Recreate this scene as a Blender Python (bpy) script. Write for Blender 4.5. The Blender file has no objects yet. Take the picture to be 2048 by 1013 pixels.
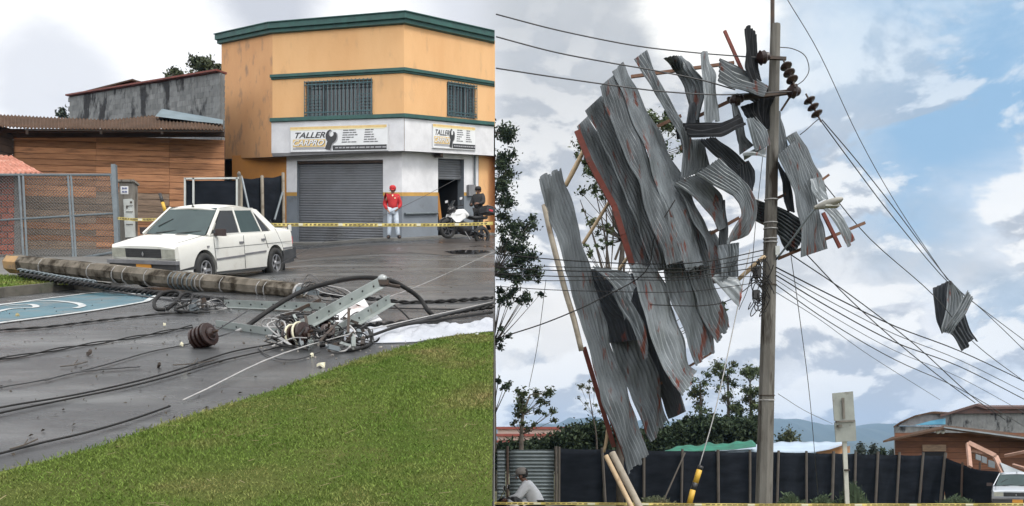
import bpy, bmesh, math, random
import numpy as np
from mathutils import Vector, Matrix
PI = math.pi
random.seed(7); rng = np.random.default_rng(7)
S = bpy.context.scene
COL = S.collection
# ---------------------------------------------------------------- camera
F, CX, CY, EYE = 1800.0, 1024.0, 925.0, 1.6
cd = bpy.data.cameras.new("camera"); cam = bpy.data.objects.new("camera", cd); COL.objects.link(cam)
cam.location = (0, 0, EYE); cam.rotation_euler = (PI/2, 0, 0)
cd.sensor_width = 36; cd.lens = F/2048*36; cd.shift_y = (CY-506.5)/2048
cd.clip_start = 0.1; cd.clip_end = 20000
S.camera = cam
S.view_settings.view_transform = 'Standard'; S.view_settings.look = 'None'
S.view_settings.exposure = 0.4; S.view_settings.gamma = 1.0
# ---------------------------------------------------------------- sky
SUN = Vector((0.75, -0.45, 1.35)).normalized()
sun_el = math.asin(SUN.z); sun_az = math.atan2(SUN.x, SUN.y)
W = bpy.data.worlds.new("World"); S.world = W; W.use_nodes = True
nt = W.node_tree; nt.nodes.clear()
def N(t, **k):
    n = nt.nodes.new(t)
    for a, b in k.items():
        setattr(n, a, b)
    return n
def setin(n, **k):
    for a, b in k.items(): n.inputs[a].default_value = b
L = lambda a, b: nt.links.new(a, b)
tc = N('ShaderNodeTexCoord')
sky = N('ShaderNodeTexSky', sky_type='NISHITA', sun_disc=False, sun_elevation=sun_el, sun_rotation=sun_az)
def math_(op, a, b=None, clamp=False):
    n = N('ShaderNodeMath', operation=op, use_clamp=clamp)
    for i, v in enumerate((a, b)):
        if v is None: continue
        if isinstance(v, (int, float)): n.inputs[i].default_value = v
        else: L(v, n.inputs[i])
    return n.outputs[0]
def mixc(fac, a, b):
    n = N('ShaderNodeMix', data_type='RGBA')
    for s, v in ((n.inputs[0], fac), (n.inputs[6], a), (n.inputs[7], b)):
        if isinstance(v, (int, float)): s.default_value = v
        elif isinstance(v, tuple): s.default_value = (*v, 1)
        else: L(v, s)
    return n.outputs[2]
def ramp(fac, a, b):
    n = N('ShaderNodeMapRange', interpolation_type='SMOOTHSTEP')
    L(fac, n.inputs[0]); n.inputs[1].default_value = a; n.inputs[2].default_value = b
    return n.outputs[0]
def noise(vec, sc, det=6, rough=.55, dist=0.0):
    n = N('ShaderNodeTexNoise'); L(vec, n.inputs['Vector'])
    setin(n, Scale=sc, Detail=det, Roughness=rough, Distortion=dist)
    return n.outputs['Fac']
mp = N('ShaderNodeMapping'); mp.inputs['Scale'].default_value = (1, 1, 1.9); L(tc.outputs['Generated'], mp.inputs[0])
vec = mp.outputs[0]
warp = noise(vec, 5.0, 7, .6, .3)
def blob(px, py, rad, soft=.5, amt=.5):
    """soft cap of sky about a direction (rad in radians), its rim broken up by cloud noise"""
    d = Vector(((px-CX)/F, 1, (CY-py)/F)).normalized()
    n = N('ShaderNodeVectorMath', operation='DISTANCE'); L(tc.outputs['Generated'], n.inputs[0]); n.inputs[1].default_value = d
    v = math_('DIVIDE', n.outputs['Value'], rad)
    v = math_('ADD', v, math_('MULTIPLY', math_('SUBTRACT', warp, .5), amt*4))
    return ramp(v, 1+soft, 1-soft)
c_white, c_grey, c_mid = (7.6, 7.6, 7.7), (3.7, 3.95, 4.3), (5.2, 5.35, 5.55)
blue = mixc(.2, (2.7, 4.4, 6.2), sky.outputs[0])
n1 = noise(vec, 3.2, 8, .58, .2); n2 = noise(vec, 9.0, 8, .6, .4); n3 = noise(vec, 2.1, 5, .5, .1)
base = mixc(ramp(n1, .42, .56), c_mid, c_white)                  # broken overcast
base = mixc(math_('MULTIPLY', ramp(n2, .50, .64), .6), base, c_grey)
base = mixc(math_('MULTIPLY', ramp(noise(vec, 5.5, 8, .62, .5), .54, .62), .55), base, (7.6, 7.6, 7.6))
bl = blob(1900, 120, .155, .5, .35)
bl = math_('MAXIMUM', bl, math_('MULTIPLY', blob(1640, 150, .085, .7, .3), .8))
bl = math_('MAXIMUM', bl, math_('MULTIPLY', blob(2030, 640, .05, .7, .3), .45))
bl = math_('MAXIMUM', bl, math_('MULTIPLY', blob(1700, 770, .035, .7, .3), .3))
bluev = mixc(ramp(noise(vec, 6, 6, .6, .3), .42, .7), blue, (4.6, 5.7, 6.8))
base = mixc(bl, base, bluev)
base = mixc(math_('MULTIPLY', blob(1130, 190, .17, .5, .12), .85), base, (4.3, 4.5, 4.75))    # grey bank left of the sheets
base = mixc(math_('MULTIPLY', blob(1800, 800, .06, .6, .4), .5), base, (4.2, 4.55, 5.1))
base = mixc(math_('MULTIPLY', blob(1420, 40, .06, .35, .55), 1.0), base, (9.5, 9.4, 9.0))       # thin cloud with the light behind
base = mixc(math_('MULTIPLY', blob(1120, 700, .09, .7, .15), .8), base, (7.9, 7.6, 7.2))
sepv = N('ShaderNodeSeparateXYZ'); L(tc.outputs['Generated'], sepv.inputs[0])
az = math_('DIVIDE', sepv.outputs['X'], math_('MAXIMUM', math_('ABSOLUTE', sepv.outputs['Y']), .2))
# heaped clouds with lit tops and grey undersides, low in the sky ahead
sh1 = N('ShaderNodeMapping'); sh1.inputs['Location'].default_value = (-.012, 0, .035); L(vec, sh1.inputs[0])
def cum(sc): 
    a_ = noise(vec, sc, 7, .55, .25); b_ = noise(sh1.outputs[0], sc, 7, .55, .25)
    return a_, ramp(math_('SUBTRACT', a_, b_), -.035, .03)
ca, cs = cum(6.5)
cumc = mixc(cs, (3.7, 4.0, 4.5), (8.2, 8.1, 7.9)); sepz = N('ShaderNodeSeparateXYZ'); L(tc.outputs['Generated'], sepz.inputs[0])
lowm = math_('MULTIPLY', ramp(ca, .44, .50), ramp(sepz.outputs['Z'], .52, .22))
base = mixc(math_('MULTIPLY', lowm, .8), base, cumc)
leftm = ramp(az, .004, -.06)                                     # bright high overcast over the hill
lw = mixc(math_('MULTIPLY', blob(540, 5, .05, .5, .4), .95), (9.2, 9.2, 9.3), (4.8, 5.0, 5.5))
lw = mixc(math_('MULTIPLY', ramp(noise(vec, 7, 8, .6, .4), .58, .70), .4), lw, (6.2, 6.4, 6.8))
lw = mixc(math_('MULTIPLY', blob(110, 170, .05, .5, .5), .75), lw, (5.6, 5.8, 6.3))
lw = mixc(math_('MULTIPLY', blob(960, 5, .07, .6, .2), .8), lw, (5.2, 5.4, 5.9))
base = mixc(leftm, base, lw)
behind = ramp(sepv.outputs['Y'], .15, -.35)                         # extra brightness added to the unseen sky behind the camera, to light the scene
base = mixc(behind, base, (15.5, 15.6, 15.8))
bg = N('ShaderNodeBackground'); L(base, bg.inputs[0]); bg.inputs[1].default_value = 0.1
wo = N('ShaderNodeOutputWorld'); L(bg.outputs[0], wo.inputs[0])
sl = bpy.data.lights.new("sun", 'SUN'); sl.energy = 1.9; sl.angle = math.radians(16); sl.color = (1, .95, .88)
so = bpy.data.objects.new("sun", sl); COL.objects.link(so); so.location = (10, -10, 30)
so.rotation_euler = (-SUN).to_track_quat('-Z', 'Y').to_euler()

# ---------------------------------------------------------------- helpers
def P(px, py, d): return Vector(((px-CX)/F*d, d, EYE+(CY-py)/F*d))
def sm(t): t = min(1, max(0, t)); return t*t*(3-2*t)
GR = 0.3                                                            # grade of the street that climbs away on the left
def G(x, y): return GR*max(y, 0)-.22*sm((-x-4)/3.2)*sm((y-11)/6)
def GP(px, py, h=0.0):
    lo, hi = 2.0, 60.0
    for _ in range(50):
        m = (lo+hi)/2; p = P(px, py, m)
        if p.z > G(p.x, p.y)+h: lo = m
        else: hi = m
    return P(px, py, lo)
OFF = {}
def props(o, label=None, cat=None, group=None, kind=None):
    if label: o['label'] = label
    if cat: o['category'] = cat
    if group: o['group'] = group
    if kind: o['kind'] = kind
    return o
def thing(name, label, cat, loc=(0, 0, 0), rot=None, group=None, kind=None):
    o = bpy.data.objects.new(name, None); COL.objects.link(o); o.location = loc
    o.empty_display_size = .2
    if rot is not None: o.rotation_euler = rot
    OFF[o.name] = Vector(loc) if rot is None else Vector((0, 0, 0))
    return props(o, label, cat, group, kind)
def cr(pts, m=6):
    """Catmull-Rom through rows of numbers"""
    a = np.array(pts, float)
    if len(a) < 3: 
        t = np.linspace(0, 1, m+1)[:, None]; return a[0]*(1-t)+a[-1]*t
    q = np.vstack([2*a[0]-a[1], a, 2*a[-1]-a[-2]]); out = []
    for i in range(1, len(q)-2):
        for k in range(m):
            t = k/m
            out.append(.5*((2*q[i])+(-q[i-1]+q[i+1])*t+(2*q[i-1]-5*q[i]+4*q[i+1]-q[i+2])*t*t+(-q[i-1]+3*q[i]-3*q[i+1]+q[i+2])*t**3))
    out.append(a[-1]); return np.array(out)
class MB:
    def __init__(s): s.v = []; s.f = []; s.mi = []; s.cur = 0; s.smooth = False
    def add(s, vs, fs):
        b = len(s.v); s.v += [tuple(v) for v in vs]; s.f += [tuple(b+i for i in f) for f in fs]; s.mi += [s.cur]*len(fs); return s
    def poly(s, vs): return s.add(vs, [tuple(range(len(vs)))])
    def box(s, c, sz, R=None, M=None):
        x, y, z = sz[0]/2, sz[1]/2, sz[2]/2; vs = []
        for i in (-1, 1):
            for j in (-1, 1):
                for k in (-1, 1):
                    v = Vector((i*x, j*y, k*z))
                    if R is not None: v = R @ v
                    v = v+Vector(c)
                    if M is not None: v = M @ v
                    vs.append(v)
        return s.add(vs, [(0, 1, 3, 2), (4, 6, 7, 5), (0, 4, 5, 1), (2, 3, 7, 6), (0, 2, 6, 4), (1, 5, 7, 3)])
    def bar(s, a, b, w, t, up=(0, 0, 1)):
        """rectangular bar from a to b, w wide (across) and t thick (along up)"""
        a, b = Vector(a), Vector(b); d = (b-a).normalized(); u = Vector(up)
        if abs(d.dot(u)) > .95: u = Vector((0, 1, 0))
        r = d.cross(u).normalized(); u = r.cross(d).normalized()
        vs = [p+r*(i*w/2)+u*(j*t/2) for p in (a, b) for i, j in ((-1, -1), (1, -1), (1, 1), (-1, 1))]
        return s.add(vs, [(0, 1, 2, 3), (7, 6, 5, 4), (0, 4, 5, 1), (1, 5, 6, 2), (2, 6, 7, 3), (3, 7, 4, 0)])
    def tube(s, pts, r, n=6, m=0, caps=True, el=1.0):
        pts = [Vector(p) for p in pts]
        rr = list(r) if hasattr(r, '__len__') else [r]*len(pts)
        if m:
            q = cr([(*p, q_) for p, q_ in zip(pts, rr)], m); pts = [Vector(p[:3]) for p in q]; rr = [max(p[3], 1e-4) for p in q]
        k = len(pts); d = (pts[1]-pts[0]).normalized()
        u = d.orthogonal().normalized(); vs = []; fs = []
        for i in range(k):
            d2 = (pts[min(i+1, k-1)]-pts[max(i-1, 0)])
            if d2.length > 1e-9: d2.normalize()
            else: d2 = d
            u = (u-d2*u.dot(d2)); u = u.normalized() if u.length > 1e-6 else d2.orthogonal().normalized()
            w = d2.cross(u)
            for j in range(n):
                a = 2*PI*j/n; vs.append(pts[i]+(u*math.cos(a)+w*math.sin(a)*el)*rr[i])
        for i in range(k-1):
            for j in range(n):
                fs.append((i*n+j, i*n+(j+1) % n, (i+1)*n+(j+1) % n, (i+1)*n+j))
        if caps: fs.append(tuple(range(n-1, -1, -1))); fs.append(tuple((k-1)*n+j for j in range(n)))
        return s.add(vs, fs)
    def lathe(s, prof, M=None, n=20, caps=True):
        """prof: (radius, height) turned about local z"""
        vs = []; fs = []; M = M or Matrix()
        for r, h in prof:
            for j in range(n):
                a = 2*PI*j/n; vs.append(M @ Vector((r*math.cos(a), r*math.sin(a), h)))
        for i in range(len(prof)-1):
            for j in range(n):
                fs.append((i*n+j, i*n+(j+1) % n, (i+1)*n+(j+1) % n, (i+1)*n+j))
        if caps: fs.append(tuple(range(n-1, -1, -1))); fs.append(tuple((len(prof)-1)*n+j for j in range(n)))
        return s.add(vs, fs)
    def grid(s, A):
        """A: rows x cols x 3"""
        A = np.asarray(A); r, c, _ = A.shape
        return s.add(A.reshape(-1, 3).tolist(), [(i*c+j, i*c+j+1, (i+1)*c+j+1, (i+1)*c+j) for i in range(r-1) for j in range(c-1)])
    def slab(s, A, th, nrm):
        """closed shell of a grid, th thick along -nrm (vector or rows x cols x 3)"""
        A = np.asarray(A, float); r, c, _ = A.shape; B = A-np.asarray(nrm)*th
        vs = np.concatenate([A.reshape(-1, 3), B.reshape(-1, 3)]).tolist(); n = r*c; fs = []
        for i in range(r-1):
            for j in range(c-1):
                a = (i*c+j, i*c+j+1, (i+1)*c+j+1, (i+1)*c+j); fs.append(a); fs.append(tuple(n+q for q in reversed(a)))
        for i in range(r-1):
            for j in (0, c-1): fs.append((i*c+j, (i+1)*c+j, n+(i+1)*c+j, n+i*c+j))
        for j in range(c-1):
            for i in (0, r-1): fs.append((i*c+j, n+i*c+j, n+i*c+j+1, i*c+j+1))
        return s.add(vs, fs)
    def prism(s, poly, a, b):
        """poly: list of 3D points, extruded by vector from a to b offsets"""
        a, b = Vector(a), Vector(b); n = len(poly); vs = [Vector(p)+a for p in poly]+[Vector(p)+b for p in poly]
        return s.add(vs, [tuple(range(n-1, -1, -1)), tuple(range(n, 2*n))]+[(i, (i+1) % n, n+(i+1) % n, n+i) for i in range(n)])
    def build(s, name, mat, parent=None, local=False, smooth=None, M=None):
        v = np.array(s.v, float).reshape(-1, 3)
        if M is not None:
            R = np.array(M)[:3, :3]; v = v @ R.T+np.array(M)[:3, 3]
        off = Vector((0, 0, 0))
        if not local:
            if parent is not None: off = OFF.get(parent.name, off)
            elif len(v): off = Vector(((v[:, 0].min()+v[:, 0].max())/2, (v[:, 1].min()+v[:, 1].max())/2, v[:, 2].min()))
        me = bpy.data.meshes.new(name); me.from_pydata((v-np.array(off)).tolist(), [], s.f)
        mats = mat if isinstance(mat, (list, tuple)) else [mat]
        for m_ in mats: me.materials.append(m_)
        if len(mats) > 1: me.polygons.foreach_set('material_index', s.mi)
        if (s.smooth if smooth is None else smooth): me.polygons.foreach_set('use_smooth', [True]*len(s.f))
        me.update(); o = bpy.data.objects.new(name, me); COL.objects.link(o)
        if parent is not None: o.parent = parent
        elif not local: o.location = off
        OFF[o.name] = off
        return o
def copy_tree(o, parent=None):
    c = o.copy(); COL.objects.link(c)
    if parent is not None: c.parent = parent
    for ch in [x for x in COL.objects if x.parent == o]: copy_tree(ch, c)
    return c
# ---------------------------------------------------------------- materials
def sock(n, k): return n.inputs[k]
def mat(name, c1, c2=None, sc=3.0, rough=.7, metal=0.0, bump=0.0, bsc=None, c3=None, sc3=1.0, t3=(.55, .7), isl=0.0, stretch=None, det=6, spec=.5, orand=0.0, rvar=0.0, t2=(.35, .65), trans=0.0, coord='Object'):
    m = bpy.data.materials.new(name); m.use_nodes = True; t = m.node_tree; nd = t.nodes; nd.clear()
    out = nd.new('ShaderNodeOutputMaterial'); b = nd.new('ShaderNodeBsdfPrincipled'); t.links.new(b.outputs[0], out.inputs[0])
    b.inputs['Roughness'].default_value = rough; b.inputs['Metallic'].default_value = metal; b.inputs['Specular IOR Level'].default_value = spec
    if trans: b.inputs['Transmission Weight'].default_value = trans
    if coord == 'Position': g = nd.new('ShaderNodeNewGeometry'); co = g.outputs['Position']
    else: g = nd.new('ShaderNodeTexCoord'); co = g.outputs['Object']
    if stretch:
        mp_ = nd.new('ShaderNodeMapping'); mp_.inputs['Scale'].default_value = stretch; t.links.new(co, mp_.inputs[0]); co = mp_.outputs[0]
    def nz(s_, d_=det):
        n = nd.new('ShaderNodeTexNoise'); t.links.new(co, n.inputs['Vector']); n.inputs['Scale'].default_value = s_; n.inputs['Detail'].default_value = d_; n.inputs['Roughness'].default_value = .6
        return n.outputs['Fac']
    def mr(x, a, c, lo=0., hi=1.):
        n = nd.new('ShaderNodeMapRange'); t.links.new(x, n.inputs[0]); n.inputs[1].default_value = a; n.inputs[2].default_value = c; n.inputs[3].default_value = lo; n.inputs[4].default_value = hi
        return n.outputs[0]
    def mx(f, a, c):
        n = nd.new('ShaderNodeMix'); n.data_type = 'RGBA'; t.links.new(f, n.inputs[0])
        for k, v in ((6, a), (7, c)):
            if isinstance(v, tuple): n.inputs[k].default_value = (*v, 1)
            else: t.links.new(v, n.inputs[k])
        return n.outputs[2]
    colr = tuple(c1)
    if c2: colr = mx(mr(nz(sc), *t2), tuple(c1), tuple(c2))
    if c3: colr = mx(mr(nz(sc3), *t3), colr, tuple(c3))
    if isl:
        gi = nd.new('ShaderNodeNewGeometry'); h = nd.new('ShaderNodeHueSaturation')
        t.links.new(mr(gi.outputs['Random Per Island'], 0, 1, 1-isl, 1+isl), h.inputs['Value'])
        if isinstance(colr, tuple): h.inputs['Color'].default_value = (*colr, 1)
        else: t.links.new(colr, h.inputs['Color'])
        colr = h.outputs[0]
    if orand:
        oi = nd.new('ShaderNodeObjectInfo'); h = nd.new('ShaderNodeHueSaturation'); t.links.new(mr(oi.outputs['Random'], 0, 1, 1-orand, 1+orand), h.inputs['Value']); t.links.new(colr, h.inputs['Color']); colr = h.outputs[0]
    if isinstance(colr, tuple): b.inputs['Base Color'].default_value = (*colr, 1)
    else: t.links.new(colr, b.inputs['Base Color'])
    if rvar: t.links.new(mr(nz(sc*.6), .3, .7, max(rough-rvar, .02), min(1, rough+rvar)), b.inputs['Roughness'])
    if bump:
        bp = nd.new('ShaderNodeBump'); bp.inputs['Strength'].default_value = bump; bp.inputs['Distance'].default_value = .02
        t.links.new(nz(bsc or sc*4), bp.inputs['Height']); t.links.new(bp.outputs[0], b.inputs['Normal'])
    m['nodes'] = True
    return m
def srgb(r, g, b): return tuple((x/255/12.92 if x/255 <= .04045 else ((x/255+.055)/1.055)**2.4) for x in (r, g, b))
M = {}
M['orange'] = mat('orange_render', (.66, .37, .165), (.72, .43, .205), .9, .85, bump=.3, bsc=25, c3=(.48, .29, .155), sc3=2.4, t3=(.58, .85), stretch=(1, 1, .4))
M['orange_side'] = mat('shaded_weathered_orange_render', (.56, .29, .13), (.62, .34, .16), 1.0, .88, bump=.15, bsc=30, c3=(.30, .19, .12), sc3=2.6, t3=(.53, .70), stretch=(1, 1, .5))  # shade of the left face mixed into a darker orange, with weathering stains
M['orange_low'] = mat('low_orange_render', (.62, .27, .06), (.5, .22, .06), 1.2, .85)
M['white_wall'] = mat('white_painted_render', (.72, .72, .74), (.58, .58, .6), 1.5, .8, bump=.1, bsc=25, c3=(.5, .49, .47), sc3=.8, t3=(.6, .8))
M['greyblue'] = mat('grey_blue_wall_paint', (.19, .215, .245), (.155, .175, .2), 1.5, .75, c3=(.10, .105, .11), sc3=1.6, t3=(.6, .75))
M['ochre'] = mat('ochre_stripe', (.52, .30, .07), (.42, .24, .06), 3, .8)
M['green'] = mat('dark_green_trim', (.02, .095, .08), (.014, .06, .055), 3, .6, c3=(.05, .08, .07), sc3=6, t3=(.6, .8))
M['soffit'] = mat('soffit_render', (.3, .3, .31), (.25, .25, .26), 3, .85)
M['shutter'] = mat('roller_shutter_steel', (.17, .18, .195), (.14, .145, .155), 1.3, .5, .35, c3=(.09, .09, .09), sc3=.7, t3=(.55, .8))
M['teal_iron'] = mat('teal_painted_iron', (.045, .11, .125), (.03, .07, .08), 8, .5, .2)
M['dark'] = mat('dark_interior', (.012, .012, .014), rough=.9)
M['glass'] = mat('dark_glass', (.025, .032, .036), rough=.08, spec=.8)
M['plastic_blk'] = mat('black_plastic', (.018, .018, .019), (.03, .03, .03), 8, .5)
M['cable'] = mat('black_cable', (.010, .010, .011), (.022, .021, .02), 10, .65, spec=.25)
M['wire'] = mat('grey_wire', (.07, .07, .075), (.04, .04, .04), 10, .5, .3)
M['pale_wire'] = mat('pale_wire', (.42, .41, .40), (.3, .3, .3), 10, .6)
M['asphalt'] = mat('wet_asphalt', (.040, .042, .044), (.023, .024, .026), .8, .27, bump=.35, bsc=60, c3=(.10, .103, .104), sc3=1.0, t3=(.48, .66), rvar=.22, spec=.6, stretch=(.45, 1.5, 1))  # pale streaks in the colour imitate reflections on the wet road
M['soil'] = mat('verge_soil', (.05, .075, .018), (.075, .085, .028), 1.5, 1.0, c3=(.12, .095, .045), sc3=.9, t3=(.58, .72), spec=0.0)
M['blade'] = mat('grass_blades', (.095, .16, .026), (.15, .205, .045), 1.4, .6, c3=(.24, .205, .085), sc3=1.1, t3=(.50, .70), isl=.35, coord='Position', spec=.1)
M['straw'] = mat('dry_straw', (.30, .25, .13), (.2, .18, .08), 5, .8)
M['concrete'] = mat('weathered_concrete', (.24, .225, .20), (.15, .138, .12), 3, .95, bump=.5, bsc=25, c3=(.055, .046, .038), sc3=2.6, t3=(.54, .66), stretch=(2, 2, .4), spec=.15)
M['polegrey'] = mat('dark_pole_concrete', (.18, .172, .155), (.105, .098, .087), 3, .95, bump=.5, bsc=25, c3=(.04, .033, .027), sc3=2.6, t3=(.52, .62), stretch=(2, 2, .35), spec=.1)
M['oldpole'] = mat('mossy_brown_concrete', (.185, .162, .132), (.10, .087, .069), 5, .85, bump=.5, bsc=25, c3=(.035, .028, .02), sc3=3.2, t3=(.50, .62), spec=.1)
M['sidewalk'] = mat('pavement_concrete', (.14, .138, .13), (.10, .098, .092), 2, .7, bump=.2, bsc=30)
M['kerb'] = mat('kerb_concrete', (.13, .12, .10), (.07, .065, .055), 4, .8, bump=.3, bsc=30, c3=(.05, .06, .035), sc3=3)
M['block'] = mat('sooty_block_wall', (.20, .205, .205), (.13, .135, .135), 5, .9, bump=.3, bsc=20, c3=(.02, .02, .022), sc3=1.5, t3=(.52, .60), stretch=(1, 1, .5), isl=.18)
M['wood'] = mat('orange_pine_boards', (.54, .27, .14), (.38, .175, .09), 1.6, .8, isl=.3, spec=.2, stretch=(1, 1, 9), bump=.2, c3=(.20, .115, .07), sc3=1.6, t3=(.54, .72))
M['greywood'] = mat('weathered_grey_boards', (.36, .25, .17), (.20, .14, .10), 2.5, .85, isl=.3, stretch=(1, 1, 9), bump=.2)
M['darkwood'] = mat('dark_timber', (.045, .03, .022), (.08, .05, .035), 3, .8)
M['brownroof'] = mat('brown_corrugated_roof', (.10, .06, .04), (.06, .04, .028), 1.6, .95, c3=(.15, .11, .085), sc3=2.5, t3=(.58, .75), spec=.1)
M['clay'] = mat('clay_tiles', (.48, .20, .14), (.36, .15, .10), 5, .8, isl=.25, c3=(.55, .34, .27), sc3=3)
M['brick'] = mat('red_brick', (.36, .10, .06), (.28, .075, .045), 3, .85, isl=.3)
M['mortar'] = mat('grey_mortar', (.22, .21, .20), (.16, .15, .145), 4, .9)
M['galv'] = mat('galvanised_tube', (.17, .20, .215), (.13, .15, .165), 5, .5, .3)
M['chain'] = mat('chain_link_wire', (.19, .2, .2), rough=.5, metal=.3)
M['net'] = mat('dark_shade_net', (.015, .018, .024), (.007, .009, .012), 1.0, .95, spec=.1, bump=.5, bsc=60, stretch=(1, 1, 3))
M['zinc'] = mat('grey_zinc_sheet', (.27, .30, .32), (.19, .215, .23), 1.8, .5, .3)
M['bluezinc'] = mat('pale_blue_sheet', (.15, .20, .23), (.11, .15, .17), 1.8, .6, .1)
# torn roofing: grey zinc, streaked with rust along the corrugations
M['sheet'] = mat('galvanised_roof_sheet', (.165, .185, .198), (.085, .096, .104), 2.2, .5, .3, bump=.2, bsc=30, c3=(.11, .032, .02), sc3=3.0, t3=(.59, .66), stretch=(2.6, 1.5, .45), rvar=.12, orand=.28)
M['sheet_black'] = mat('black_roof_sheet', (.008, .009, .011), (.018, .019, .022), 3.0, .75, .0, spec=.2, bump=.2, bsc=20, c3=(.10, .035, .03), sc3=3, t3=(.66, .72))  # near-black sheet colour with a few reddish patches
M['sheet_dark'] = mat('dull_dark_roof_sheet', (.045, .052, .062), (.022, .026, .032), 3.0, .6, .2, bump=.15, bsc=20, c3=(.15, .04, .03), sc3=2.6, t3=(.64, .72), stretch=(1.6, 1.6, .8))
M['sheet_pale'] = mat('pale_zinc_roof_sheet', (.27, .295, .31), (.16, .178, .19), 2.5, .45, .3, bump=.2, bsc=30, c3=(.18, .045, .028), sc3=3.2, t3=(.60, .66), stretch=(2.2, 1.5, .55))
M['rust'] = mat('red_oxide_steel', (.20, .045, .03), (.13, .035, .025), 5, .75, c3=(.09, .04, .03), sc3=7)
M['batten'] = mat('brown_roof_batten', (.20, .105, .065), (.13, .065, .04), 4, .8)
M['bamboo'] = mat('pale_peeled_pole', (.50, .38, .24), (.38, .27, .16), 4, .7, c3=(.24, .16, .1), sc3=5)
M['greypole'] = mat('grey_bamboo_pole', (.33, .29, .23), (.22, .19, .15), 4, .8, c3=(.15, .10, .06), sc3=4)
M['porcelain'] = mat('brown_porcelain', (.030, .013, .010), (.02, .009, .007), 6, .35)
M['steelarm'] = mat('grey_green_steel', (.34, .37, .36), (.25, .28, .27), 4, .5, .3, c3=(.17, .15, .12), sc3=6, t3=(.6, .75))
M['iron'] = mat('dark_iron', (.04, .035, .032), (.07, .045, .03), 8, .6, .4)
M['car_white'] = mat('white_car_paint', (.72, .72, .68), (.66, .65, .60), 1.5, .3, spec=.5, c3=(.40, .37, .31), sc3=1.6, t3=(.62, .85))
M['rubber'] = mat('tyre_rubber', (.02, .02, .02), (.035, .034, .032), 6, .8)
M['rim'] = mat('alloy_rim', (.42, .42, .43), (.3, .3, .31), 6, .35, .6)
M['bumper'] = mat('faded_black_bumper', (.025, .026, .028), (.05, .05, .052), 4, .5)
M['greyplastic'] = mat('grey_bumper_band', (.20, .20, .21), (.14, .14, .15), 4, .55)
M['lamp'] = mat('headlamp_glass', (.38, .38, .32), (.28, .28, .24), 10, .15, spec=.8)
M['plate'] = mat('orange_number_plate', (.62, .27, .03), rough=.5)
M['carglass'] = mat('car_glass', (.045, .07, .07), (.03, .048, .05), 1.2, .08, spec=.35)
M['carglass_dark'] = mat('dark_side_glass', (.02, .022, .024), rough=.08, spec=.7)
M['brownplastic'] = mat('brown_mirror_plastic', (.045, .028, .026), rough=.5)
M['tape'] = mat('yellow_tape', (.58, .47, .13), (.5, .4, .12), 3, .5)
M['tapemark'] = mat('tape_print', (.16, .12, .045), rough=.6)
M['tapewhite'] = mat('tape_emblem', (.60, .57, .42), rough=.6)
M['yellow'] = mat('guy_guard_yellow', (.62, .38, .04), (.5, .3, .04), 5, .5)
M['red'] = mat('red_cloth', (.52, .025, .03), (.4, .018, .022), 5, .8)
M['jeans'] = mat('pale_jeans', (.38, .44, .52), (.55, .6, .66), 7, .85, c3=(.16, .22, .32), sc3=5)
M['skin'] = mat('skin', (.36, .20, .13), rough=.55)
M['skin_dark'] = mat('tanned_skin', (.20, .10, .065), rough=.55)
M['blackcloth'] = mat('black_cloth', (.014, .013, .014), (.022, .021, .022), 5, .8)
M['whitecloth'] = mat('white_cloth', (.78, .79, .82), (.7, .71, .74), 5, .85, bump=.3, bsc=8)
M['greycloth'] = mat('grey_brown_cap_cloth', (.30, .27, .25), (.22, .2, .185), 8, .9)
M['hair'] = mat('dark_hair', (.012, .01, .009), rough=.7)
M['shoe'] = mat('dark_shoes', (.03, .028, .03), rough=.7)
M['mwhite'] = mat('white_fairing', (.78, .78, .78), rough=.25)
M['mblack'] = mat('black_fairing', (.015, .015, .017), rough=.3)
M['engine'] = mat('engine_metal', (.09, .09, .095), (.05, .05, .055), 10, .4, .6)
M['mirrorface'] = mat('mirror_glass', (.75, .77, .8), rough=.05, metal=1.0)
M['redlens'] = mat('red_lens', (.45, .02, .03), rough=.2)
M['bark'] = mat('grey_bark', (.17, .14, .115), (.09, .075, .06), 5, .9)
M['darkbark'] = mat('dark_bark', (.05, .04, .033), (.08, .065, .05), 5, .9)
M['leaf'] = mat('eucalyptus_leaves', (.045, .065, .034), (.075, .095, .042), 1.0, .6, isl=.45, c3=(.075, .055, .035), sc3=.6, t3=(.55, .75), spec=.1)
M['leaf_dark'] = mat('dark_foliage', (.026, .042, .024), (.045, .062, .032), .7, .65, isl=.45, spec=.1)
M['leaf_olive'] = mat('olive_foliage', (.07, .08, .035), (.045, .06, .03), .8, .65, isl=.4, c3=(.10, .075, .04), sc3=.5, spec=.3)
M['leaf_cyp'] = mat('grey_green_foliage', (.065, .08, .06), (.045, .06, .05), .8, .7, isl=.35, spec=.3)
M['field'] = mat('dry_ground', (.075, .085, .035), (.12, .105, .06), .3, .95, c3=(.05, .06, .025), sc3=.8)
M['forest'] = mat('mountain_forest', (.028, .045, .03), (.045, .06, .04), .004, .95)
M['blue_paint'] = mat('worn_blue_road_paint', (.032, .10, .135), (.055, .14, .175), 1.5, .45, c3=(.10, .13, .14), sc3=2.2, t3=(.5, .62), rvar=.15)
M['white_paint'] = mat('worn_white_road_paint', (.50, .52, .52), (.38, .40, .40), 5, .5, c3=(.2, .22, .23), sc3=6, t3=(.55, .65))
M['signwhite'] = mat('sign_white', (.72, .73, .74), (.67, .68, .69), 3, .45)
M['signblack'] = mat('sign_black', (.02, .02, .022), rough=.5)
M['signgold'] = mat('sign_gold', (.62, .42, .16), (.7, .52, .24), 6, .5)
M['signcream'] = mat('sign_cream', (.74, .68, .42), rough=.5)
M['signgrey'] = mat('sign_grey', (.32, .32, .34), rough=.5)
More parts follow.
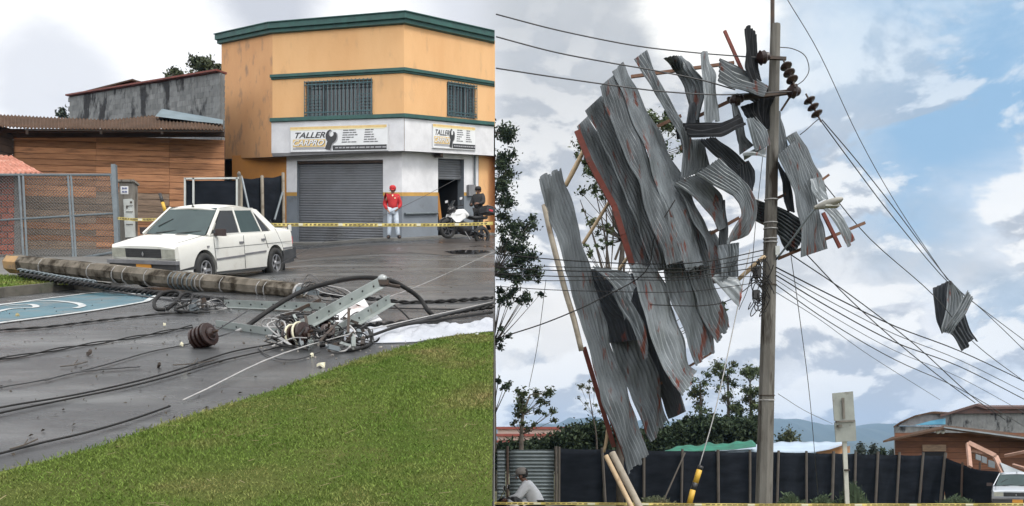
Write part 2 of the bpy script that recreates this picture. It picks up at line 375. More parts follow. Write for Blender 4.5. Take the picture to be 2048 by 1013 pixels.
M['signline'] = mat('sign_small_print', (.12, .12, .13), rough=.5)
M['retain'] = mat('retaining_wall_concrete', (.22, .21, .2), (.15, .145, .14), 1, .9, bump=.2, bsc=20)
M['meter'] = mat('grey_white_meter_box', (.50, .52, .50), (.42, .44, .42), 4, .5)
M['tarpwhite'] = mat('white_tarpaulin', (.46, .48, .52), (.34, .36, .40), 3, .4, bump=.3, bsc=6)
M['greennet'] = mat('green_netting', (.012, .19, .12), (.008, .10, .065), 2, .8)
M['skyroof'] = mat('pale_blue_roof_sheet', (.42, .52, .62), (.34, .43, .53), 1, .5)
M['orangeprint'] = mat('orange_panel_print', (.72, .20, .05), rough=.5)
M['backsign'] = mat('grey_back_of_sign', (.30, .32, .29), (.24, .255, .235), 4, .6, c3=(.16, .15, .13), sc3=5, t3=(.6, .75))
M['postwhite'] = mat('whitewashed_post', (.52, .52, .46), (.4, .4, .35), 4, .7)
M['lampgrey'] = mat('street_lamp_shell', (.36, .35, .31), (.26, .25, .22), 5, .5)
M['fencepost'] = mat('grey_fence_stake', (.10, .088, .075), (.08, .07, .06), 5, .9)
M['corrfence'] = mat('corrugated_fence_zinc', (.19, .225, .235), (.14, .165, .175), 2, .5, .3)
# ================================================================ SETTING
g = MB(); g.grid([[(x, y, 0) for x in (-6000, -300, -40, -.0, 40, 300, 6000)] for y in (-3000, -200, -.01, 60, 300, 9000)])
props(g.build('ground', M['field']), kind='structure')
EDGE = -0.0189
def xe(y): return EDGE*y-.012
# the street climbing the hill on the left; its right flank is held by a concrete wall
ys = list(np.concatenate([np.arange(0.05, 36, .4), np.linspace(36, 48, 8)]))
def hz(x, y): return G(x, min(y, 48))
rows = []
for y in ys:
    xr = xe(y); xs = np.concatenate([np.linspace(-60, -22, 8)[:-1], np.linspace(-22, xr, 60)])
    rows.append([(x, y, hz(x, y)) for x in xs])
g = MB(); g.grid(rows); props(g.build('road', M['asphalt'], smooth=True), kind='structure')
g = MB(); n = len(ys)
vs = [(xe(y)+.004, y, hz(xe(y), y)-.004) for y in ys]; ve = [(xe(y)+.004, y, -.05) for y in ys]
g.add(vs+ve, [(i, i+1, n+i+1, n+i) for i in range(n-1)])
b0 = rows[-1]; k = len(b0)
g.add([(p[0], 48, p[2]-.004) for p in b0]+[(p[0], 48, -.05) for p in b0], [(i, i+1, k+i+1, k+i) for i in range(k-1)])
props(g.build('retaining_wall', M['retain']), kind='structure')

def ground_patch(px_poly, lift, name, material, step=.25, side=None, world=None):
    """a sheet laid on the sloping ground inside an outline"""
    pts = [GP(x, y) for x, y in px_poly] if world is None else [Vector(p) for p in world]
    bm = bmesh.new(); vs = [bm.verts.new((p.x, p.y, 0)) for p in pts]; bm.faces.new(vs)
    x0, x1 = min(p.x for p in pts), max(p.x for p in pts); y0, y1 = min(p.y for p in pts), max(p.y for p in pts)
    for ax, a, b in ((0, x0, x1), (1, y0, y1)):
        t = a+step
        while t < b:
            co = (t, 0, 0) if ax == 0 else (0, t, 0); no = (1, 0, 0) if ax == 0 else (0, 1, 0)
            bmesh.ops.bisect_plane(bm, geom=bm.verts[:]+bm.edges[:]+bm.faces[:], plane_co=co, plane_no=no); t += step
    if side:
        ed = [e for e in bm.edges if len(e.link_faces) == 1]
        r = bmesh.ops.extrude_edge_only(bm, edges=ed); down = {v for v in r['geom'] if isinstance(v, bmesh.types.BMVert)}
    else: down = set()
    for v in bm.verts: v.co.z = G(v.co.x, v.co.y)+(lift-side if v in down else lift)
    bmesh.ops.recalc_face_normals(bm, faces=bm.faces)
    me = bpy.data.meshes.new(name); bm.to_mesh(me); bm.free(); me.materials.append(material)
    o = bpy.data.objects.new(name, me); COL.objects.link(o)
    return o
# verge of grass in the foreground
vb = [(-260, 1045), (0, 956), (100, 932), (210, 901), (300, 868), (380, 842), (450, 820), (560, 786), (640, 757), (720, 727), (800, 704), (860, 688), (920, 677), (985, 670)]
vw = [GP(*p) for p in vb]; vw[-1].x = xe(vw[-1].y)-.002
vw += [Vector((xe(8)-.002, 8, 0)), Vector((xe(4)-.002, 4, 0)), Vector((xe(2.2)-.002, 2.2, 0)), Vector((-6, 2.2, 0))]
props(ground_patch(None, .035, 'verge_ground', M['soil'], .3, side=.06, world=vw), kind='structure')
def inside(x, y, poly):
    r = np.zeros(len(x), bool); j = len(poly)-1
    for i in range(len(poly)):
        xi, yi, xj, yj = poly[i].x, poly[i].y, poly[j].x, poly[j].y
        c = ((yi > y) != (yj > y)) & (x < (xj-xi)*(y-yi)/(yj-yi+1e-12)+xi); r ^= c; j = i
    return r
def grass(name, poly, n, label, hmin, hmax, lift, ypow=1.0, jitter=.04):
    x0, x1 = min(p.x for p in poly), max(p.x for p in poly); y0, y1 = min(p.y for p in poly), max(p.y for p in poly)
    m = n*3; x = rng.uniform(x0, x1, m); y = y0+(y1-y0)*rng.uniform(0, 1, m)**ypow
    x += 0; ok = inside(x+rng.normal(0, jitter, m), y+rng.normal(0, jitter, m), poly) & (x < EDGE*y-.02); x, y = x[ok][:n], y[ok][:n]; n = len(x)
    z = np.array([G(a, b) for a, b in zip(x, y)])+lift-.01
    clump = .75+.5*(.5+.5*np.sin(x*2.1+1.3*np.sin(y*1.7))*np.sin(y*2.6+np.sin(x*3.3)))
    h = rng.uniform(hmin, hmax, n)*clump*1.15; a = rng.uniform(0, 2*PI, n); w = rng.uniform(.002, .0042, n)*(.5+y/10)
    la = rng.uniform(0, 2*PI, n); ln = rng.uniform(.2, 1.1, n)*h
    p = np.stack([x, y, z], 1); wd = np.stack([np.cos(a)*w, np.sin(a)*w, 0*w], 1)
    mid = p+np.stack([np.cos(la)*ln*.3, np.sin(la)*ln*.3, h*.6], 1); tip = p+np.stack([np.cos(la)*ln, np.sin(la)*ln, h], 1)
    V = np.stack([p-wd, p+wd, mid+wd*.8, mid-wd*.8, tip], 1).reshape(-1, 3)
    g = MB(); g.v = V.tolist(); g.f = []
    for i in range(n): b = i*5; g.f.append((b, b+1, b+2, b+3)); g.f.append((b+3, b+2, b+4))
    return props(g.build(name, M['blade']), label, 'grass', kind='stuff')
grass('grass', vw, 230000, 'short patchy green lawn grass covering the foreground verge', .010, .027, .035, 1.3)
g = MB()
for i in range(330):
    y = 4.2+9*random.random()**1.3; x = -random.random()*6.5
    if not inside(np.array([x]), np.array([y]), vw)[0] or x > xe(y)-.15: continue
    a = random.gauss(0, .5); l = random.uniform(.02, .09); z = G(x, y)+.065
    d = Vector((math.cos(a), math.sin(a), GR*math.sin(a)))*l
    g.bar((x, y, z), Vector((x, y, z+random.uniform(-.01, .02)))+d, .004, .002)
props(g.build('straw_litter', M['straw']), 'pale dry straw stems scattered over the lawn', 'straw', kind='stuff')
# pavement, kerb and its grass strip on the left
sw = [(-420, 498), (215, 503), (300, 512), (330, 520), (300, 548), (214, 580), (150, 573), (0, 586), (-420, 640)]
props(ground_patch(sw, .11, 'pavement', M['sidewalk'], .3, side=.16), kind='structure')
kb = MB(); kp = [GP(x, y) for x, y in ((-420, 643), (-200, 617), (0, 594), (75, 586), (150, 577), (214, 583))]
for i in range(len(kp)-1):
    nseg = max(1, int((kp[i+1]-kp[i]).length/.9))
    for j in range(nseg):
        a = kp[i].lerp(kp[i+1], j/nseg+.006); b = kp[i].lerp(kp[i+1], (j+1)/nseg-.006); kb.bar(a+Vector((0, 0, .05)), b+Vector((0, 0, .05)), .15, .21)
props(kb.build('kerb', M['kerb']), kind='structure')
st = [GP(x, y, .11) for x, y in ((-420, 600), (0, 552), (62, 556), (118, 563), (150, 569), (60, 574), (0, 580), (-420, 630))]
props(ground_patch(None, .118, 'strip_ground', M['soil'], .3, world=st), kind='structure')
grass('grass_strip', st, 9000, 'strip of short grass behind the kerb on the left', .03, .07, .118)
# blue parking bay with a white outline and the wheelchair symbol
bay = [(-420, 668), (-420, 617), (0, 609), (110, 592), (212, 585), (312, 591), (290, 603), (180, 622), (0, 645)]
bay = [(-420, 700), (-420, 650), (0, 610), (110, 596), (212, 585), (312, 591), (290, 604), (180, 622), (0, 645)]
props(ground_patch(bay, .008, 'blue_bay', M['blue_paint'], .2), kind='structure')
def stroke(pxs, wpx, name, close=False, lift=.016):
    """painted line on the road through screen-measured ground points"""
    pts = [GP(x, y) for x, y in pxs]
    if close: pts.append(pts[0])
    q = cr([tuple(p) for p in pts], 5) if len(pts) > 2 else np.array([pts[0].lerp(pts[1], t/12) for t in range(13)])
    A = []
    for i in range(len(q)):
        d = Vector(q[min(i+1, len(q)-1)]-q[max(i-1, 0)]); d.z = 0; d.normalize(); r = Vector((-d.y, d.x, 0))*wpx/2
        A.append([(s.x, s.y, G(s.x, s.y)+lift) for s in (Vector(q[i])-r, Vector(q[i])+r)])
    g = MB(); g.grid(A); return g
g = stroke([(-420, 702), (0, 648), (180, 624), (292, 605)], .09, ''); g2 = stroke([(-200, 628), (0, 611), (110, 597), (212, 586), (316, 591)], .08, '')
g.add(g2.v, g2.f); g2 = stroke([(316, 591), (292, 605)], .09, ''); g.add(g2.v, g2.f)
props(g.build('bay_outline', M['white_paint']), kind='structure')
g = stroke([(-60, 622), (0, 612), (60, 605), (110, 604), (150, 608), (165, 614), (150, 619)], .10, ''); g2 = stroke([(-120, 640), (-40, 634), (20, 620), (70, 617), (60, 611), (10, 613)], .09, '')
g.add(g2.v, g2.f); props(g.build('wheelchair_symbol', M['white_paint']), kind='structure')
props(ground_patch([(575, 500), (640, 497), (760, 492), (840, 484), (920, 478), (982, 478), (984, 500), (900, 512), (820, 506), (700, 512), (600, 520)], .006, 'mud_film', mat('brown_mud_film', (.058, .047, .041), (.038, .034, .032), 1.2, .4, rvar=.2, c3=(.05, .045, .042), sc3=2), .4), kind='structure')
props(ground_patch([(888, 504), (925, 501), (968, 502), (982, 505), (950, 509), (905, 509)], .012, 'puddle', mat('puddle_water', (.012, .011, .010), rough=.04), .4), kind='structure')
# ================================================================ WORKSHOP (orange corner building)
Kp = [(443, 34.0), (545, 31.8), (808, 30.0), (990, 34.0)]
K = [Vector(((x-CX)/F*d, d)) for x, d in Kp]
class Seg:
    def __init__(s, a, b): s.a, s.b = a, b; d = (b-a); s.d = d.normalized(); s.n = Vector((s.d.y, -s.d.x)); s.len = d.length
    def u(s, px):
        k = (px-CX)/F; a, b = s.a, s.b
        return (k*a.y-a.x)/((b.x-a.x)-k*(b.y-a.y))
    def pt(s, u, h, out=0.0):
        p = s.a+(s.b-s.a)*u; q = p+s.n*out
        return Vector((q.x, q.y, GR*p.y+h))
    def h(s, px, py):
        y = (s.a+(s.b-s.a)*s.u(px)).y; return (385-py)/F*y+1.6
    def off(s, o, ua=0, ub=1):
        a = s.a+(s.b-s.a)*ua+s.n*o; b = s.a+(s.b-s.a)*ub+s.n*o; return Seg(a, b)
SG = [Seg(K[0], K[1]), Seg(K[1], K[2]), Seg(K[2], K[3])]
for s_ in SG:
    if s_.n.y > 0: s_.n = -s_.n
def wall(mb, sg, u0, u1, bands, holes=(), out=0.0, depth=.25):
    """bands: (h0,h1,matindex); holes: (ua,ub,ha,hb)"""
    us = sorted({u0, u1, *[h[0] for h in holes], *[h[1] for h in holes]}); us = [u for u in us if u0-1e-9 <= u <= u1+1e-9]
    hs = sorted({*[b[0] for b in bands], *[b[1] for b in bands], *[h[2] for h in holes], *[h[3] for h in holes]})
    for i in range(len(us)-1):
        for j in range(len(hs)-1):
            uc, hc = (us[i]+us[i+1])/2, (hs[j]+hs[j+1])/2
            if any(a < uc < b and c < hc < d for a, b, c, d in holes): continue
            bd = [b for b in bands if b[0] < hc < b[1]]
            if not bd: continue
            mb.cur = bd[0][2]
            mb.poly([sg.pt(us[i], hs[j], out), sg.pt(us[i+1], hs[j], out), sg.pt(us[i+1], hs[j+1], out), sg.pt(us[i], hs[j+1], out)])
    for a, b, c, d in holes:
        bd = [q for q in bands if q[0] <= (c+d)/2 <= q[1]]; mb.cur = bd[0][2] if bd else 0
        for p, q in (((a, c), (a, d)), ((b, d), (b, c)), ((a, d), (b, d)), ((b, c), (a, c))):
            mb.poly([sg.pt(*p, out), sg.pt(*q, out), sg.pt(*q, out-depth), sg.pt(*p, out-depth)])
def fbox(mb, sg, u0, u1, h0, h1, o0, o1):
    vs = [sg.pt(u, h, o) for u in (u0, u1) for h in (h0, h1) for o in (o0, o1)]
    mb.add(vs, [(0, 1, 3, 2), (4, 6, 7, 5), (0, 4, 5, 1), (2, 3, 7, 6), (0, 2, 6, 4), (1, 5, 7, 3)])
base0 = Vector((K[1].x, K[1].y, G(K[1].x, K[1].y)))
bl_ = thing('workshop_building', 'two-storey orange corner workshop with green bands, white fascia and steel shutters', 'building', base0)
H_TOP, H_B2, H_B3, H_FB = 7.33, 5.62, 4.08, 2.97
w1 = (SG[1].u(611), SG[1].u(745), SG[1].h(678, 236), SG[1].h(678, 162))
w2 = (SG[2].u(894), SG[2].u(951), SG[2].h(922, 236), SG[2].h(922, 168))
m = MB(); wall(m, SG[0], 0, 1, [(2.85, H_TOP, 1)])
wall(m, SG[1], 0, 1, [(H_B3, H_TOP, 0)], [w1]); wall(m, SG[2], 0, 1, [(H_B3, H_TOP, 0)], [w2])
# end wall and back, so the block is closed
bk = [K[3]+Vector((-.17, 9)), K[0]+Vector((-.4, 8))]
for a, b in ((K[3], bk[0]), (bk[0], bk[1]), (bk[1], K[0])):
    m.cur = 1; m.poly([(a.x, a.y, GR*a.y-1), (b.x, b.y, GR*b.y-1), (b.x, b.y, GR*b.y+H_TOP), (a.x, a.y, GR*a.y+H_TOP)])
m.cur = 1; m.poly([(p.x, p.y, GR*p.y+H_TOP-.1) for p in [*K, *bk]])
m.build('wall', [M['orange'], M['orange_side']], bl_)
m = MB(); wall(m, SG[1], -.003, 1.0042, [(H_FB, H_B3-.02, 0)], out=.04); wall(m, SG[2], -.0038, SG[2].u(986), [(H_FB, H_B3-.02, 0)], out=.04)
m.poly([SG[1].pt(-.003, H_FB, .04), SG[1].pt(-.003, H_B3, .04), SG[1].pt(-.003, H_B3, -.2), SG[1].pt(-.003, H_FB, -.2)])
m.build('fascia', M['white_wall'], bl_)
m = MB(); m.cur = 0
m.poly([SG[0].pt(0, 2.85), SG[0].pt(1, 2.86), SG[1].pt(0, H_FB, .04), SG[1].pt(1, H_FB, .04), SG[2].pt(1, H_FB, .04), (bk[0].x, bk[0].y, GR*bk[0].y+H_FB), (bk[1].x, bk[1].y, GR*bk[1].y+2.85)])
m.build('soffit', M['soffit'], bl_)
# cornice and bands: mitred runs round the facets
def run(name, h0, h1, o, segs=(0, 1, 2), ext=0.0, mt='green', o_in=-.02):
    mb = MB(); pl = []
    P2 = [K[i] for i in range(segs[0], segs[-1]+2)]
    if ext: P2[0] = P2[0]+(P2[0]-P2[1]).normalized()*ext
    for o_ in (o_in, o):
        row = []
        for i, p in enumerate(P2):
            ns = []
            if i > 0: ns.append(SG[segs[i-1]].n)
            if i < len(P2)-1: ns.append(SG[segs[i]].n)
            nn = sum(ns, Vector((0, 0)))/len(ns); nn = nn/nn.length_squared*1.0 if len(ns) == 2 else nn
            e_ = p+nn*o_
            if i == len(P2)-1:                                       # stop the run where the hill's flank wall stands
                dd = SG[segs[-1]].d; k_ = (e_.x-xe(e_.y))/(dd.x-EDGE*dd.y)
                if k_ > 0: e_ = e_-dd*k_
            row.append(e_)
        pl.append(row)
    n = len(P2)
    vs = [(r[i].x, r[i].y, GR*P2[i].y+h) for r in pl for h in (h0, h1) for i in range(n)]
    idx = lambda r, h, i: (r*2+h)*n+i
    fs = []
    for i in range(n-1):
        fs += [(idx(1, 0, i), idx(1, 0, i+1), idx(1, 1, i+1), idx(1, 1, i)), (idx(0, 1, i), idx(1, 1, i), idx(1, 1, i+1), idx(0, 1, i+1)), (idx(0, 0, i), idx(0, 0, i+1), idx(1, 0, i+1), idx(1, 0, i))]
    for i in (0, n-1): fs.append((idx(0, 0, i), idx(1, 0, i), idx(1, 1, i), idx(0, 1, i)))
    mb.add(vs, fs); return mb
m = run('', H_TOP-.02, H_TOP+.17, .20, ext=.15); m2 = run('', H_TOP-.14, H_TOP-.02, .12, ext=.12); m.add(m2.v, m2.f); m2 = run('', H_TOP+.17, H_TOP+.2, .24, ext=.17); m.add(m2.v, m2.f)
m.build('cornice', M['green'], bl_)
m = run('', H_B2, H_B2+.10, .10, (1, 2), ext=.05); m2 = run('', H_B2-.05, H_B2, .05, (1, 2), ext=.03); m.add(m2.v, m2.f); m.build('upper_band', M['green'], bl_)
run('', H_B3-.02, H_B3+.10, .12, (1, 2), ext=.04).build('lower_band', M['green'], bl_)
# windows with iron grilles
def window(sg, w, nb, bars_h, mull, side):
    a, b, c, d = w
    fr = MB(); t = .05/sg.len; e = .05
    for (x0, x1, y0, y1) in ((a, a+t, c, d), (b-t, b, c, d), (a+t, b-t, c, c+e), (a+t, b-t, d-e, d)): fbox(fr, sg, x0, x1, y0, y1, -.16, -.08)
    for q in mull: u = a+(b-a)*q; fbox(fr, sg, u-.02/sg.len, u+.02/sg.len, c+e, d-e, -.15, -.085)
    f = fr.build('window', M['greyplastic'] if side else M['teal_iron'], bl_)
    pn = MB(); pn.poly([sg.pt(a, c, -.13), sg.pt(b, c, -.13), sg.pt(b, d, -.13), sg.pt(a, d, -.13)]); pn.build('pane', M['glass'], f)
    gr = MB(); t = .011/sg.len
    for i in range(nb+1):
        u = a+(b-a)*i/nb; gr.bar(sg.pt(u, c-.02, .07), sg.pt(u, d+.02, .07), .024, .024)
    for q in bars_h: h = c+(d-c)*q; gr.bar(sg.pt(a, h, .075), sg.pt(b, h, .075), .03, .03)
    for u0, u1 in side or ():
        for q in np.linspace(.08, .6, 7): h = c+(d-c)*q; gr.bar(sg.pt(a+(b-a)*u0, h, .07), sg.pt(a+(b-a)*u1, h, .07), .012, .012)
    for u in (a, b):
        for h in (c+.1, d-.1): gr.bar(sg.pt(u, h, -.01), sg.pt(u, h, .07), .02, .02)
    gr.build('grille', M['teal_iron'], f)
window(SG[1], w1, 17, (.03, .14, .9, .98), (.25, .77), ((0, .25), (.77, 1)))
window(SG[2], w2, 9, (.03, .12, .9, .97), (.3, .7), ((0, .28), (.72, 1)))
# ground floor, set back under the fascia
LG1 = SG[1].off(-.32); LG2 = SG[2].off(-.32); 
# shared corner of the two set-back walls
def isect(p, d, q, e):
    c = d.x*e.y-d.y*e.x; r = q-p; return p+d*((r.x*e.y-r.y*e.x)/c)
cnr = isect(LG1.a, LG1.d, LG2.a, LG2.d); LG1 = Seg(LG1.a, cnr); LG2 = Seg(cnr, LG2.b)
for s_ in (LG1, LG2):
    if s_.n.y > 0: s_.n = -s_.n
gd = (LG1.u(594), LG1.u(766), -.6, LG1.h(680, 321)); pd = (LG2.u(876), LG2.u(928), -.6, LG2.h(900, 318))
bands = [(-.7, 1.47, 1), (1.47, 1.60, 2), (1.60, H_FB, 0)]
m = MB(); wall(m, LG1, LG1.u(573), 1, bands, [gd], depth=.22); wall(m, LG2, 0, LG2.u(957), bands, [pd], depth=.3)
m.build('ground_floor_wall', [M['white_wall'], M['greyblue'], M['ochre']], bl_)
m = MB(); p0 = LG1.pt(LG1.u(573), 0); a = Vector((p0.x, p0.y)); b = Vector(((462-CX)/F*33.3, 33.3)); sgl = Seg(b, a)
if sgl.n.y > 0: sgl.n = -sgl.n
wall(m, sgl, 0, 1, [(-1, H_FB, 0)], out=-.05); wall(m, LG2, LG2.u(957), LG2.u(989.2), [(-.7, H_FB, 1)], out=.012)
m.build('orange_ground_floor_wall', [M['orange_low'], M['orange']], bl_)
def shutter(sg, u0, u1, h0, h1, out, pitch=.085):
    n = int((h1-h0)/pitch); A = []
    for i in range(n*4+1):
        h = h0+(h1-h0)*i/(n*4); ph = i % 4; o = out+(.0, .012, .016, .012)[ph]
        A.append([tuple(sg.pt(u, h, o)) for u in np.linspace(u0, u1, 6)])
    mb = MB(); mb.grid(A); return mb
rd = shutter(LG1, gd[0], gd[1], -.6, gd[3]-.08, -.14).build('roller_door', M['shutter'], bl_)
m = MB(); fbox(m, LG1, gd[0], gd[1], gd[3]-.08, gd[3], -.2, -.05); m.build('shutter_housing', M['darkwood'], rd)
r2 = shutter(LG2, pd[0], pd[1], LG2.h(900, 358), pd[3], -.15).build('half_open_shutter', M['shutter'], bl_)
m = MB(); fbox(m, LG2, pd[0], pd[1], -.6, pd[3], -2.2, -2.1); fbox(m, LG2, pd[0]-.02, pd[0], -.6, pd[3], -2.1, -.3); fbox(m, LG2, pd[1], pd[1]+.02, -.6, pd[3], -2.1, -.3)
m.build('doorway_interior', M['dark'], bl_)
m = MB(); u = LG2.u(947); m.tube([LG2.pt(u, 2.97, .07), LG2.pt(u, 1.75, .07)], .035, 8); m.build('drain_pipe', M['galv'], bl_)
m = MB(); fbox(m, LG2, LG2.u(933), LG2.u(947), 1.45, 1.86, .0, .12); m.build('meter_box', M['greyplastic'], bl_)
m = MB(); m.tube([LG2.pt(0.02, .86, .05), LG2.pt(LG2.u(873), .86, .05)], .045, 8); m.build('wall_pipe', M['galv'], bl_)
m = MB(); pth = SG[2].pt(SG[2].u(884), H_FB-.04, -.15); m.box(pth, (.3, .16, .12)); m.tube([pth, pth+Vector((.12, -.15, -.06))], .05, 8); m.build('door_lamp', M['iron'], bl_)
m = MB(); m.bar(LG2.pt(LG2.u(880), 1.6, -.12), LG2.pt(LG2.u(886), .2, -.05), .1, .03); props(m.build('leaning_plank', M['orange_low']), 'orange plank leaning in the half-open doorway', 'plank')
# apron in front of the workshop
ap = [LG1.pt(LG1.u(573), 0, 0), LG1.pt(LG1.u(573), 0, .75), LG1.pt(1, 0, .6), LG2.pt(.0, 0, .6), LG2.pt(LG2.u(975), 0, .35), LG2.pt(LG2.u(975), 0, 0), LG1.pt(1, 0, 0)]
props(ground_patch(None, .07, 'apron', M['sidewalk'], .5, side=.12, world=ap), kind='structure')

# signboards
def text2d(body, shear=0.0):
    c = bpy.data.curves.new('t', 'FONT'); c.body = body; c.shear = shear; c.size = 1; c.offset = .018; c.resolution_u = 3
    o = bpy.data.objects.new('t', c); COL.objects.link(o); bpy.context.view_layer.update()
    me = bpy.data.meshes.new_from_object(o.evaluated_get(bpy.context.evaluated_depsgraph_get()))
    v = np.array([tuple(x.co) for x in me.vertices])[:, :2]; f = [tuple(p.vertices) for p in me.polygons]
    bpy.data.objects.remove(o); bpy.data.curves.remove(c); bpy.data.meshes.remove(me)
    v -= v.min(0); v /= v.max(0); return v, f
T1, T2 = text2d('TALLER', .35), text2d('CARPRO', .35)
def signboard(sg, px0, px1, py0, py1, label, dist):
    ua, ub = sg.u(px0), sg.u(px1); c = (px0+px1)/2; h0, h1 = sg.h(c, py1), sg.h(c, py0)
    root = thing('shop_sign', label, 'sign', sg.pt(ua, h0, .05), group='signboards on the white fascia')
    o = .045
    def pt(x, y, l): return sg.pt(ua+(ub-ua)*x, h0+(h1-h0)*y, l)
    m = MB(); fbox(m, sg, ua, ub, h0, h1, .042, .085); m.build('board', M['signwhite'], root)
    def flat(name, mt, polys, l):
        m = MB()
        for v, f in polys: m.add([pt(x, y, l) for x, y in v], f)
        return m.build(name, mt, root)
    def R(x0, y0, x1, y1, sk=0): return ([(x0, y0), (x1, y0), (x1+sk, y1), (x0+sk, y1)], [(0, 1, 2, 3)])
    def TX(T, x0, y0, x1, y1): return ([(x0+(x1-x0)*a, y0+(y1-y0)*b) for a, b in T[0]], T[1])
    flat('gold_strip', M['signgold'], [R(.0, .90, .985, 1.0)], .089)
    flat('cream_strip', M['signcream'], [R(.0, .86, .97, .90)], .089)
    flat('yellow_box', M['signgold'], [R(.03, .20, .37, .50)], .089)
    flat('grey_underline', M['signgrey'], [R(.03, .10, .38, .16), R(.06, .165, .36, .19)], .089)
    flat('lettering', M['signblack'], [TX(T1, .055, .55, .37, .78)], .092)
    flat('outlined_lettering', M['signblack'], [TX(T2, .038, .235, .365, .465)], .091)
    flat('pale_lettering', M['signwhite'], [TX(T2, .034, .245, .358, .475)], .094)
    def wrench(dx, dy):
        pts = [(.355, .14), (.385, .10), (.415, .10), (.43, .42)]
        cx_, cy_ = .43, .60; ax, ay = .058, .27; outer = []; 
        for t in np.linspace(-60, 60-12, 9): pass
        ring_o = [(cx_+ax*math.cos(math.radians(t)), cy_+ay*math.sin(math.radians(t))) for t in np.linspace(95, 395, 18)]
        ring_i = [(cx_+ax*.42*math.cos(math.radians(t)), cy_+.10+ay*.42*math.sin(math.radians(t))) for t in np.linspace(395, 95, 18)]
        n = 18; v = [(x+dx, y+dy) for x, y in ring_o+ring_i]; f = [(i, i+1, 2*n-2-i, 2*n-1-i) for i in range(n-1)]
        h = [(.365, .10), (.42, .06), (.452, .45), (.395, .45)]
        return [(v, f), ([(x+dx, y+dy) for x, y in h], [(0, 1, 2, 3)])]
    w = wrench(.012, -.03); flat('wrench_shadow', M['signgrey'], w, .0895)
    ws = wrench(0, 0); flat('wrench', M['signblack'], [ws[0]], .095); flat('wrench_handle', M['signblack'], [ws[1]], .097)
    flat('black_strip', M['signblack'], [R(.445, .045, .985, .24, 0)], .089)
    rnd = random.Random(5); q = []
    for cx0, wd in ((.55, .16), (.77, .15)):
        for r in range(6):
            y = .80-r*.092; x = cx0-r*.003; wl = wd*rnd.uniform(.55, 1)
            while wl > .01:
                k = min(wl, rnd.uniform(.03, .07)); q.append(R(x, y, x+k-.006, y+.042, .003)); x += k; wl -= k
    flat('small_print', M['signline'], q, .089)
    q = []; x = .47
    while x < .95: k = rnd.uniform(.03, .08); q.append(R(x, .12, x+k-.01, .17, .003)); x += k
    flat('strip_print', M['signgrey'], q, .092)
    m = MB()
    for x0, x1, y0, y1 in ((0, .004, 0, 1), (.996, 1, 0, 1), (.004, .996, 0, .02)):
        m.add([pt(x0, y0, .0865), pt(x1, y0, .0865), pt(x1, y1, .0865), pt(x0, y1, .0865)], [(0, 1, 2, 3)])
    m.build('frame', M['signgrey'], root)
signboard(SG[1], 583, 779, 254, 305, 'wide white signboard lettered TALLER CARPRO above the closed garage shutter', 30)
signboard(SG[2], 862, 948, 253, 300, 'narrower white signboard lettered TALLER CARPRO above the half-open doorway', 31)
# ================================================================ LEFT YARD
def lerpP(a, b, t): return a+(b-a)*t
# timber house
hs = thing('timber_house', 'low timber-boarded house with brown corrugated roof beside the orange workshop', 'house', P(240, 490, 27))
def board_wall(a, b, z0, z1, rowh, seams, name, mt, skip=None, alt=None):
    mb, mb2 = MB(), MB(); d = (b-a); ln = d.length; d = d/ln; nr = Vector((d.y, -d.x, 0)); z = z0; r = 0
    while z < z1-.03:
        h = min(rowh*random.uniform(.85, 1.15), z1-z); cuts = [0]
        for s_ in seams+[ln]:
            while s_-cuts[-1] > 2.6: cuts.append(cuts[-1]+random.uniform(1.2, 2.2))
            cuts.append(s_)
        for i in range(len(cuts)-1):
            u0, u1 = cuts[i]+.004, cuts[i+1]-.004
            if u1-u0 < .02: continue
            c = a+d*((u0+u1)/2); c = Vector((c.x, c.y, z+h/2)) ; t = random.uniform(-.008, .008); R_ = Matrix.Rotation(math.atan2(d.y, d.x), 3, 'Z') @ Matrix.Rotation(random.uniform(-.002, .002), 3, 'Y')
            tgt = mb2 if alt and alt((u0+u1)/2, z+h/2) else mb
            tgt.box(c+nr*t, (u1-u0, .025, h-.013), R_)
        z += h; r += 1
    return mb, mb2
A0, B0 = P(26, 400, 27), P(449, 400, 27.6)
ztop = P(200, 266, 27).z
def alt_(u, z):
    p = A0+(B0-A0).normalized()*u; px = CX+p.x/p.y*F; py = CY-(z-EYE)/p.y*F
    return (262 < px < 366 and 356 < py < 432 and random.random() < .85) or (60 < px < 225 and py > 392 and random.random() < .8)
m, m2 = board_wall(A0, B0, G(A0.x, 27)-.3, ztop, .185, [2.4, 4.55], '', None, alt=alt_)
m.build('board_wall', M['wood'], hs); m2.build('patched_boards', M['greywood'], hs)
m, _ = board_wall(P(-150, 400, 24.9), P(25, 400, 26.9), G(-12, 25)-.3, ztop-.1, .2, [], '', None); m.build('side_wall', M['darkwood'], hs)  # shadow on the side boards is put in as dark timber colour
m = MB(); q = Vector((0, .05, 0)); m.poly([Vector((p.x, p.y, z))+q for p, z in ((A0, 6), (B0, 6), (B0, ztop), (A0, ztop))]); SA, SB = P(-150, 400, 24.98), P(25, 400, 26.98); m.poly([(SA.x, SA.y, 6), (SB.x, SB.y, 6), (SB.x, SB.y, ztop+.1), (SA.x, SA.y, ztop+.1)]); m.build('wall_backing', M['dark'], hs)
m = MB(); m.bar(P(24, 270, 26.95), P(449, 268, 27.5), .1, .16); m.bar(P(-60, 262, 26.5), P(449, 262, 26.9), .06, .10); m.build('eave_beam', M['darkwood'], hs)
m = MB(); m.bar(P(50, 260, 26.2), P(447, 263, 26.3), .05, .03); m.build('gutter', M['zinc'], hs)
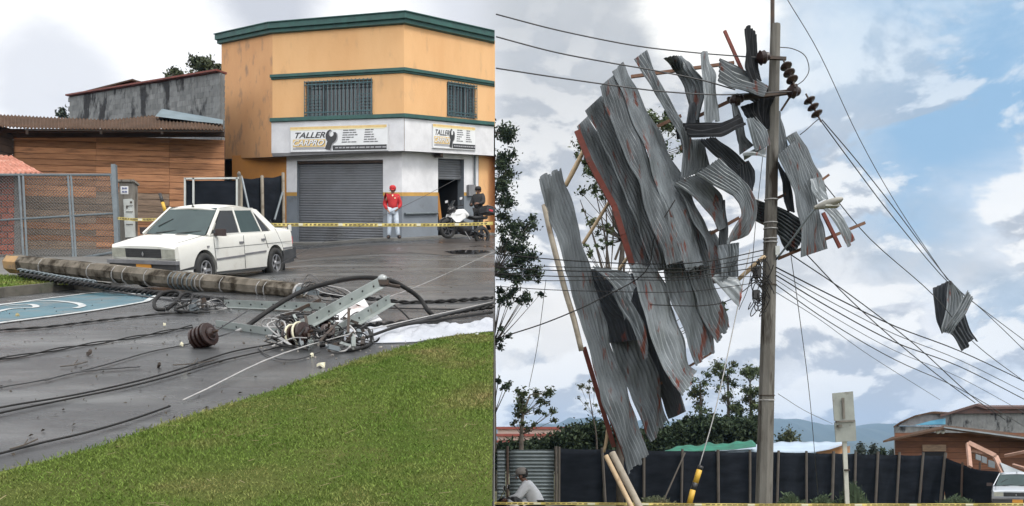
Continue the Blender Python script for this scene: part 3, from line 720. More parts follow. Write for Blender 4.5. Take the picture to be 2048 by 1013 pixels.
ev = [(-60, 262), (0, 253), (60, 256), (140, 257), (250, 259), (340, 258), (447, 260)]; rg = [(-60, 230), (0, 230), (100, 235), (210, 240), (262, 236), (310, 231), (360, 235), (447, 250)]
def interp(L_, x): return float(np.interp(x, [p[0] for p in L_], [p[1] for p in L_]))
A = []
for i in range(9):
    row = []; t = i/8
    for px in np.linspace(-60, 446, 340):
        e = P(px, interp(ev, px), 26.1); r_ = P(px, interp(rg, px), 30.2); p = e.lerp(r_, t); ph = px/7.2*2*PI
        p.z += .028*math.sin(ph)+.03*math.sin(px*.05)*math.sin(t*3); row.append(tuple(p))
    A.append(row)
m = MB(); m.slab(A, .02, (0, 0, 1)); m.smooth = True; m.build('roof', M['brownroof'], hs)
m = MB()
for px in (54, 202, 324): m.bar(P(px, 258, 26.25), P(px, 268, 26.5), .07, .03)
m.build('gutter_bracket', M['zinc'], hs)
m = MB(); D_ = 28.6; fl = [(308, 232), (322, 214), (398, 226), (392, 244), (360, 240)]
m.add([P(310, 233, 28.6), P(324, 218, 29.6), P(398, 231, 29.9), P(390, 243, 28.6), P(324, 219, 29.7), P(398, 232, 30.2), P(446, 240, 30.0), P(446, 248, 28.5), P(330, 234, 30.8)], [(0, 1, 2, 3), (3, 2, 6, 7), (1, 0, 8), (1, 8, 6)])
props(m.build('roof_flashing', M['bluezinc']), 'pale blue folded metal flashing lying on the brown roof', 'flashing')
# block wall behind
bw = thing('block_wall_shed', 'long soot-stained concrete block wall with rusty coping behind the timber house', 'wall', P(440, 300, 31))
a, b = P(141, 195, 39), P(444.5, 146, 31.1); m = MB(); m2 = MB(); ln = math.hypot(a.x-b.x, a.y-b.y); d = Vector((b.x-a.x, b.y-a.y, 0))/ln; Rz = Matrix.Rotation(math.atan2(d.y, d.x), 3, 'Z')
nb = int(ln/.4)
for r in range(20):
    for i in range(nb+1):
        u = (i+.5*(r % 2))*.4
        if u > ln-.05: continue
        top = a.z+(b.z-a.z)*u/ln-.03; zc = top-(r+.5)*.2
        sl_ = (b.z-a.z)/ln; p0 = Vector((a.x+d.x*u, a.y+d.y*u, zc)); m.bar(p0, p0+Vector((d.x, d.y, sl_))*min(.39, ln-u), .2+random.uniform(-.004, .004), .192)
m.build('blocks', M['block'], bw)
m2.add([Vector((p.x-.0, p.y-.075, z)) for p, z in ((a, a.z-4.2), (b, b.z-4.2), (b, b.z-.03), (a, a.z-.03))], [(0, 1, 2, 3)]); m2.build('mortar_backing', M['mortar'], bw)
m = MB(); m.bar(a+Vector((0, -.05, .02)), b+Vector((0, -.05, .02)), .4, .06); m.build('coping', M['rust'], bw)
m = MB(); t1, t2, t3 = P(168, 188, 38.6), P(272, 162, 36.5), P(294, 168, 35.5); m.bar(t1, t2, .3, .06); m.bar(t2, t3, .3, .06)
m.add([P(168, 190, 38.8), t2+Vector((0, .2, 0)), P(294, 170, 35.7)], [(0, 1, 2)]); m.build('gable_sheet', M['brownroof'], bw)
# brick shed with clay tiles
sh = thing('brick_shed', 'red hollow-brick shed with a small clay tile roof at the far left', 'shed', P(10, 510, 24.9))
m = MB(); mm = MB(); a, b = P(-160, 440, 24.8), P(46, 440, 25.0); zb = G(a.x, 24.8)-.3
r = 0; z = zb
while z < P(0, 352, 24.9).z-.02:
    x = a.x+(.0 if r % 2 else -.17)
    while x < b.x-.3: m.box(Vector((x+.17, 24.86, z+.08)), (.315, .12, .142)); x += .345
    z += .172; r += 1
m.build('bricks', M['brick'], sh)
zt = P(0, 352, 24.9).z; mm.box(Vector(((a.x+b.x)/2, 24.9, (zb+zt)/2)), (b.x-a.x+.02, .14, zt-zb)); mm.box(Vector((b.x-.05, 24.86, (zb+zt)/2)), (.16, .13, zt-zb)); mm.build('mortar', M['mortar'], sh)
A = []
for i in range(17):
    t = i/16; row = []
    for k in range(97):
        s_ = k/96; pb = P(lerpP(-160, 87, s_), lerpP(353, 350, s_), 24.2); pt_ = P(lerpP(-200, 26, s_), lerpP(300, 316, s_), 26.2)
        p = pb.lerp(pt_, t); p.z += .045*abs(math.sin(s_*24*PI))+.03*(1-(t*5) % 1)+.01*math.sin(k*1.7+i); row.append(tuple(p))
    A.append(row)
m = MB(); m.slab(A, .02, (0, 0, 1)); m.build('tile_roof', M['clay'], sh)
# chain link gate
gt = thing('chain_link_gate', 'grey tubular gate filled with chain link in front of the brick shed', 'gate', P(150, 516, 23.9))
def Dg(px): return 23.6+(px+60)/300*.5
def gp_(px, py): return P(px, py, Dg(px))
top = lambda px: 350+(.5 if px > 0 else 0); mid = lambda px: 441-px*.06; bot = lambda px: 527-(px-100)*.17 if px > 60 else 531-px*.02
fr = MB()
def rail(fn, a, b, r=.028): fr.tube([gp_(px, fn(px)) for px in np.linspace(a, b, 5)], r, 6)
rail(top, -170, 228, .035); rail(mid, -170, 232); rail(bot, -170, 236, .035)
for x0, x1 in ((-170, -165), (-60, -55), (38, 48), (46, 55), (136, 147), (142, 152), (222, 234)): fr.tube([gp_(x0, top(x0)), gp_(x1, bot(x1))], .03, 6)
fr.build('frame', M['galv'], gt)
def chain(c00, c10, c11, c01, pitch, name, parent, r=.0065):
    """woven diamonds between four corners"""
    mb = MB(); w = (c10-c00).length; h = (c01-c00).length
    def q(x, y): u, v = x/w, y/h; return c00*(1-u)*(1-v)+c10*u*(1-v)+c11*u*v+c01*(1-u)*v
    s = -h
    while s < w:
        for sg in (0, 1):
            x0, y0 = (s, 0) if s >= 0 else (0, -s); x1, y1 = (s+h, h) if s+h <= w else (w, w-s)
            if x1-x0 < .01: continue
            a, b = ((x0, y0), (x1, y1)) if not sg else ((x0, h-y0), (x1, h-y1)); mb.tube([q(*a), q(*b)], r, 3, caps=False)
        s += pitch
    return mb.build(name, M['chain'], parent)
for x0, x1, y0, y1 in ((-164, -60, -160, -56), (-55, 38, -52, 44), (52, 136, 54, 146), (146, 222, 150, 234)):
    chain(gp_(y0, bot(y0)), gp_(y1, bot(y1)), gp_(x1, top(x1)), gp_(x0, top(x0)), .085, 'chain_link', gt)
m = MB(); p = P(236, 512, 24.1); m.bar(p, Vector((P(228, 330, 24.1).x, 24.1, P(228, 330, 24.1).z)), .12, .12); props(m.build('gate_post', M['galv']), 'tall square grey steel post at the right end of the chain link gate', 'post')
# meter pillar
mp_ = thing('meter_pillar', 'narrow concrete meter pillar with a tall white box right of the gate post', 'pillar', P(253, 505, 24.6))
m = MB(); a, b = P(240, 364, 24.7), P(268, 364, 24.7); zb = G(a.x, 24.7)-.1; m.box(((a.x+b.x)/2, 24.8, (a.z+zb)/2), (b.x-a.x, .3, a.z-zb)); m.box(((a.x+b.x)/2, 24.78, a.z), (b.x-a.x+.08, .38, .06)); m.build('pillar', M['concrete'], mp_)
m = MB(); c = P(259, 438, 24.5); m.box(c, (.23, .14, 1.04), Matrix.Rotation(-.05, 3, 'Y')); bx = m.build('meter_box', M['meter'], mp_)
m = MB()
for py in (412, 424, 449): m.box(P(259, py, 24.42), (.19, .012, .012))
m.box(P(262, 405, 24.42), (.05, .012, .05)); m.box(P(254, 415, 24.42), (.03, .012, .06)); m.build('meter_detail', M['iron'], bx)
m = MB(); m.box(P(249, 381, 24.5), (.20, .03, .21)); pl = m.build('number_plaque', M['signwhite'], mp_)
m = MB()
for py in (377, 384): 
    for k in (-.055, -.02, .02, .055): m.box(P(249, py, 24.478)+Vector((k, 0, 0)), (.022, .006, .045))
m.build('plaque_number', mat('plaque_blue', (.05, .07, .2), rough=.5), pl)
# guy guard
def guard(name, label, pts, r, mats_, n=4):
    root = thing(name, label, 'cable guard', pts[0]); a, b = Vector(pts[0]), Vector(pts[1])
    for i in range(n):
        m = MB(); m.tube([a.lerp(b, i/n), a.lerp(b, (i+1)/n)], r, 8); m.smooth = True; m.build('band', mats_[i % 2], root)
    return root
g1 = guard('guy_wire_guard', 'striped yellow and black guy wire guard leaning behind the white car', (P(352, 495, 23.4), P(320, 388, 23.6)), .045, (M['yellow'], M['plastic_blk']), 6)
# shade net gate and fence
ng = thing('shade_net_gate', 'white framed gate panel covered with dark shade net behind the car roof', 'gate', P(420, 500, 26.4))
m = MB()
for px in (370, 387, 474): m.bar(P(px, 356, 26.4), P(px, 505, 26.4), .05, .05)
m.bar(P(370, 358, 26.4), P(478, 357, 26.4), .05, .05, up=(0, 1, 0)); m.build('frame', M['meter'], ng)
def net(px0, px1, t0, t1, b0, b1, d0, d1, sag=3, n=24, wr=.03):
    A = []
    for j in range(11):
        v = j/10; row = []
        for i in range(n+1):
            u = i/n; px = px0+(px1-px0)*u; ty = t0+(t1-t0)*u+sag*math.sin(PI*u); by = b0+(b1-b0)*u
            p = P(px, ty+(by-ty)*v, d0+(d1-d0)*u); p.y += wr*math.sin(u*9+v*3)*math.sin(v*5+u*2+px0); row.append(tuple(p))
        A.append(row)
    m = MB(); m.slab(A, .006, (0, -1, 0)); m.smooth = True; return m
net(372, 473, 361, 361, 500, 500, 26.42, 26.42, 1).build('net', M['net'], ng)
nf = thing('shade_net_fence', 'dark shade net fence on rough stakes against the orange workshop wall', 'fence', P(525, 500, 27.5))
for x0, x1, t0, t1, d0, d1 in ((482, 524, 357, 355, 26.6, 27.4), (526, 567, 356, 350, 27.4, 28.2)): net(x0, x1, t0, t1, 500, 497, d0, d1, 2).build('net', M['net'], nf)
for a, b, r in ((P(482, 352, 26.5), P(482, 500, 26.5), .05), (P(524, 352, 27.3), P(526, 500, 27.3), .05), (P(566, 346, 28.1), P(568, 500, 28.1), .05), (P(484, 356, 26.4), P(505, 450, 26.0), .03), (P(565, 385, 28), P(549, 440, 27.6), .035)):
    m = MB(); m.tube([a, b], r, 7); m.build('stake', M['greypole'] if r > .04 else M['galv'], nf)
m = MB(); m.tube([P(478, 350, 26.45), P(476, 505, 26.45)], .04, 8); m.lathe([(.05, 0), (.06, .05), (.03, .12)], Matrix.Translation(P(478, 352, 26.45)), 10); props(m.build('fence_post', M['concrete']), 'round-headed concrete post between the net gate and the net fence', 'post')
# barrier tape
def tape(name, label, pts, w, seed=1, mark=.11):
    root = thing(name, label, 'barrier tape', pts[0]); q = cr([tuple(p) for p in pts], 14); m, k, e = MB(), MB(), MB(); A = []
    for i, p in enumerate(q): s_ = .15*math.sin(i*.9+seed); A.append([(p[0], p[1]+s_*w, p[2]-w/2), (p[0], p[1]-s_*w, p[2]+w/2)])
    m.slab(A, .002, (0, -1, 0)); m.build('ribbon', M['tape'], root)
    L_ = 0; rnd = random.Random(seed); i = 0; seg = [Vector(x) for x in q]; tot = sum((seg[j+1]-seg[j]).length for j in range(len(seg)-1)); s = 0; j = 0; acc = 0
    nxt = 0.0; c = 0
    while nxt < tot-.1:
        while j < len(seg)-2 and acc+(seg[j+1]-seg[j]).length < nxt: acc += (seg[j+1]-seg[j]).length; j += 1
        d = (seg[j+1]-seg[j]).normalized(); p = seg[j]+d*(nxt-acc)
        if c % 9 == 8: e.box(p+Vector((0, -.022, 0)), (.11, .004, w*.8)); nxt += .15
        else: k.box(p+Vector((0, -.022, 0)), (rnd.uniform(.045, .08), .004, w*.45)); nxt += mark
        c += 1
    k.build('tape_print', M['tapemark'], root); e.build('tape_emblem', M['tapewhite'], root)
tape('barrier_tape', 'yellow printed barrier tape stretched in front of the workshop', [P(534, 450, 23.6), P(650, 450, 23.7), P(780, 450.5, 24), P(900, 450, 24.3), P(986, 447, 24.6)], .085)
tape('barrier_tape', 'yellow barrier tape from the gate post to behind the white car', [P(236, 437, 24.0), P(280, 440, 23.6), P(345, 439, 23.2), P(425, 444, 23.2), P(500, 448, 23.4)], .075, 4)

# ================================================================ CAR
def wheel(name, parent, M4, r=.3, w=.19, rimr=.19, spokes=5):
    X = M4 @ Matrix.Rotation(PI/2, 4, 'X')
    m = MB(); m.lathe([(rimr, -w/2), (r-.03, -w/2), (r, -w/2+.03), (r, w/2-.03), (r-.03, w/2), (rimr, w/2), (rimr-.01, 0)], X, 28); m.smooth = True
    wh = m.build(name, M['rubber'], parent, local=True)
    m = MB(); m.lathe([(rimr, -w/2+.01), (rimr-.02, w/2-.01), (rimr-.035, w/2-.01), (rimr-.05, -.02), (.02, -.03)], X, 28)
    m.lathe([(.045, -.05), (.05, w/2-.03), (.03, w/2-.01)], X, 12)
    for k in range(spokes):
        a = 2*PI*k/spokes; d = Vector((math.cos(a), math.sin(a), 0)); m.bar(X @ (d*.04+Vector((0, 0, w/2-.045))), X @ (d*(rimr-.02)+Vector((0, 0, w/2-.03))), .05, .02, up=X.to_3x3() @ Vector((0, 0, 1)))
        b = MB()
    m.build('rim', M['rim'], wh, local=True)
    return wh
def boolean(o, cutters):
    dg = None
    for c in cutters:
        md = o.modifiers.new('b', 'BOOLEAN'); md.operation = 'DIFFERENCE'; md.object = c; md.solver = 'EXACT'
    bpy.context.view_layer.update(); me = bpy.data.meshes.new_from_object(o.evaluated_get(bpy.context.evaluated_depsgraph_get()))
    o.modifiers.clear(); o.data = me
    for c in cutters: bpy.data.objects.remove(c)
def sedan(root, paint, st=0):
    wb = 1.24
    # lower body: cross sections along the length
    stn = [(2.00, .30, .70, .72, .71), (1.95, .26, .745, .77, .75), (1.5, .22, .815, .81, .76), (1.05, .20, .875, .815, .78), (.6, .19, .885, .82, .78), (0, .19, .90, .82, .78), (-.8, .19, .905, .82, .78), (-1.2, .20, .92, .815, .78), (-1.6, .22, .925, .81, .77), (-1.98, .30, .93, .78, .74), (-2.05, .36, .90, .74, .70)]
    rows_ = []
    for x, zb, zt, w, wt in stn:
        h = [(w-.10, zb), (w-.02, zb+.05), (w, zb+.22), (w, zt-.22), (w-.01, zt-.07), (wt, zt-.012), (wt-.12, zt), (wt*.45, zt+.022)]
        sec = [(-y, z) for y, z in h]+[(y, z) for y, z in reversed(h)]
        rows_.append([(x, y, z) for y, z in sec])
    n = len(rows_[0]); m = MB(); vs = [v for r in rows_ for v in r]
    fs = [(i*n+j, i*n+(j+1) % n, (i+1)*n+(j+1) % n, (i+1)*n+j) for i in range(len(rows_)-1) for j in range(n)]
    fs += [tuple(range(n-1, -1, -1)), tuple((len(rows_)-1)*n+j for j in range(n))]; m.add(vs, fs)
    bm = bmesh.new(); o = m.build('body', paint, root, local=True); bm.from_mesh(o.data); bmesh.ops.recalc_face_normals(bm, faces=bm.faces); bm.to_mesh(o.data); bm.free()
    cut = []
    for sx in (wb, -wb):
        for sy in (1, -1):
            c = MB(); c.lathe([(.355, -.15), (.355, .15)], Matrix.Translation((sx, sy*.80, .30)) @ Matrix.Rotation(PI/2, 4, 'X'), 28); c.build('c', paint, root, local=True)
            cc = [q for q in COL.objects if q.name.startswith('c') and q.data and q.name.split('.')[0] == 'c'][-1]; cut.append(cc)
    o.parent = None
    for c in cut: c.parent = None
    boolean(o, cut); o.parent = root
    bm = bmesh.new(); bm.from_mesh(o.data)
    for f_ in bm.faces: f_.smooth = True
    for e_ in bm.edges: e_.smooth = not (len(e_.link_faces) == 2 and e_.calc_face_angle(0) > math.radians(24))
    bm.to_mesh(o.data); bm.free()
    m = MB()
    for sx in (wb, -wb):
        for sy in (1, -1): m.lathe([(.352, -.01), (.352, .01)], Matrix.Translation((sx, sy*.66, .30)) @ Matrix.Rotation(PI/2, 4, 'X'), 20)
    m.build('wheel_well', M['dark'], root, local=True)
    # cabin
    zr, zb = 1.345, .89
    Fb, Ft, Rt, Rb, Rp = (1.02, .69), (.36, .555), (-.83, .55), (-1.28, .64), (-1.42, .68)
    A = []
    for x, w, z in ((.42, .545, zr-.03), (.30, .56, zr), (-.1, .565, zr+.03), (-.55, .56, zr+.02), (-.80, .55, zr-.01), (-.90, .53, zr-.05)):
        A.append([(x, y*w, z+.035*(1-y*y)) for y in np.linspace(-1, 1, 9)])
    m = MB(); m.slab(A, .035, (0, 0, 1)); m.smooth = True; m.build('roof', paint, root, local=True)
    def pnl(pts, name, mt, th=.012, par=root):
        m = MB(); nrm = (Vector(pts[1])-Vector(pts[0])).cross(Vector(pts[2])-Vector(pts[0])).normalized(); m.prism(pts, nrm*-th/2, nrm*th/2); return m.build(name, mt, par, local=True)
    pnl([(Fb[0], -Fb[1], zb), (Fb[0], Fb[1], zb), (Ft[0], Ft[1]-.01, zr), (Ft[0], -Ft[1]+.01, zr)], 'windscreen', M['carglass'])
    pnl([(Rb[0], -Rb[1], zb+.03), (Rb[0], Rb[1], zb+.03), (Rt[0]-.03, Rt[1]-.02, zr-.02), (Rt[0]-.03, -Rt[1]+.02, zr-.02)], 'rear_window', M['carglass_dark'])
    for s_ in (1, -1):
        yb = lambda z, e=0: s_*(.765-(z-.88)*.42+e)
        def S_(x, z, e=0): return (x, yb(z, e), z)
        pnl([S_(.86, .91), S_(.0, .91), S_(-.06, 1.30), S_(.34, 1.30)], 'front_side_window', M['carglass_dark'], .012)
        pnl([S_(-.06, .91), S_(-.80, .91), S_(-.70, 1.30), S_(-.12, 1.30)], 'rear_side_window', M['carglass'] if s_ > 0 else M['carglass_dark'], .012)
        pnl([S_(-.84, .91), S_(-1.12, .91), S_(-.76, 1.28)], 'quarter_window', M['carglass_dark'], .012)
        m = MB()
        for (x0, z0, x1, z1, w) in ((1.03, .885, .36, 1.335, .05), (-.03, .885, -.09, 1.33, .05), (-.82, .885, -.73, 1.32, .035), (.38, 1.325, -.80, 1.325, .045), (.95, .895, -1.2, .90, .03)):
            m.bar(S_(x0, z0, .004), S_(x1, z1, .004), .03, w, up=(0, s_, 0) if False else (0, 0, 1)) if abs(x1-x0) > .5 and abs(z1-z0) < .1 else m.bar(S_(x0, z0, .004), S_(x1, z1, .004), w, .03, up=(0, s_, .4))
        m.build('pillar', paint, root, local=True)
        pnl([S_(-1.10, .88, .002), S_(-1.50, .90, -.02), S_(-.93, 1.31, 0), S_(-.80, 1.33, 0), S_(-.76, 1.28, .004), S_(-1.16, .92, .006)], 'rear_pillar', paint, .03)
        # gaps, trims and handles
        m = MB(); e = s_*.822
        def line(x0, z0, x1, z1, w=.008): m.bar((x0, e, z0), (x1, e, z1), w, .006, up=(0, 1, 0))
        line(.93, .86, .90, .30); line(-.07, .86, -.07, .26); line(-.84, .86, -.95, .60); line(.93, .24, -.85, .24, .03)
        line(.93, .66, -1.9, .70, .006)
        m.build('door_gap', M['bumper'], root, local=True)
        m = MB(); m.bar((.88, s_*.825, .47), (-.07, s_*.828, .50), .032, .012, up=(0, 1, 0)); m.bar((-.09, s_*.828, .52), (-.86, s_*.828, .545), .032, .012, up=(0, 1, 0)); m.bar((-1.55, s_*.82, .57), (-1.95, s_*.80, .58), .03, .012, up=(0, 1, 0)); m.build('side_moulding', M['greyplastic'], root, local=True)
        for x in (.02, -.78):
            m = MB(); m.box((x+.0, s_*.827, .735 if x > -.5 else .765), (.13, .015, .04)); m.build('door_handle', M['greyplastic'], root, local=True)
        m = MB(); m.box((.80, s_*.90, .935), (.09, .19, .12)); m.bar((.86, s_*.78, .90), (.82, s_*.84, .92), .04, .03); m.build('wing_mirror', M['brownplastic'], root, local=True)
        m = MB(); m.box((1.985-.0, s_*.565, .605), (.05, .30, .15), Matrix.Rotation(s_*-.06, 3, 'Z')); m.build('headlight', M['lamp'], root, local=True)
        m = MB(); m.box((-1.95, s_*.62, .72), (.18, .28, .14)); m.build('tail_light', M['redlens'], root, local=True)
        m = MB(); m.bar((1.45, s_*.80, .42), (1.98, s_*.74, .40), .02, .16, up=(0, 0, 1)); m.bar((-1.52, s_*.815, .40), (-2.02, s_*.77, .42), .03, .26, up=(0, 0, 1)); m.build('bumper_end', M['bumper'], root, local=True)
        m = MB(); m.box((1.12, s_*.822, .70), (.06, .012, .03)); m.build('side_indicator', M['greyplastic'], root, local=True)
        m = MB(); m.box((-1.56, s_*.72, .20), (.02, .2, .2)); m.build('mud_flap', M['rubber'], root, local=True)
    m = MB(); m.box((1.985, 0, .605), (.05, .81, .15)); 
    for k in range(5): m.box((2.014, 0, .548+k*.028), (.012, .78, .006))
    gl = m.build('grille', M['bumper'], root, local=True)
    m = MB(); m.prism([(2.02, 0, .63), (2.02, .022, .59), (2.02, 0, .55), (2.02, -.022, .59)], (0, 0, 0), (.01, 0, 0)); m.build('badge', M['rim'], gl, local=True)
    m = MB(); m.box((2.01, 0, .33), (.12, 1.52, .20)); bp = m.build('front_bumper', M['bumper'], root, local=True)
    m = MB(); m.box((2.04, 0, .46), (.14, 1.56, .06)); m.build('bumper_band', M['greyplastic'], bp, local=True)
    m = MB(); m.box((2.085, .05, .375), (.015, .34, .13)); m.build('number_plate', M['plate'], root, local=True)
    m = MB(); m.box((-2.05, 0, .46), (.16, 1.56, .22)); m.build('rear_bumper', M['bumper'], root, local=True)
    m = MB()
    for s0, s1 in ((-.45, -.05), (.05, .55)): m.bar((1.035, s0, .91), (1.0-.35*.2, s1, .955), .014, .014)
    m.bar((.86, -.52, 1.02), (.66, -.30, 1.15), .014, .014); m.build('wiper', M['plastic_blk'], root, local=True)
    m = MB(); 
    for y in (-.38, .22): m.box((1.12, y, .893), (.05, .26, .006))
    m.bar((1.04, .70, .893), (1.86, .655, .777), .008, .006); m.bar((1.04, -.70, .893), (1.86, -.655, .777), .008, .006); m.build('bonnet_gap', M['bumper'], root, local=True)
    m = MB(); m.lathe([(.012, 0), (.008, .05)], Matrix.Translation((.40, 0, 1.375)), 8); m.box((.40, 0, 1.372), (.05, .03, .02)); m.build('aerial_base', M['plastic_blk'], root, local=True)
    m = MB(); m.box((-2.02, .72, .955), (.05, .05, .12)); m.box((-2.0, 0, .945), (.03, 1.3, .02)); m.build('boot_lip', paint, root, local=True)
    for i, (sx, sy) in enumerate(((wb, 1), (wb, -1), (-wb, 1), (-wb, -1))):
        wheel('wheel', root, Matrix.Translation((sx, sy*.735, .30)) @ Matrix.Rotation(0 if sy < 0 else PI, 4, 'Z'))
def ground_frame(x, y, yaw, dz=0.0, plane=None):
    e = .5; gx = (G(x+e, y)-G(x-e, y))/(2*e); gy = (G(x, y+e)-G(x, y-e))/(2*e)
    if plane: gx, gy = plane
    up = Vector((-gx, -gy, 1)).normalized(); fw = Vector((math.cos(yaw), math.sin(yaw), 0)); fw.z = gx*fw.x+gy*fw.y; fw.normalize(); lf = up.cross(fw).normalized()
    R_ = Matrix((fw, lf, up)).transposed().to_4x4(); R_.translation = (x, y, G(x, y)+dz); return R_
car = thing('parked_car', 'old white four-door saloon parked behind the fallen pole', 'car', (0, 0, 0)); OFF[car.name] = Vector((0, 0, 0))
sedan(car, M['car_white'])
CARM = ground_frame(-5.98, 17.9, math.radians(250), plane=(-.01, .29))
CARM.translation.z = G(-6.04, 17.9)-.015
car.matrix_world = CARM @ Matrix.Diagonal((.915, .955, 1.045, 1))

# ================================================================ PEOPLE
def skin(name, chain_v, edges, rad, mt, parent, M4, sub=1):
    me = bpy.data.meshes.new(name); me.from_pydata([tuple(v) for v in chain_v], edges, []); o = bpy.data.objects.new(name, me); COL.objects.link(o)
    sk = o.modifiers.new('s', 'SKIN'); sk.use_smooth_shade = True
    for i, sv in enumerate(me.skin_vertices[0].data):
        r = rad[i]; sv.radius = (r, r) if not isinstance(r, tuple) else r; sv.use_root = (i == 0)
    ss = o.modifiers.new('u', 'SUBSURF'); ss.levels = sub; ss.render_levels = sub
    bpy.context.view_layer.update(); me2 = bpy.data.meshes.new_from_object(o.evaluated_get(bpy.context.evaluated_depsgraph_get()))
    bpy.data.objects.remove(o); me2.transform(M4); me2.name = name
    me2.materials.clear(); me2.materials.append(mt)
    for p in me2.polygons: p.use_smooth = True
    r = bpy.data.objects.new(name, me2); COL.objects.link(r); r.parent = parent; return r
def person(label, M4, J, mats_, cap=None, brim=True, loc=None):
    """J: joints (x forward, y left, z up); body one continuous skin with clothes over it"""
    root = thing('person', label, 'person', (0, 0, 0)); I = Matrix()
    names = ['pelvis', 'waist', 'chest', 'neck0', 'neck', 'head0', 'head1', 'crown']
    v = [J[k] for k in names]; ed = [(i, i+1) for i in range(7)]; r = [.12, .11, .13, .06, .05, .065, .085, .05]
    def chain_(start, pts, rr):
        b = start
        for p, q in zip(pts, rr): v.append(p); r.append(q); ed.append((b, len(v)-1)); b = len(v)-1
        return b
    for s_ in 'LR':
        chain_(0, [J['hip'+s_], J['knee'+s_], J['ank'+s_], J['toe'+s_]], [.075, .048, .028, .02])
        w = chain_(2, [J['sho'+s_], J['elb'+s_], J['wri'+s_], J['palm'+s_]], [.046, .034, .026, .03])
        pd_ = (Vector(J['palm'+s_])-Vector(J['wri'+s_])).normalized(); side = Vector((1, 0, 0)) if abs(pd_.x) < .7 else Vector((0, 0, 1)); inw = pd_.cross(side)
        for k, (o_, l_) in enumerate(((-.03, .07), (-.01, .08), (.01, .075), (.03, .06))):
            b = Vector(J['palm'+s_])+side*o_; chain_(w, [b+pd_*l_*.5, b+pd_*l_+inw*.015], [.009, .008])
        chain_(w, [Vector(J['palm'+s_])+side*.045-pd_*.02], [.010])
    skin('body', v, ed, r, mats_['skin'], root, M4)
    def sub_(name, keys, edges, rad, mt):
        return skin(name, [J[k] for k in keys], edges, rad, mt, root, M4)
    up = Vector(J['chest']); 
    tp = ['chest', 'waist', 'pelvis', 'neck0', 'shoL', 'elbL', 'wriL', 'shoR', 'elbR', 'wriR']
    sub_('jacket', tp, [(0, 1), (1, 2), (0, 3), (0, 4), (4, 5), (5, 6), (0, 7), (7, 8), (8, 9)], [.165, .155, .155, .09, .105, .078, .052, .105, .078, .052], mats_['top'])
    sub_('trousers', ['pelvis', 'hipL', 'kneeL', 'ankL', 'hipR', 'kneeR', 'ankR'], [(0, 1), (1, 2), (2, 3), (0, 4), (4, 5), (5, 6)], [.135, .105, .08, .065, .105, .08, .065], mats_['legs'])
    for s_ in 'LR': sub_('shoe', ['ank'+s_, 'toe'+s_], [(0, 1)], [.07, .068], M['shoe'])
    H = Vector(J['head1']); fw = Vector(J.get('face', (1, 0, 0))).normalized(); lf = Vector((0, 0, 1)).cross(fw).normalized(); upv = fw.cross(lf)
    FR = Matrix((fw, lf, upv)).transposed().to_4x4(); FR.translation = H; FR = M4 @ FR
    if cap:
        m = MB(); m.lathe([(.108, .0), (.112, .04), (.10, .09), (.06, .125), (.01, .135)], FR @ Matrix.Translation((-.005, 0, .005)), 18)
        if brim: m.prism([(.08, -.07, .015), (.19, -.05, -.01), (.205, 0, -.012), (.19, .05, -.01), (.08, .07, .015)], (0, 0, 0), (0, 0, .012)); m.v[-10:] = [tuple(FR @ Vector(q)) for q in m.v[-10:]]
        m.smooth = True; m.build('cap', cap, root, local=True)
    m = MB(); m.lathe([(.07, -.06), (.088, -.01), (.092, .03), (.082, .09), (.03, .112)], FR @ Matrix.Translation((-.034, 0, 0)), 16); m.smooth = True; m.build('hair', M['hair'], root, local=True)
    m = MB(); m.lathe([(.02, 0), (.012, .03)], FR @ Matrix.Translation((.085, 0, -.045)) @ Matrix.Rotation(PI/2, 4, 'Y'), 8)
    for s_ in (1, -1): m.lathe([(.022, -.008), (.025, .008)], FR @ Matrix.Translation((0, s_*.098, -.03)) @ Matrix.Rotation(PI/2, 4, 'X'), 8)
    m.build('nose_and_ears', mats_['skin'], root, local=True)
    m = MB()
    for s_ in (1, -1): m.box(FR @ Vector((.086, s_*.034, -.015)), (.02, .022, .012))
    m.box(FR @ Vector((.085, 0, -.085)), (.015, .04, .008)); m.build('eyes_and_mouth', M['hair'], root, local=True)
    return root
def stand(sway=.0, armL='side', armR='side', hands_fwd=.06):
    J = dict(pelvis=(0, 0, .93), waist=(0, 0, 1.08), chest=(.0, 0, 1.28), neck0=(0, 0, 1.43), neck=(.01, 0, 1.48), head0=(.02, 0, 1.535), head1=(.025, 0, 1.60), crown=(.02, 0, 1.66))
    for k, s_ in (('L', 1), ('R', -1)):
        J['hip'+k] = (0, s_*.09, .90); J['knee'+k] = (.02, s_*.105, .49); J['ank'+k] = (-.01, s_*.12, .08); J['toe'+k] = (.15, s_*.15, .03)
        J['sho'+k] = (0, s_*.17, 1.40); J['elb'+k] = (-.03, s_*.25, 1.13); J['wri'+k] = (hands_fwd, s_*.20, .93); J['palm'+k] = (hands_fwd+.05, s_*.16, .87)
    return J
p = P(786, 479, 29.35); J = stand(hands_fwd=.02); J['kneeL'] = (.08, .13, .50); J['ankL'] = (.05, .18, .08); J['toeL'] = (.19, .24, .03); J['elbR'] = (-.06, -.27, 1.14); J['chest'] = (0, .02, 1.28); J['head1'] = (.05, 0, 1.60); J['face'] = (1, 0, -.35)
for k, s_ in (('L', 1), ('R', -1)): J['wri'+k] = (.10, s_*.17, .95+.02*s_); J['palm'+k] = (.13, s_*.12, .88+.03*s_)
Mp = Matrix.Translation((p.x, p.y-.05, G(p.x, p.y)+.06)) @ Matrix.Rotation(-PI/2+.1, 4, 'Z')
man = person('man in red cap, red jacket and pale jeans standing by the garage shutter', Mp, J, dict(skin=M['skin'], top=M['red'], legs=M['jeans']), cap=M['red'])
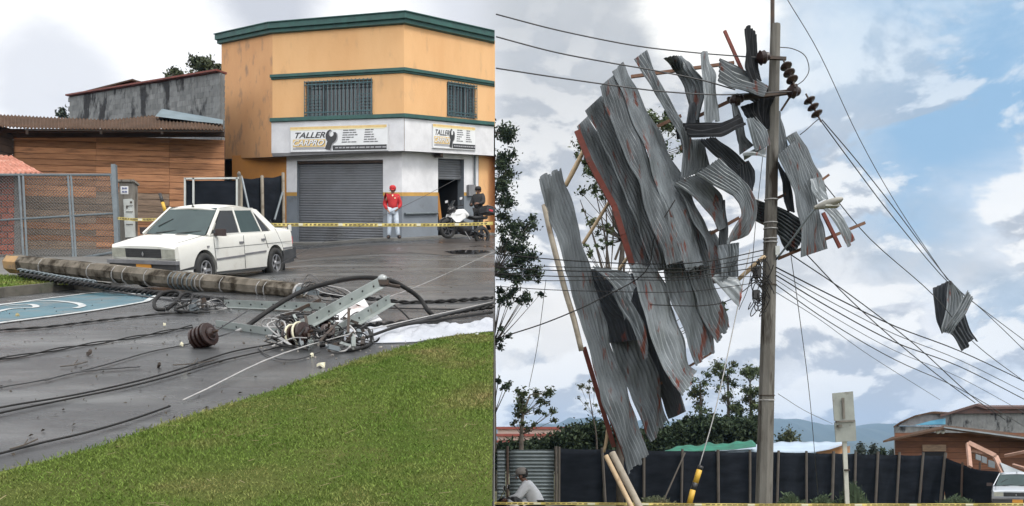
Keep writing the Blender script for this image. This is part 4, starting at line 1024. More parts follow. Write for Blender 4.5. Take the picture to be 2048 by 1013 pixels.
m = MB(); m.prism([(.15, -.03, 1.40), (.17, 0, 1.33), (.15, .03, 1.40)], (0, 0, 0), (.012, 0, 0)); m.box((.165, .075, 1.29), (.012, .05, .03)); m.build('collar_mark', M['signcream'], man, local=True, M=Mp)
p2 = P(957, 470, 30.4); J = stand(); J['face'] = (1, .3, -.2)
for k, s_ in (('L', 1), ('R', -1)): J['elb'+k] = (.08, s_*.24, 1.12); J['wri'+k] = (.24, s_*.15, 1.08); J['palm'+k] = (.29, s_*.10, 1.07)
Mp = Matrix.Translation((p2.x, p2.y, G(p2.x, p2.y)+.06)) @ Matrix.Rotation(-PI/2-.5, 4, 'Z')
person('man dressed in black standing behind the motorcycle', Mp, J, dict(skin=M['skin_dark'], top=M['blackcloth'], legs=M['blackcloth']), cap=M['hair'], brim=False)

# ================================================================ MOTORCYCLES
def motorcycle(name, label, M4):
    root = thing(name, label, 'motorcycle', (0, 0, 0)); root.matrix_world = M4
    B = lambda mb, nm, mt, sm_=False, par=None: mb.build(nm, mt, par or root, local=True, smooth=sm_)
    for x in (.72, -.70):
        X = Matrix.Translation((x, 0, .31)) @ Matrix.Rotation(PI/2, 4, 'X'); m = MB()
        m.lathe([(.23, -.05), (.29, -.055), (.31, -.03), (.315, 0), (.31, .03), (.29, .055), (.23, .05), (.23, -.05)], X, 28, caps=False); w = B(m, 'wheel', M['rubber'], True)
        m = MB(); m.lathe([(.232, -.04), (.215, -.04), (.215, .04), (.232, .04)], X, 28, caps=False); m.lathe([(.05, -.07), (.05, .07)], X, 12)
        for k in range(6): a = k*PI/3; m.bar((x, 0, .31), (x+.22*math.cos(a), 0, .31+.22*math.sin(a)), .03, .03, up=(0, 1, 0))
        m.lathe([(.10, .055), (.14, .055), (.14, .062), (.10, .062)], X, 20, caps=False); B(m, 'rim', M['engine'], par=w)
    for s_ in (.09, -.09):
        m = MB(); m.tube([(.72, s_, .31), (.50, s_, .92)], .026, 8); B(m, 'fork', M['engine'], True)
    m = MB(); A = []
    for i in range(7): a = -.3+i*.35; A.append([(.72+.35*math.cos(a), y, .31+.35*math.sin(a)) for y in (-.06, 0, .06)])
    m.slab(A, .012, (0, 0, 1)); B(m, 'front_mudguard', M['mblack'])
    def loft(secs, nm, mt, par=None):
        m = MB(); n = 14; rws = []
        for x, z, ry, rz in secs: rws.append([(x, ry*math.cos(2*PI*k/n), z+rz*math.sin(2*PI*k/n)) for k in range(n)])
        vs = [v for r in rws for v in r]; m.add(vs, [(i*n+j, i*n+(j+1) % n, (i+1)*n+(j+1) % n, (i+1)*n+j) for i in range(len(rws)-1) for j in range(n)]+[tuple(range(n)), tuple((len(rws)-1)*n+j for j in range(n))])
        return B(m, nm, mt, True, par)
    loft([(.62, .72, .10, .05), (.52, .76, .17, .11), (.36, .82, .19, .15), (.15, .88, .17, .14), (-.02, .85, .12, .09), (-.10, .81, .08, .04)], 'tank_fairing', M['mwhite'])
    m = MB()
    for s_ in (1, -1): m.prism([(.66, s_*.14, .78), (.70, s_*.13, .66), (.52, s_*.17, .52), (.36, s_*.17, .55), (.12, s_*.16, .74), (.20, s_*.17, .88)], (0, -.012, 0), (0, .012, 0))
    B(m, 'side_fairing', M['mwhite'])
    loft([(.72, .86, .04, .05), (.66, .90, .11, .10), (.55, .95, .12, .10), (.48, .96, .06, .05)], 'headlamp_cowl', M['mblack'])
    m = MB(); m.prism([(.66, -.1, .97), (.66, .1, .97), (.52, .08, 1.22), (.52, -.08, 1.22)], (0, 0, 0), (-.01, 0, 0)); B(m, 'windshield', M['carglass_dark'])
    m = MB(); m.tube([(.40, .38, 1.04), (.46, .22, 1.03), (.50, 0, 1.0), (.46, -.22, 1.03), (.40, -.38, 1.04)], .016, 8, m=3); B(m, 'handlebar', M['mblack'], True)
    for s_ in (1, -1):
        m = MB(); m.tube([(.44, s_*.28, 1.05), (.50, s_*.36, 1.20)], .008, 6); m.box((.50, s_*.38, 1.23), (.03, .14, .09)); mi = B(m, 'mirror', M['mblack'])
        m = MB(); m.box((.52, s_*.38, 1.23), (.012, .12, .075)); B(m, 'mirror_face', M['mwhite'], par=mi)
    loft([(.36, .46, .13, .16), (.1, .44, .17, .20), (-.18, .46, .14, .17)], 'engine', M['engine'])
    loft([(.02, .82, .10, .05), (-.25, .80, .15, .06), (-.55, .86, .14, .06), (-.85, .92, .08, .05)], 'seat', M['mblack'])
    m = MB(); m.tube([(.1, -.12, .3), (-.3, -.16, .30), (-.85, -.2, .42)], .05, 10, m=2); B(m, 'exhaust', M['engine'], True)
    m = MB(); m.tube([(-.70, .08, .31), (-.15, .1, .42)], .03, 8); m.tube([(-.70, -.08, .31), (-.15, -.1, .42)], .03, 8); B(m, 'swing_arm', M['engine'])
    m = MB(); m.tube([(.1, .12, .3), (.0, .28, .03)], .014, 6); B(m, 'side_stand', M['engine'])
    m = MB(); m.box((-.9, 0, .78), (.14, .04, .05)); m.bar((-.85, 0, .8), (-1.0, 0, .55), .18, .015); B(m, 'tail', M['mblack'])
    m = MB(); m.box((-.88, 0, 1.13), (.36, .42, .22)); m.box((-.88, 0, 1.26), (.28, .34, .08)); tc_ = B(m, 'top_case', M['mblack'])
    bv = tc_.modifiers.new('b', 'BEVEL'); bv.width = .05; bv.segments = 3
    m = MB(); m.box((-.85, .215, 1.13), (.16, .012, .06)); m.box((-.85, -.215, 1.13), (.16, .012, .06)); m.box((-1.065, 0, 1.13), (.012, .3, .06)); B(m, 'reflector', M['redlens'], par=tc_)
    return root
q = P(928, 472, 29.0)
MC = Matrix.Translation((q.x+.02, q.y, G(q.x, q.y))) @ Matrix.Rotation(PI+.72, 4, 'Z') @ Matrix.Rotation(-.08, 4, 'X')
bike = motorcycle('motorcycle', 'white and black motorcycle with a top case parked outside the doorway', MC)
# ================================================================ FALLEN POLE AND DEBRIS
fp = thing('fallen_pole', 'weathered concrete utility pole lying across the road in front of the white car', 'utility pole', P(300, 560, 15.5))
a, b = P(22, 528, 17.9), P(603, 586, 13.7)
m = MB(); pp = [a.lerp(b, t) for t in np.linspace(0, 1, 30)]
for i, p in enumerate(pp): p.z += .003*math.sin(i*1.7)+.012
m.tube(pp, [(.178-.042*i/29)*(1+.008*math.sin(i*2.3)) for i in range(30)], 8); m.build('pole', M['oldpole'], fp)
m = MB(); m.tube([a.lerp(b, .002), a.lerp(b, .055)], .186, 8); m.build('painted_end', mat('orange_stained_concrete', (.42, .25, .10), (.25, .17, .10), 5, .8, c3=(.12, .1, .08), sc3=4), fp)
def ringat(t, mt, w=.012, nm='band'):
    m = MB(); d = (b-a).normalized(); c = a.lerp(b, t); X = Matrix.Translation(c) @ d.to_track_quat('Z', 'Y').to_matrix().to_4x4() @ Matrix.Rotation(.12, 4, 'X'); r = .178-.042*t+.006
    m.lathe([(r-.003, -w), (r+.001, -w), (r+.001, w), (r-.003, w)], X, 16); m.build(nm, mt, fp)
for t in (.155, .345, .437, .475, .55): ringat(t, M['pale_wire'], .004)
for t in (.63, .645, .66, .675, .69, .705): ringat(t, M['galv'], .010)
for t in (.715, .73, .79, .895, .915): ringat(t, M['pale_wire'], .004)
ringat(.997, M['pale_wire'], .02)
m = MB(); d = (b-a).normalized()
for k in range(6):
    s_ = b+Vector((random.uniform(-.05, .03), random.uniform(-.08, .08), random.uniform(-.08, .08))); m.tube([s_, s_+d*.12+Vector((0, 0, random.uniform(-.04, .06))), s_+d*random.uniform(.15, .3)+Vector((0, random.uniform(-.1, .1), random.uniform(-.1, .1)))], .006, 5, m=3)
m.build('bent_rebar', M['iron'], fp)
m = MB(); m.bar(b+Vector((-.05, -.13, .02)), b+Vector((.3, -.15, -.02)), .02, .10); m.build('pole_bracket', M['galv'], fp)
# small fittings
def cable(name, label, pts, r, mt, group=None, m_=6, n=6, cat='cable'):
    g = MB(); g.tube(pts, r, n, m=m_); g.smooth = True
    return props(g.build(name, mt), label, cat, group)
def twisted(name, label, pts, r, mt, turns=.35, strands=2, amp=1.0, group=None):
    q = [Vector(x) for x in cr([tuple(p) for p in pts], 30)]; g = MB(); L_ = 0; out = [[] for _ in range(strands)]
    for i, p in enumerate(q):
        if i: L_ += (q[i]-q[i-1]).length
        d = (q[min(i+1, len(q)-1)]-q[max(i-1, 0)]).normalized(); u = d.cross(Vector((0, 0, 1))).normalized(); w = u.cross(d)
        for s_ in range(strands): a_ = L_/turns*2*PI+s_*2*PI/strands; out[s_].append(p+(u*math.cos(a_)+w*math.sin(a_))*r*amp)
    for o_ in out: g.tube(o_, r, 5)
    g.smooth = True; return props(g.build(name, mt), label, 'cable', group)
def Q(px, py, lift=.02): return GP(px, py)+Vector((0, 0, lift))
# cables on the road, left to right
GA = 'black cables lying across the wet road'
twisted('power_cable', 'twisted black cable on the road nearest the blue parking bay', [Q(-120, 673), Q(0, 664), Q(90, 658), Q(180, 647), Q(270, 637), Q(345, 630), Q(420, 628)], .0075, M['cable'], .42, group=GA)
twisted('power_cable', 'loosely twisted pair of black cables running to the left brown insulator', [Q(-120, 738), Q(0, 722), Q(60, 713), Q(150, 697), Q(230, 685), Q(310, 671), Q(385, 656)], .007, M['cable'], .9, amp=1.6, group=GA)
cable('power_cable', 'single thin cable ending at the left brown insulator', [Q(-120, 806), Q(0, 780), Q(90, 764), Q(200, 737), Q(300, 708), Q(390, 688), Q(450, 672, .12), Q(500, 652, .2)], .007, M['wire'], GA)
cable('power_cable', 'upper of two close black cables running to the right insulator', [Q(-120, 852), Q(0, 821), Q(140, 797), Q(260, 771), Q(360, 743), Q(460, 709), Q(560, 690)], .0075, M['cable'], GA)
cable('power_cable', 'lower of two close black cables running to the right insulator', [Q(-120, 862), Q(0, 832), Q(120, 807), Q(250, 780), Q(340, 757), Q(440, 727), Q(520, 708), Q(600, 688)], .0075, M['cable'], GA)
cable('power_cable', 'thin brown cable curving over the middle of the road', [Q(90, 766), Q(140, 752), Q(200, 744), Q(280, 738)], .006, M['wire'], GA)
cable('power_cable', 'nearest dark cable fading towards the grass edge', [Q(-120, 944), Q(0, 914), Q(80, 893), Q(170, 872), Q(260, 846), Q(340, 818)], .0075, M['cable'], GA)
cable('fallen_wire', 'pale thin wire slanting over the debris to the road centre', [Q(366, 806, .02), P(620, 690, 9.0), P(986, 604, 12)], .0065, M['pale_wire'], cat='wire')
cable('fallen_wire', 'thin pale wire rising across the road to the upper right', [P(760, 600, 13), P(830, 575, 14), P(910, 540, 15.6), P(986, 505, 17.5)], .005, M['pale_wire'], cat='wire')
cable('fallen_wire', 'thin grey wire from the car boot up past the garage shutter', [P(548, 535, 18.2), P(620, 497, 20), P(700, 462, 22), P(830, 402, 25), P(925, 352, 27)], .006, M['wire'], cat='wire')
cable('fallen_wire', 'thin wire hanging down over the rear wing of the white car', [P(540, 440, 19), P(556, 470, 18.3), P(567, 500, 18), P(566, 540, 18)], .004, M['wire'], cat='wire')
# bundle lying against the pole
g_ = [P(40, 548, 17.3), P(120, 560, 16.4), P(250, 577, 15.2), P(350, 588, 14.2), P(455, 600, 13.1)]
twisted('cable_bundle', 'thick dark cable bundle lying along the underside of the fallen pole', [p+Vector((0, 0, -.02)) for p in g_], .026, M['cable'], .5, 3)
twisted('cable_bundle', 'spiral grey sheathed cable against the left end of the fallen pole', [P(38, 541, 17.4), P(75, 547, 17.1), P(125, 556, 16.6), P(190, 565, 15.9)], .02, M['galv'], .3, 2, 1.4)
cable('cable_bundle', 'loose grey cable beneath the middle of the fallen pole', [Q(200, 582), Q(320, 600), Q(400, 606), Q(480, 616)], .014, M['wire'])
# cable tangle left of the crossarm
def loop(c, rx, ry, tilt=0, n=14, t0=0, t1=2*PI, sq=.35):
    """loop of cable standing in screen-measured size about world point c (metres)"""
    return [c+Vector((rx*math.cos(t+tilt), sq*ry*math.sin(t*1.0+1), ry*math.sin(t)))for t in np.linspace(t0, t1, n)]
c = P(338, 602, 13.3)
cable('cable_loop', 'thick black cable loop under the pole beside the blue bay', [P(330, 620, 12.0), P(312, 618, 12.0), P(309, 603, 12.2), P(325, 587, 12.5), P(350, 583, 12.6), P(362, 590, 12.5), P(352, 605, 12.2), P(335, 618, 11.9)], .026, M['cable'])
cable('cable_loop', 'second black cable loop twisted inside the first beside the blue bay', [P(335, 620, 11.9), P(352, 604, 12.1), P(368, 588, 12.4), P(385, 590, 12.4), P(376, 608, 12.0), P(350, 620, 11.8), P(395, 626, 11.7)], .018, M['cable'])
tg = thing('wire_tangle', 'tangle of thin wires and clamps under the fallen pole', 'wire tangle', P(400, 625, 12.9)); rr = random.Random(3)
for k in range(16):
    x = rr.uniform(350, 440); y = rr.uniform(606, 624); pts = [P(x+rr.uniform(-30, 30), y+rr.uniform(-20, 6), 12.1+rr.uniform(-.25, .25)) for _ in range(5)]
    for p in pts: p.z = max(p.z, G(p.x, p.y)+.01)
    m = MB(); m.tube(pts, .007, 5, m=4); m.build('wire', M['wire'] if k % 3 else M['pale_wire'], tg)
for k in range(5):
    p = Q(rr.uniform(355, 430), rr.uniform(610, 626), .05); m = MB(); m.box(p, (.10, .06, .08), Matrix.Rotation(rr.uniform(0, 3), 3, 'Y')); m.tube([p+Vector((-.06, 0, .03)), p+Vector((.08, 0, -.02))], .014, 6); m.build('clamp', M['iron'] if k % 2 else M['galv'], tg)
# steel crossarms with bolt holes
def crossarm(label, a, b, w=.11, up=(0, -.35, 1), holes=7, mt='steelarm'):
    root = thing('crossarm', label, 'crossarm', a.lerp(b, .5), group='steel crossarms torn from the pole'); m = MB(); d = (b-a).normalized(); u = Vector(up); r = d.cross(u).normalized(); u = r.cross(d)
    m.bar(a, b, .008, w, up=u); m.bar(a-u*w/2+r*.035, b-u*w/2+r*.035, .07, .008, up=u); m.build('angle_section', M[mt], root)
    for i in range(holes):
        c = a.lerp(b, (i+.5)/holes)+u*random.uniform(-.015, .015); k = MB(); X = Matrix.Translation(c) @ r.to_track_quat('Z', 'Y').to_matrix().to_4x4(); k.lathe([(.013, -.007), (.013, .007)], X, 8); k.build('bolt_hole', M['dark'], root)
    return root
crossarm('pale steel crossarm lying flat just below the pole end', P(447, 607, 12.5), P(652, 614, 11.9), .10, holes=9, mt='steelarm')
crossarm('long grey-green crossarm slanting up to the glass disc', P(572, 668, 9.75), P(757, 566, 10.6), .11, holes=8)
crossarm('shorter grey-green crossarm slanting over the white panel', P(668, 664, 9.8), P(780, 598, 10.8), .11, holes=6)
crossarm('crossarm with a rust-stained tip between the two insulators', P(432, 648, 10.7), P(578, 670, 9.85), .09, holes=5)
m = MB(); m.bar(P(495, 616, 12.6), P(548, 656, 11), .05, .02); m.bar(P(530, 650, 11.2), P(640, 600, 12.2), .03, .04); props(m.build('brace_strut', M['iron']), 'dark iron brace below the pale crossarm', 'brace')
# insulators
def drum(label, c, ax, r, w, grooves, name='spool_insulator', extra=None):
    root = thing(name, label, 'insulator', c); X = Matrix.Translation(c) @ Vector(ax).normalized().to_track_quat('Z', 'Y').to_matrix().to_4x4(); pr = [(r*.35, -w/2-.02), (r*.5, -w/2)]
    for i in range(grooves):
        z0 = -w/2+w*i/grooves; z1 = z0+w/grooves; pr += [(r, z0+.004), (r*1.0, z0+(z1-z0)*.55), (r*.62, z0+(z1-z0)*.7), (r*.62, z1)]
    pr += [(r*.5, w/2), (r*.3, w/2+.03)]; m = MB(); m.lathe(pr, X, 24); m.smooth = False; m.build('porcelain', M['porcelain'], root)
    m = MB(); m.lathe([(.014, -w/2-.09), (.014, w/2+.08)], X, 8); m.lathe([(.03, -w/2-.06), (.03, -w/2-.03)], X, 6); m.build('bolt', M['iron'], root); return root, X
c = GP(404, 696); c = Vector((c.x+.02, c.y, c.z+.118))
rt, X = drum('large brown ribbed insulator standing alone on the wet road', c, (.95, -.45, .28), .118, .22, 4)
m = MB(); m.tube([X @ Vector((.122*math.cos(t), .122*math.sin(t), .05)) for t in np.linspace(-1, 2.4, 12)], .006, 5); m.build('tie_wire', M['iron'], rt)
rt, X = drum('brown insulator with two white rings under the long crossarm', P(597, 672, 9.45), (.9, -.5, .2), .125, .26, 4)
for z in (-.06, .04):
    m = MB(); m.tube([X @ Vector((.133*math.cos(t), .133*math.sin(t), z)) for t in np.linspace(0, 2*PI, 20)], .012, 6); m.build('white_ring', M['tapewhite'], rt)
drum('reddish brown insulator lying behind the crossarms', P(644, 640, 10.2), (.9, .3, .1), .10, .22, 3)
rt, X = drum('shattered brown insulator under the short crossarm', P(655, 664, 9.7), (.3, -.8, .5), .08, .14, 2)
m = MB(); X = Matrix.Translation(P(765, 560, 11.0)) @ Matrix.Rotation(.9, 4, 'X'); m.lathe([(.02, -.05), (.09, -.045), (.095, -.02), (.05, .0), (.06, .03), (.03, .06)], X, 20); m.smooth = True
props(m.build('disc_insulator', mat('grey_glass_disc', (.30, .32, .32), rough=.25, spec=.7)), 'pale grey disc insulator on the raised tip of the long crossarm', 'insulator')
m = MB(); m.box(P(766, 566, 10.9), (.14, .08, .06)); m.tube([P(752, 566, 10.9), P(800, 574, 11)], .022, 6); props(m.build('cable_clamp', M['iron']), 'dark cable clamp below the pale disc insulator', 'clamp')
# hoses and cables round the debris
cable('thick_cable', 'thick black cable arching over the debris from the road to the white sheeting', [P(487, 658, 10.4), P(540, 620, 10.7), P(600, 585, 11.0), P(660, 566, 11.1), P(720, 556, 11.1), P(775, 560, 11.0), P(812, 577, 11.1), P(840, 598, 11.2), P(858, 624, 11.1), P(884, 642, 11.2), P(920, 648, 11.2), P(985, 645, 11.4)], .029, M['cable'], n=8)
cable('cable_splice', 'short pale cable sleeve at the lower end of the arching cable', [P(472, 664, 10.4), P(488, 657, 10.4)], .02, M['pale_wire'], m_=0)
cable('cable_splice_wire', 'thin wire from the sleeve to the brown insulator', [P(474, 663, 10.4), P(440, 672, 10.0), P(410, 680, 9.7)], .007, M['wire'])
twisted('thick_cable', 'twisted black cable running right across the road towards the edge', [P(640, 590, 12.8), P(740, 598, 12.6), P(820, 605, 12.9), P(900, 602, 13.0), P(986, 596, 13.3)], .016, M['cable'], .35)
twisted('thick_cable', 'twisted black cable over the white sheeting', [P(690, 672, 9.7), P(716, 658, 10.2), P(760, 650, 10.6), P(830, 642, 10.9), P(900, 626, 11.6), P(986, 612, 12.2)], .019, M['cable'], .3)
cable('thick_cable', 'smooth grey cable resting above the white sheeting', [P(700, 668, 9.9), P(800, 652, 10.4), P(880, 632, 11.2), P(986, 606, 12.0)], .020, M['wire'])
cable('thick_cable', 'black cable lying along the near edge of the white sheeting', [Q(640, 697), Q(720, 690, .06), Q(800, 676, .13), Q(870, 664, .13), Q(985, 648, .14)], .016, M['cable'])
cable('thick_cable', 'thin black cable beyond the white sheeting', [Q(720, 618), Q(800, 620), Q(900, 622), Q(985, 621)], .009, M['cable'])
cable('strap', 'black strap crossing the white sheeting', [P(760, 592, 11.5), P(800, 620, 11), P(830, 650, 10.7), P(858, 670, 10.5)], .010, M['cable'])
cable('cable_loop', 'black cable loop on the road right of the pale ring', [Q(660, 700), Q(690, 706), Q(725, 700), Q(742, 688), Q(735, 676, .1), Q(700, 674, .12), Q(672, 686, .05)], .018, M['cable'])
cable('wire_ring', 'pale grey wire ring standing in the debris', [P(652, 690, 9.1), P(665, 702, 8.95), P(690, 702, 8.95), P(706, 686, 9.1), P(710, 665, 9.3), P(700, 652, 9.4)], .010, M['pale_wire'], cat='wire')
cable('wire_ring', 'thin dark wire looping onto the road below the white-ringed insulator', [P(516, 695, 9.2), Q(530, 712), Q(560, 723), Q(600, 722), Q(640, 708)], .007, M['wire'], cat='wire')
tg = thing('wire_tangle', 'dense tangle of broken wires and fittings below the crossarms', 'wire tangle', P(670, 690, 9.9)); rr = random.Random(11)
for k in range(40):
    x = rr.uniform(560, 730); y = rr.uniform(640, 696); pts = [Q(x+rr.uniform(-40, 40), min(704, y+rr.uniform(-14, 24)), rr.uniform(.01, .2)) for _ in range(5)]
    for p in pts: p.z = max(p.z, G(p.x, p.y)+.012)
    m = MB(); m.tube(pts, rr.choice((.004, .006, .009)), 5, m=4); m.build('wire', (M['cable'], M['wire'], M['cable'], M['cable'], M['cable'], M['pale_wire'])[k % 6], tg)
for k in range(14):
    p = Q(rr.uniform(590, 730), rr.uniform(668, 712), rr.uniform(.02, .12)); m = MB(); Rr = Matrix.Rotation(rr.uniform(0, 3), 3, 'Z') @ Matrix.Rotation(rr.uniform(0, 3), 3, 'Y'); m.box(p, (rr.uniform(.04, .12), .04, .05), Rr); m.tube([p-Rr @ Vector((.08, 0, 0)), p+Rr @ Vector((.08, 0, 0))], .01, 6)
    m.build('fitting', (M['iron'], M['galv'], M['steelarm'])[k % 3], tg)
for k in range(9):
    x, y = rr.uniform(560, 730), rr.uniform(672, 708); a_, b_ = Q(x, y, rr.uniform(.03, .18)), Q(x+rr.uniform(-50, 50), y+rr.uniform(-22, 2), rr.uniform(.03, .3)); m = MB(); m.bar(a_, b_, .03, .01, up=(rr.uniform(-1, 1), -1, .4)); m.build('bent_bracket', (M['iron'], M['steelarm'], M['iron'])[k % 3], tg)
for k in range(5):
    c = Q(rr.uniform(570, 720), rr.uniform(680, 700), .09); m = MB(); q0 = rr.uniform(.07, .13); t0_ = rr.uniform(0, 3); m.tube([c+Vector((q0*math.cos(t), .5*q0*math.sin(t+t0_), .8*q0*math.sin(t))) for t in np.linspace(0, 5.6, 12)], .008, 5, m=2); m.build('wire_coil', (M['cable'], M['wire'])[k % 2], tg)
tg = thing('wire_tangle', 'loose wires curling off the broken pole end', 'wire tangle', P(640, 590, 13))
for k in range(9):
    a_ = P(600+rr.uniform(-5, 12), 583+rr.uniform(-10, 10), 13.5); pts = [a_, a_+Vector((.15, 0, rr.uniform(0, .2))), P(rr.uniform(640, 720), rr.uniform(578, 612), 12.8), P(rr.uniform(680, 780), rr.uniform(590, 620), 12.4)]
    for p in pts: p.z = max(p.z, G(p.x, p.y)+.02)
    m = MB(); m.tube(pts, .007, 5, m=5); m.build('wire', (M['wire'], M['cable'], M['pale_wire'])[k % 3], tg)
# white panel with orange print, white sheeting
wp = thing('white_panel', 'bent white panel with an orange patch among the crossarms', 'panel', P(710, 630, 11.2)); m = MB(); m.slab([[P(640, 655, 10.3), P(700, 650, 10.25), P(764, 640, 10.4)], [P(668, 622, 11.1), P(712, 616, 11.1), P(738, 613, 11.2)], [P(694, 592, 11.9), P(714, 592, 11.9), P(728, 597, 11.8)]], .01, (0, -.6, .8)); m.build('panel', M['signwhite'], wp)
m = MB(); c0 = [P(700, 614, 11.0), P(716, 610, 11.05), P(728, 600, 11.3), P(712, 596, 11.35), P(704, 603, 11.2)]; m.poly([p+Vector((0, -.03, .03)) for p in c0]); m.build('orange_patch', M['orangeprint'], wp)
A = []
for i, (yb, yt) in enumerate(zip(np.linspace(0, 1, 13), np.linspace(0, 1, 13))): pass
for i in range(13):
    v = i/12; row = []
    for j in range(41):
        u = j/40; px = 688+(986-688)*u; bt = np.interp(px, [688, 760, 830, 900, 986], [682, 684, 682, 670, 660]); tp = np.interp(px, [688, 730, 790, 850, 920, 986], [668, 660, 650, 648, 652, 640])
        p = GP(px, bt+(tp-bt)*v, .02); p.z = G(p.x, p.y)+.012+math.sin(PI*v)*(.04*abs(math.sin(u*13+v*3))+.035*abs(math.sin(u*31-v*5))+.03*abs(math.sin(u*7-v*9))); p.z = max(p.z, G(p.x, p.y)+.012); row.append(tuple(p))
    A.append(row)
m = MB(); m.slab(A, .006, (0, 0, 1)); m.smooth = False; props(m.build('tarpaulin', M['tarpwhite']), 'crumpled white plastic sheeting on the road beside the grass', 'tarpaulin')
# litter
def shard(label, px, py, w, mt, seed):
    r_ = random.Random(seed); w *= .75; c = Q(px, py, .015); n = 7; ring = [c+Vector((w*math.cos(2*PI*i/n)*r_.uniform(.6, 1), w*.6*math.sin(2*PI*i/n)*r_.uniform(.5, 1)+0, w*.5*math.sin(2*PI*i/n)*.6+r_.uniform(-.01, .03))) for i in range(n)]
    m = MB(); m.prism(ring, (0, 0, -.012), (0, 0, .012)); m.add([c+Vector((0, 0, w*.5)), ring[0], ring[2], ring[4]], [(0, 1, 2), (0, 2, 3), (0, 3, 1)]); props(m.build('shard', mt), label, 'debris', 'small broken pieces on the road and grass')
shard('white curved shard on the road near the grass edge', 643, 735, .07, M['tapewhite'], 1); shard('pale crumpled scrap on the grass by the white sheeting', 953, 676, .06, M['meter'], 2)
shard('small white piece at the grass edge under the sheeting', 818, 700, .035, M['tapewhite'], 3); shard('white chip beside the large brown insulator', 363, 694, .04, M['tapewhite'], 4); shard('black lump in the middle of the wet road', 178, 712, .045, M['iron'], 5)
shard('white scrap between the two cables left of the insulator', 329, 654, .025, M['tapewhite'], 6); shard('dark lump left of the long pale wire', 318, 736, .03, M['iron'], 7); shard('brown leaf clump on the blue bay', 35, 634, .05, M['straw'], 8)
shard('pale chip on the road below the tangle', 624, 715, .03, M['tapewhite'], 9)
m = MB(); rr = random.Random(2)
for k in range(620):
    px, py = rr.uniform(-100, 985), rr.choice((rr.uniform(505, 700), rr.uniform(600, 930)))
    bound = np.interp(px, [p[0] for p in vb], [p[1] for p in vb])
    if py > bound-4: continue
    p = Q(px, py, .006); s_ = rr.uniform(.005, .022)*(.6+p.y/25); a_ = rr.uniform(0, PI); d = Vector((math.cos(a_), math.sin(a_), GR*math.sin(a_))); e = Vector((-d.y, d.x, GR*d.x)); lt = Vector((0, 0, rr.uniform(.0, .02)))
    m.add([p-d*s_, p-e*s_*.4+lt, p+d*s_*1.3+lt*.5, p+e*s_*.4], [(0, 1, 2), (0, 2, 3)])
props(m.build('leaf_litter', mat('litter', (.03, .025, .018), (.06, .045, .03), 30, .8, isl=.5)), 'dark leaves and grit scattered over the wet road', 'litter', kind='stuff')
m = MB()
for k in range(170):
    px, py = rr.uniform(520, 900), rr.gauss(690, 14)
    bound = np.interp(px, [p[0] for p in vb], [p[1] for p in vb])
    if py > bound-2: continue
    p = Q(px, py, .006); s_ = rr.uniform(.004, .016); m.box(p, (s_*2, s_, s_), Matrix.Rotation(rr.uniform(0, 3), 3, 'Z'))
props(m.build('broken_chips', mat('pale_chips', (.45, .42, .38), (.2, .18, .16), 30, .7, isl=.4)), 'pale broken chips round the debris', 'chips', kind='stuff')
for k, (x0, y0, x1, y1, l) in enumerate(((345, 735, 430, 725, 'forked'), (120, 738, 175, 728, 'straight'), (20, 905, 75, 885, 'bent'))):
    m = MB(); m.tube([Q(x0, y0), Q((x0+x1)/2, (y0+y1)/2+2, .02), Q(x1, y1)], .005, 5, m=3); m.tube([Q((x0+x1)/2, (y0+y1)/2+2, .02), Q((x0+x1)/2+8, (y0+y1)/2-9)], .004, 5)
    props(m.build('twig', M['darkbark']), l+' dark twig on the wet road '+('near the left edge' if k == 2 else 'between the cables'), 'twig')
# ================================================================ RIGHT: STANDING POLE
sp = thing('utility_pole', 'tall leaning octagonal concrete utility pole holding the torn roof', 'utility pole', P(1527, 1117, 15))
b0, t0 = P(1525, 1117, 15), P(1551, 50, 15); m = MB(); pts = [b0.lerp(t0, t) for t in np.linspace(0, 1, 40)]
m.tube(pts, [.152-.068*i/39 for i in range(40)], 8); m.build('pole', M['polegrey'], sp)
def pcol(py): t = (1117-py)/(1117-50); return b0.lerp(t0, t), .152-.068*t
for py in (192, 400, 446, 458, 478, 485, 570, 791, 800):
    c, r = pcol(py); m = MB(); m.lathe([(r+.004, -.008), (r+.012, -.008), (r+.012, .008), (r+.004, .008)], Matrix.Translation(c) @ Matrix.Rotation(.08, 4, 'X'), 12); m.build('strap', M['pale_wire'] if py < 500 or py == 800 else M['iron'], sp)
c, r = pcol(505); m = MB(); m.box(c+Vector((.09, -r-.01, 0)), (.07, .02, .15)); m.build('label_plate', M['meter'], sp)
m = MB(); m.tube([P(1545, 102, 15.1), P(1545, -40, 15.1)], .035, 8); m.build('mast_extension', M['iron'], sp)
m = MB(); a, b = P(1515, 120, 14.8), P(1562, 116, 14.9); m.bar(P(1536, 116, 14.85), P(1572, 118, 14.85), .05, .05); m.bar(P(1455, 200, 14.7), P(1592, 183, 14.75), .07, .07); m.bar(P(1562, 222, 14.85), P(1584, 188, 14.8), .03, .03); m.build('crossarm', M['iron'], sp)
rr = random.Random(5)
for px, py, n_, rad in ((1520, 560, 12, .28), (1515, 590, 8, .2)):
    for k in range(n_):
        c = P(px+rr.uniform(-10, 14), py+rr.uniform(-25, 30), 14.75); m = MB(); t_ = rr.uniform(0, 6)
        m.tube([c+Vector((rad*.4*math.cos(t), -.05+.08*math.sin(t), rad*.7*math.sin(t+t_))) for t in np.linspace(0, rr.uniform(3, 6), 9)], .008, 5, m=2); m.build('coiled_wire', M['cable'], sp)
m = MB(); m.box(P(1514, 545, 14.75), (.12, .1, .18)); m.box(P(1512, 590, 14.75), (.1, .1, .14)); m.build('splice_box', M['plastic_blk'], sp)
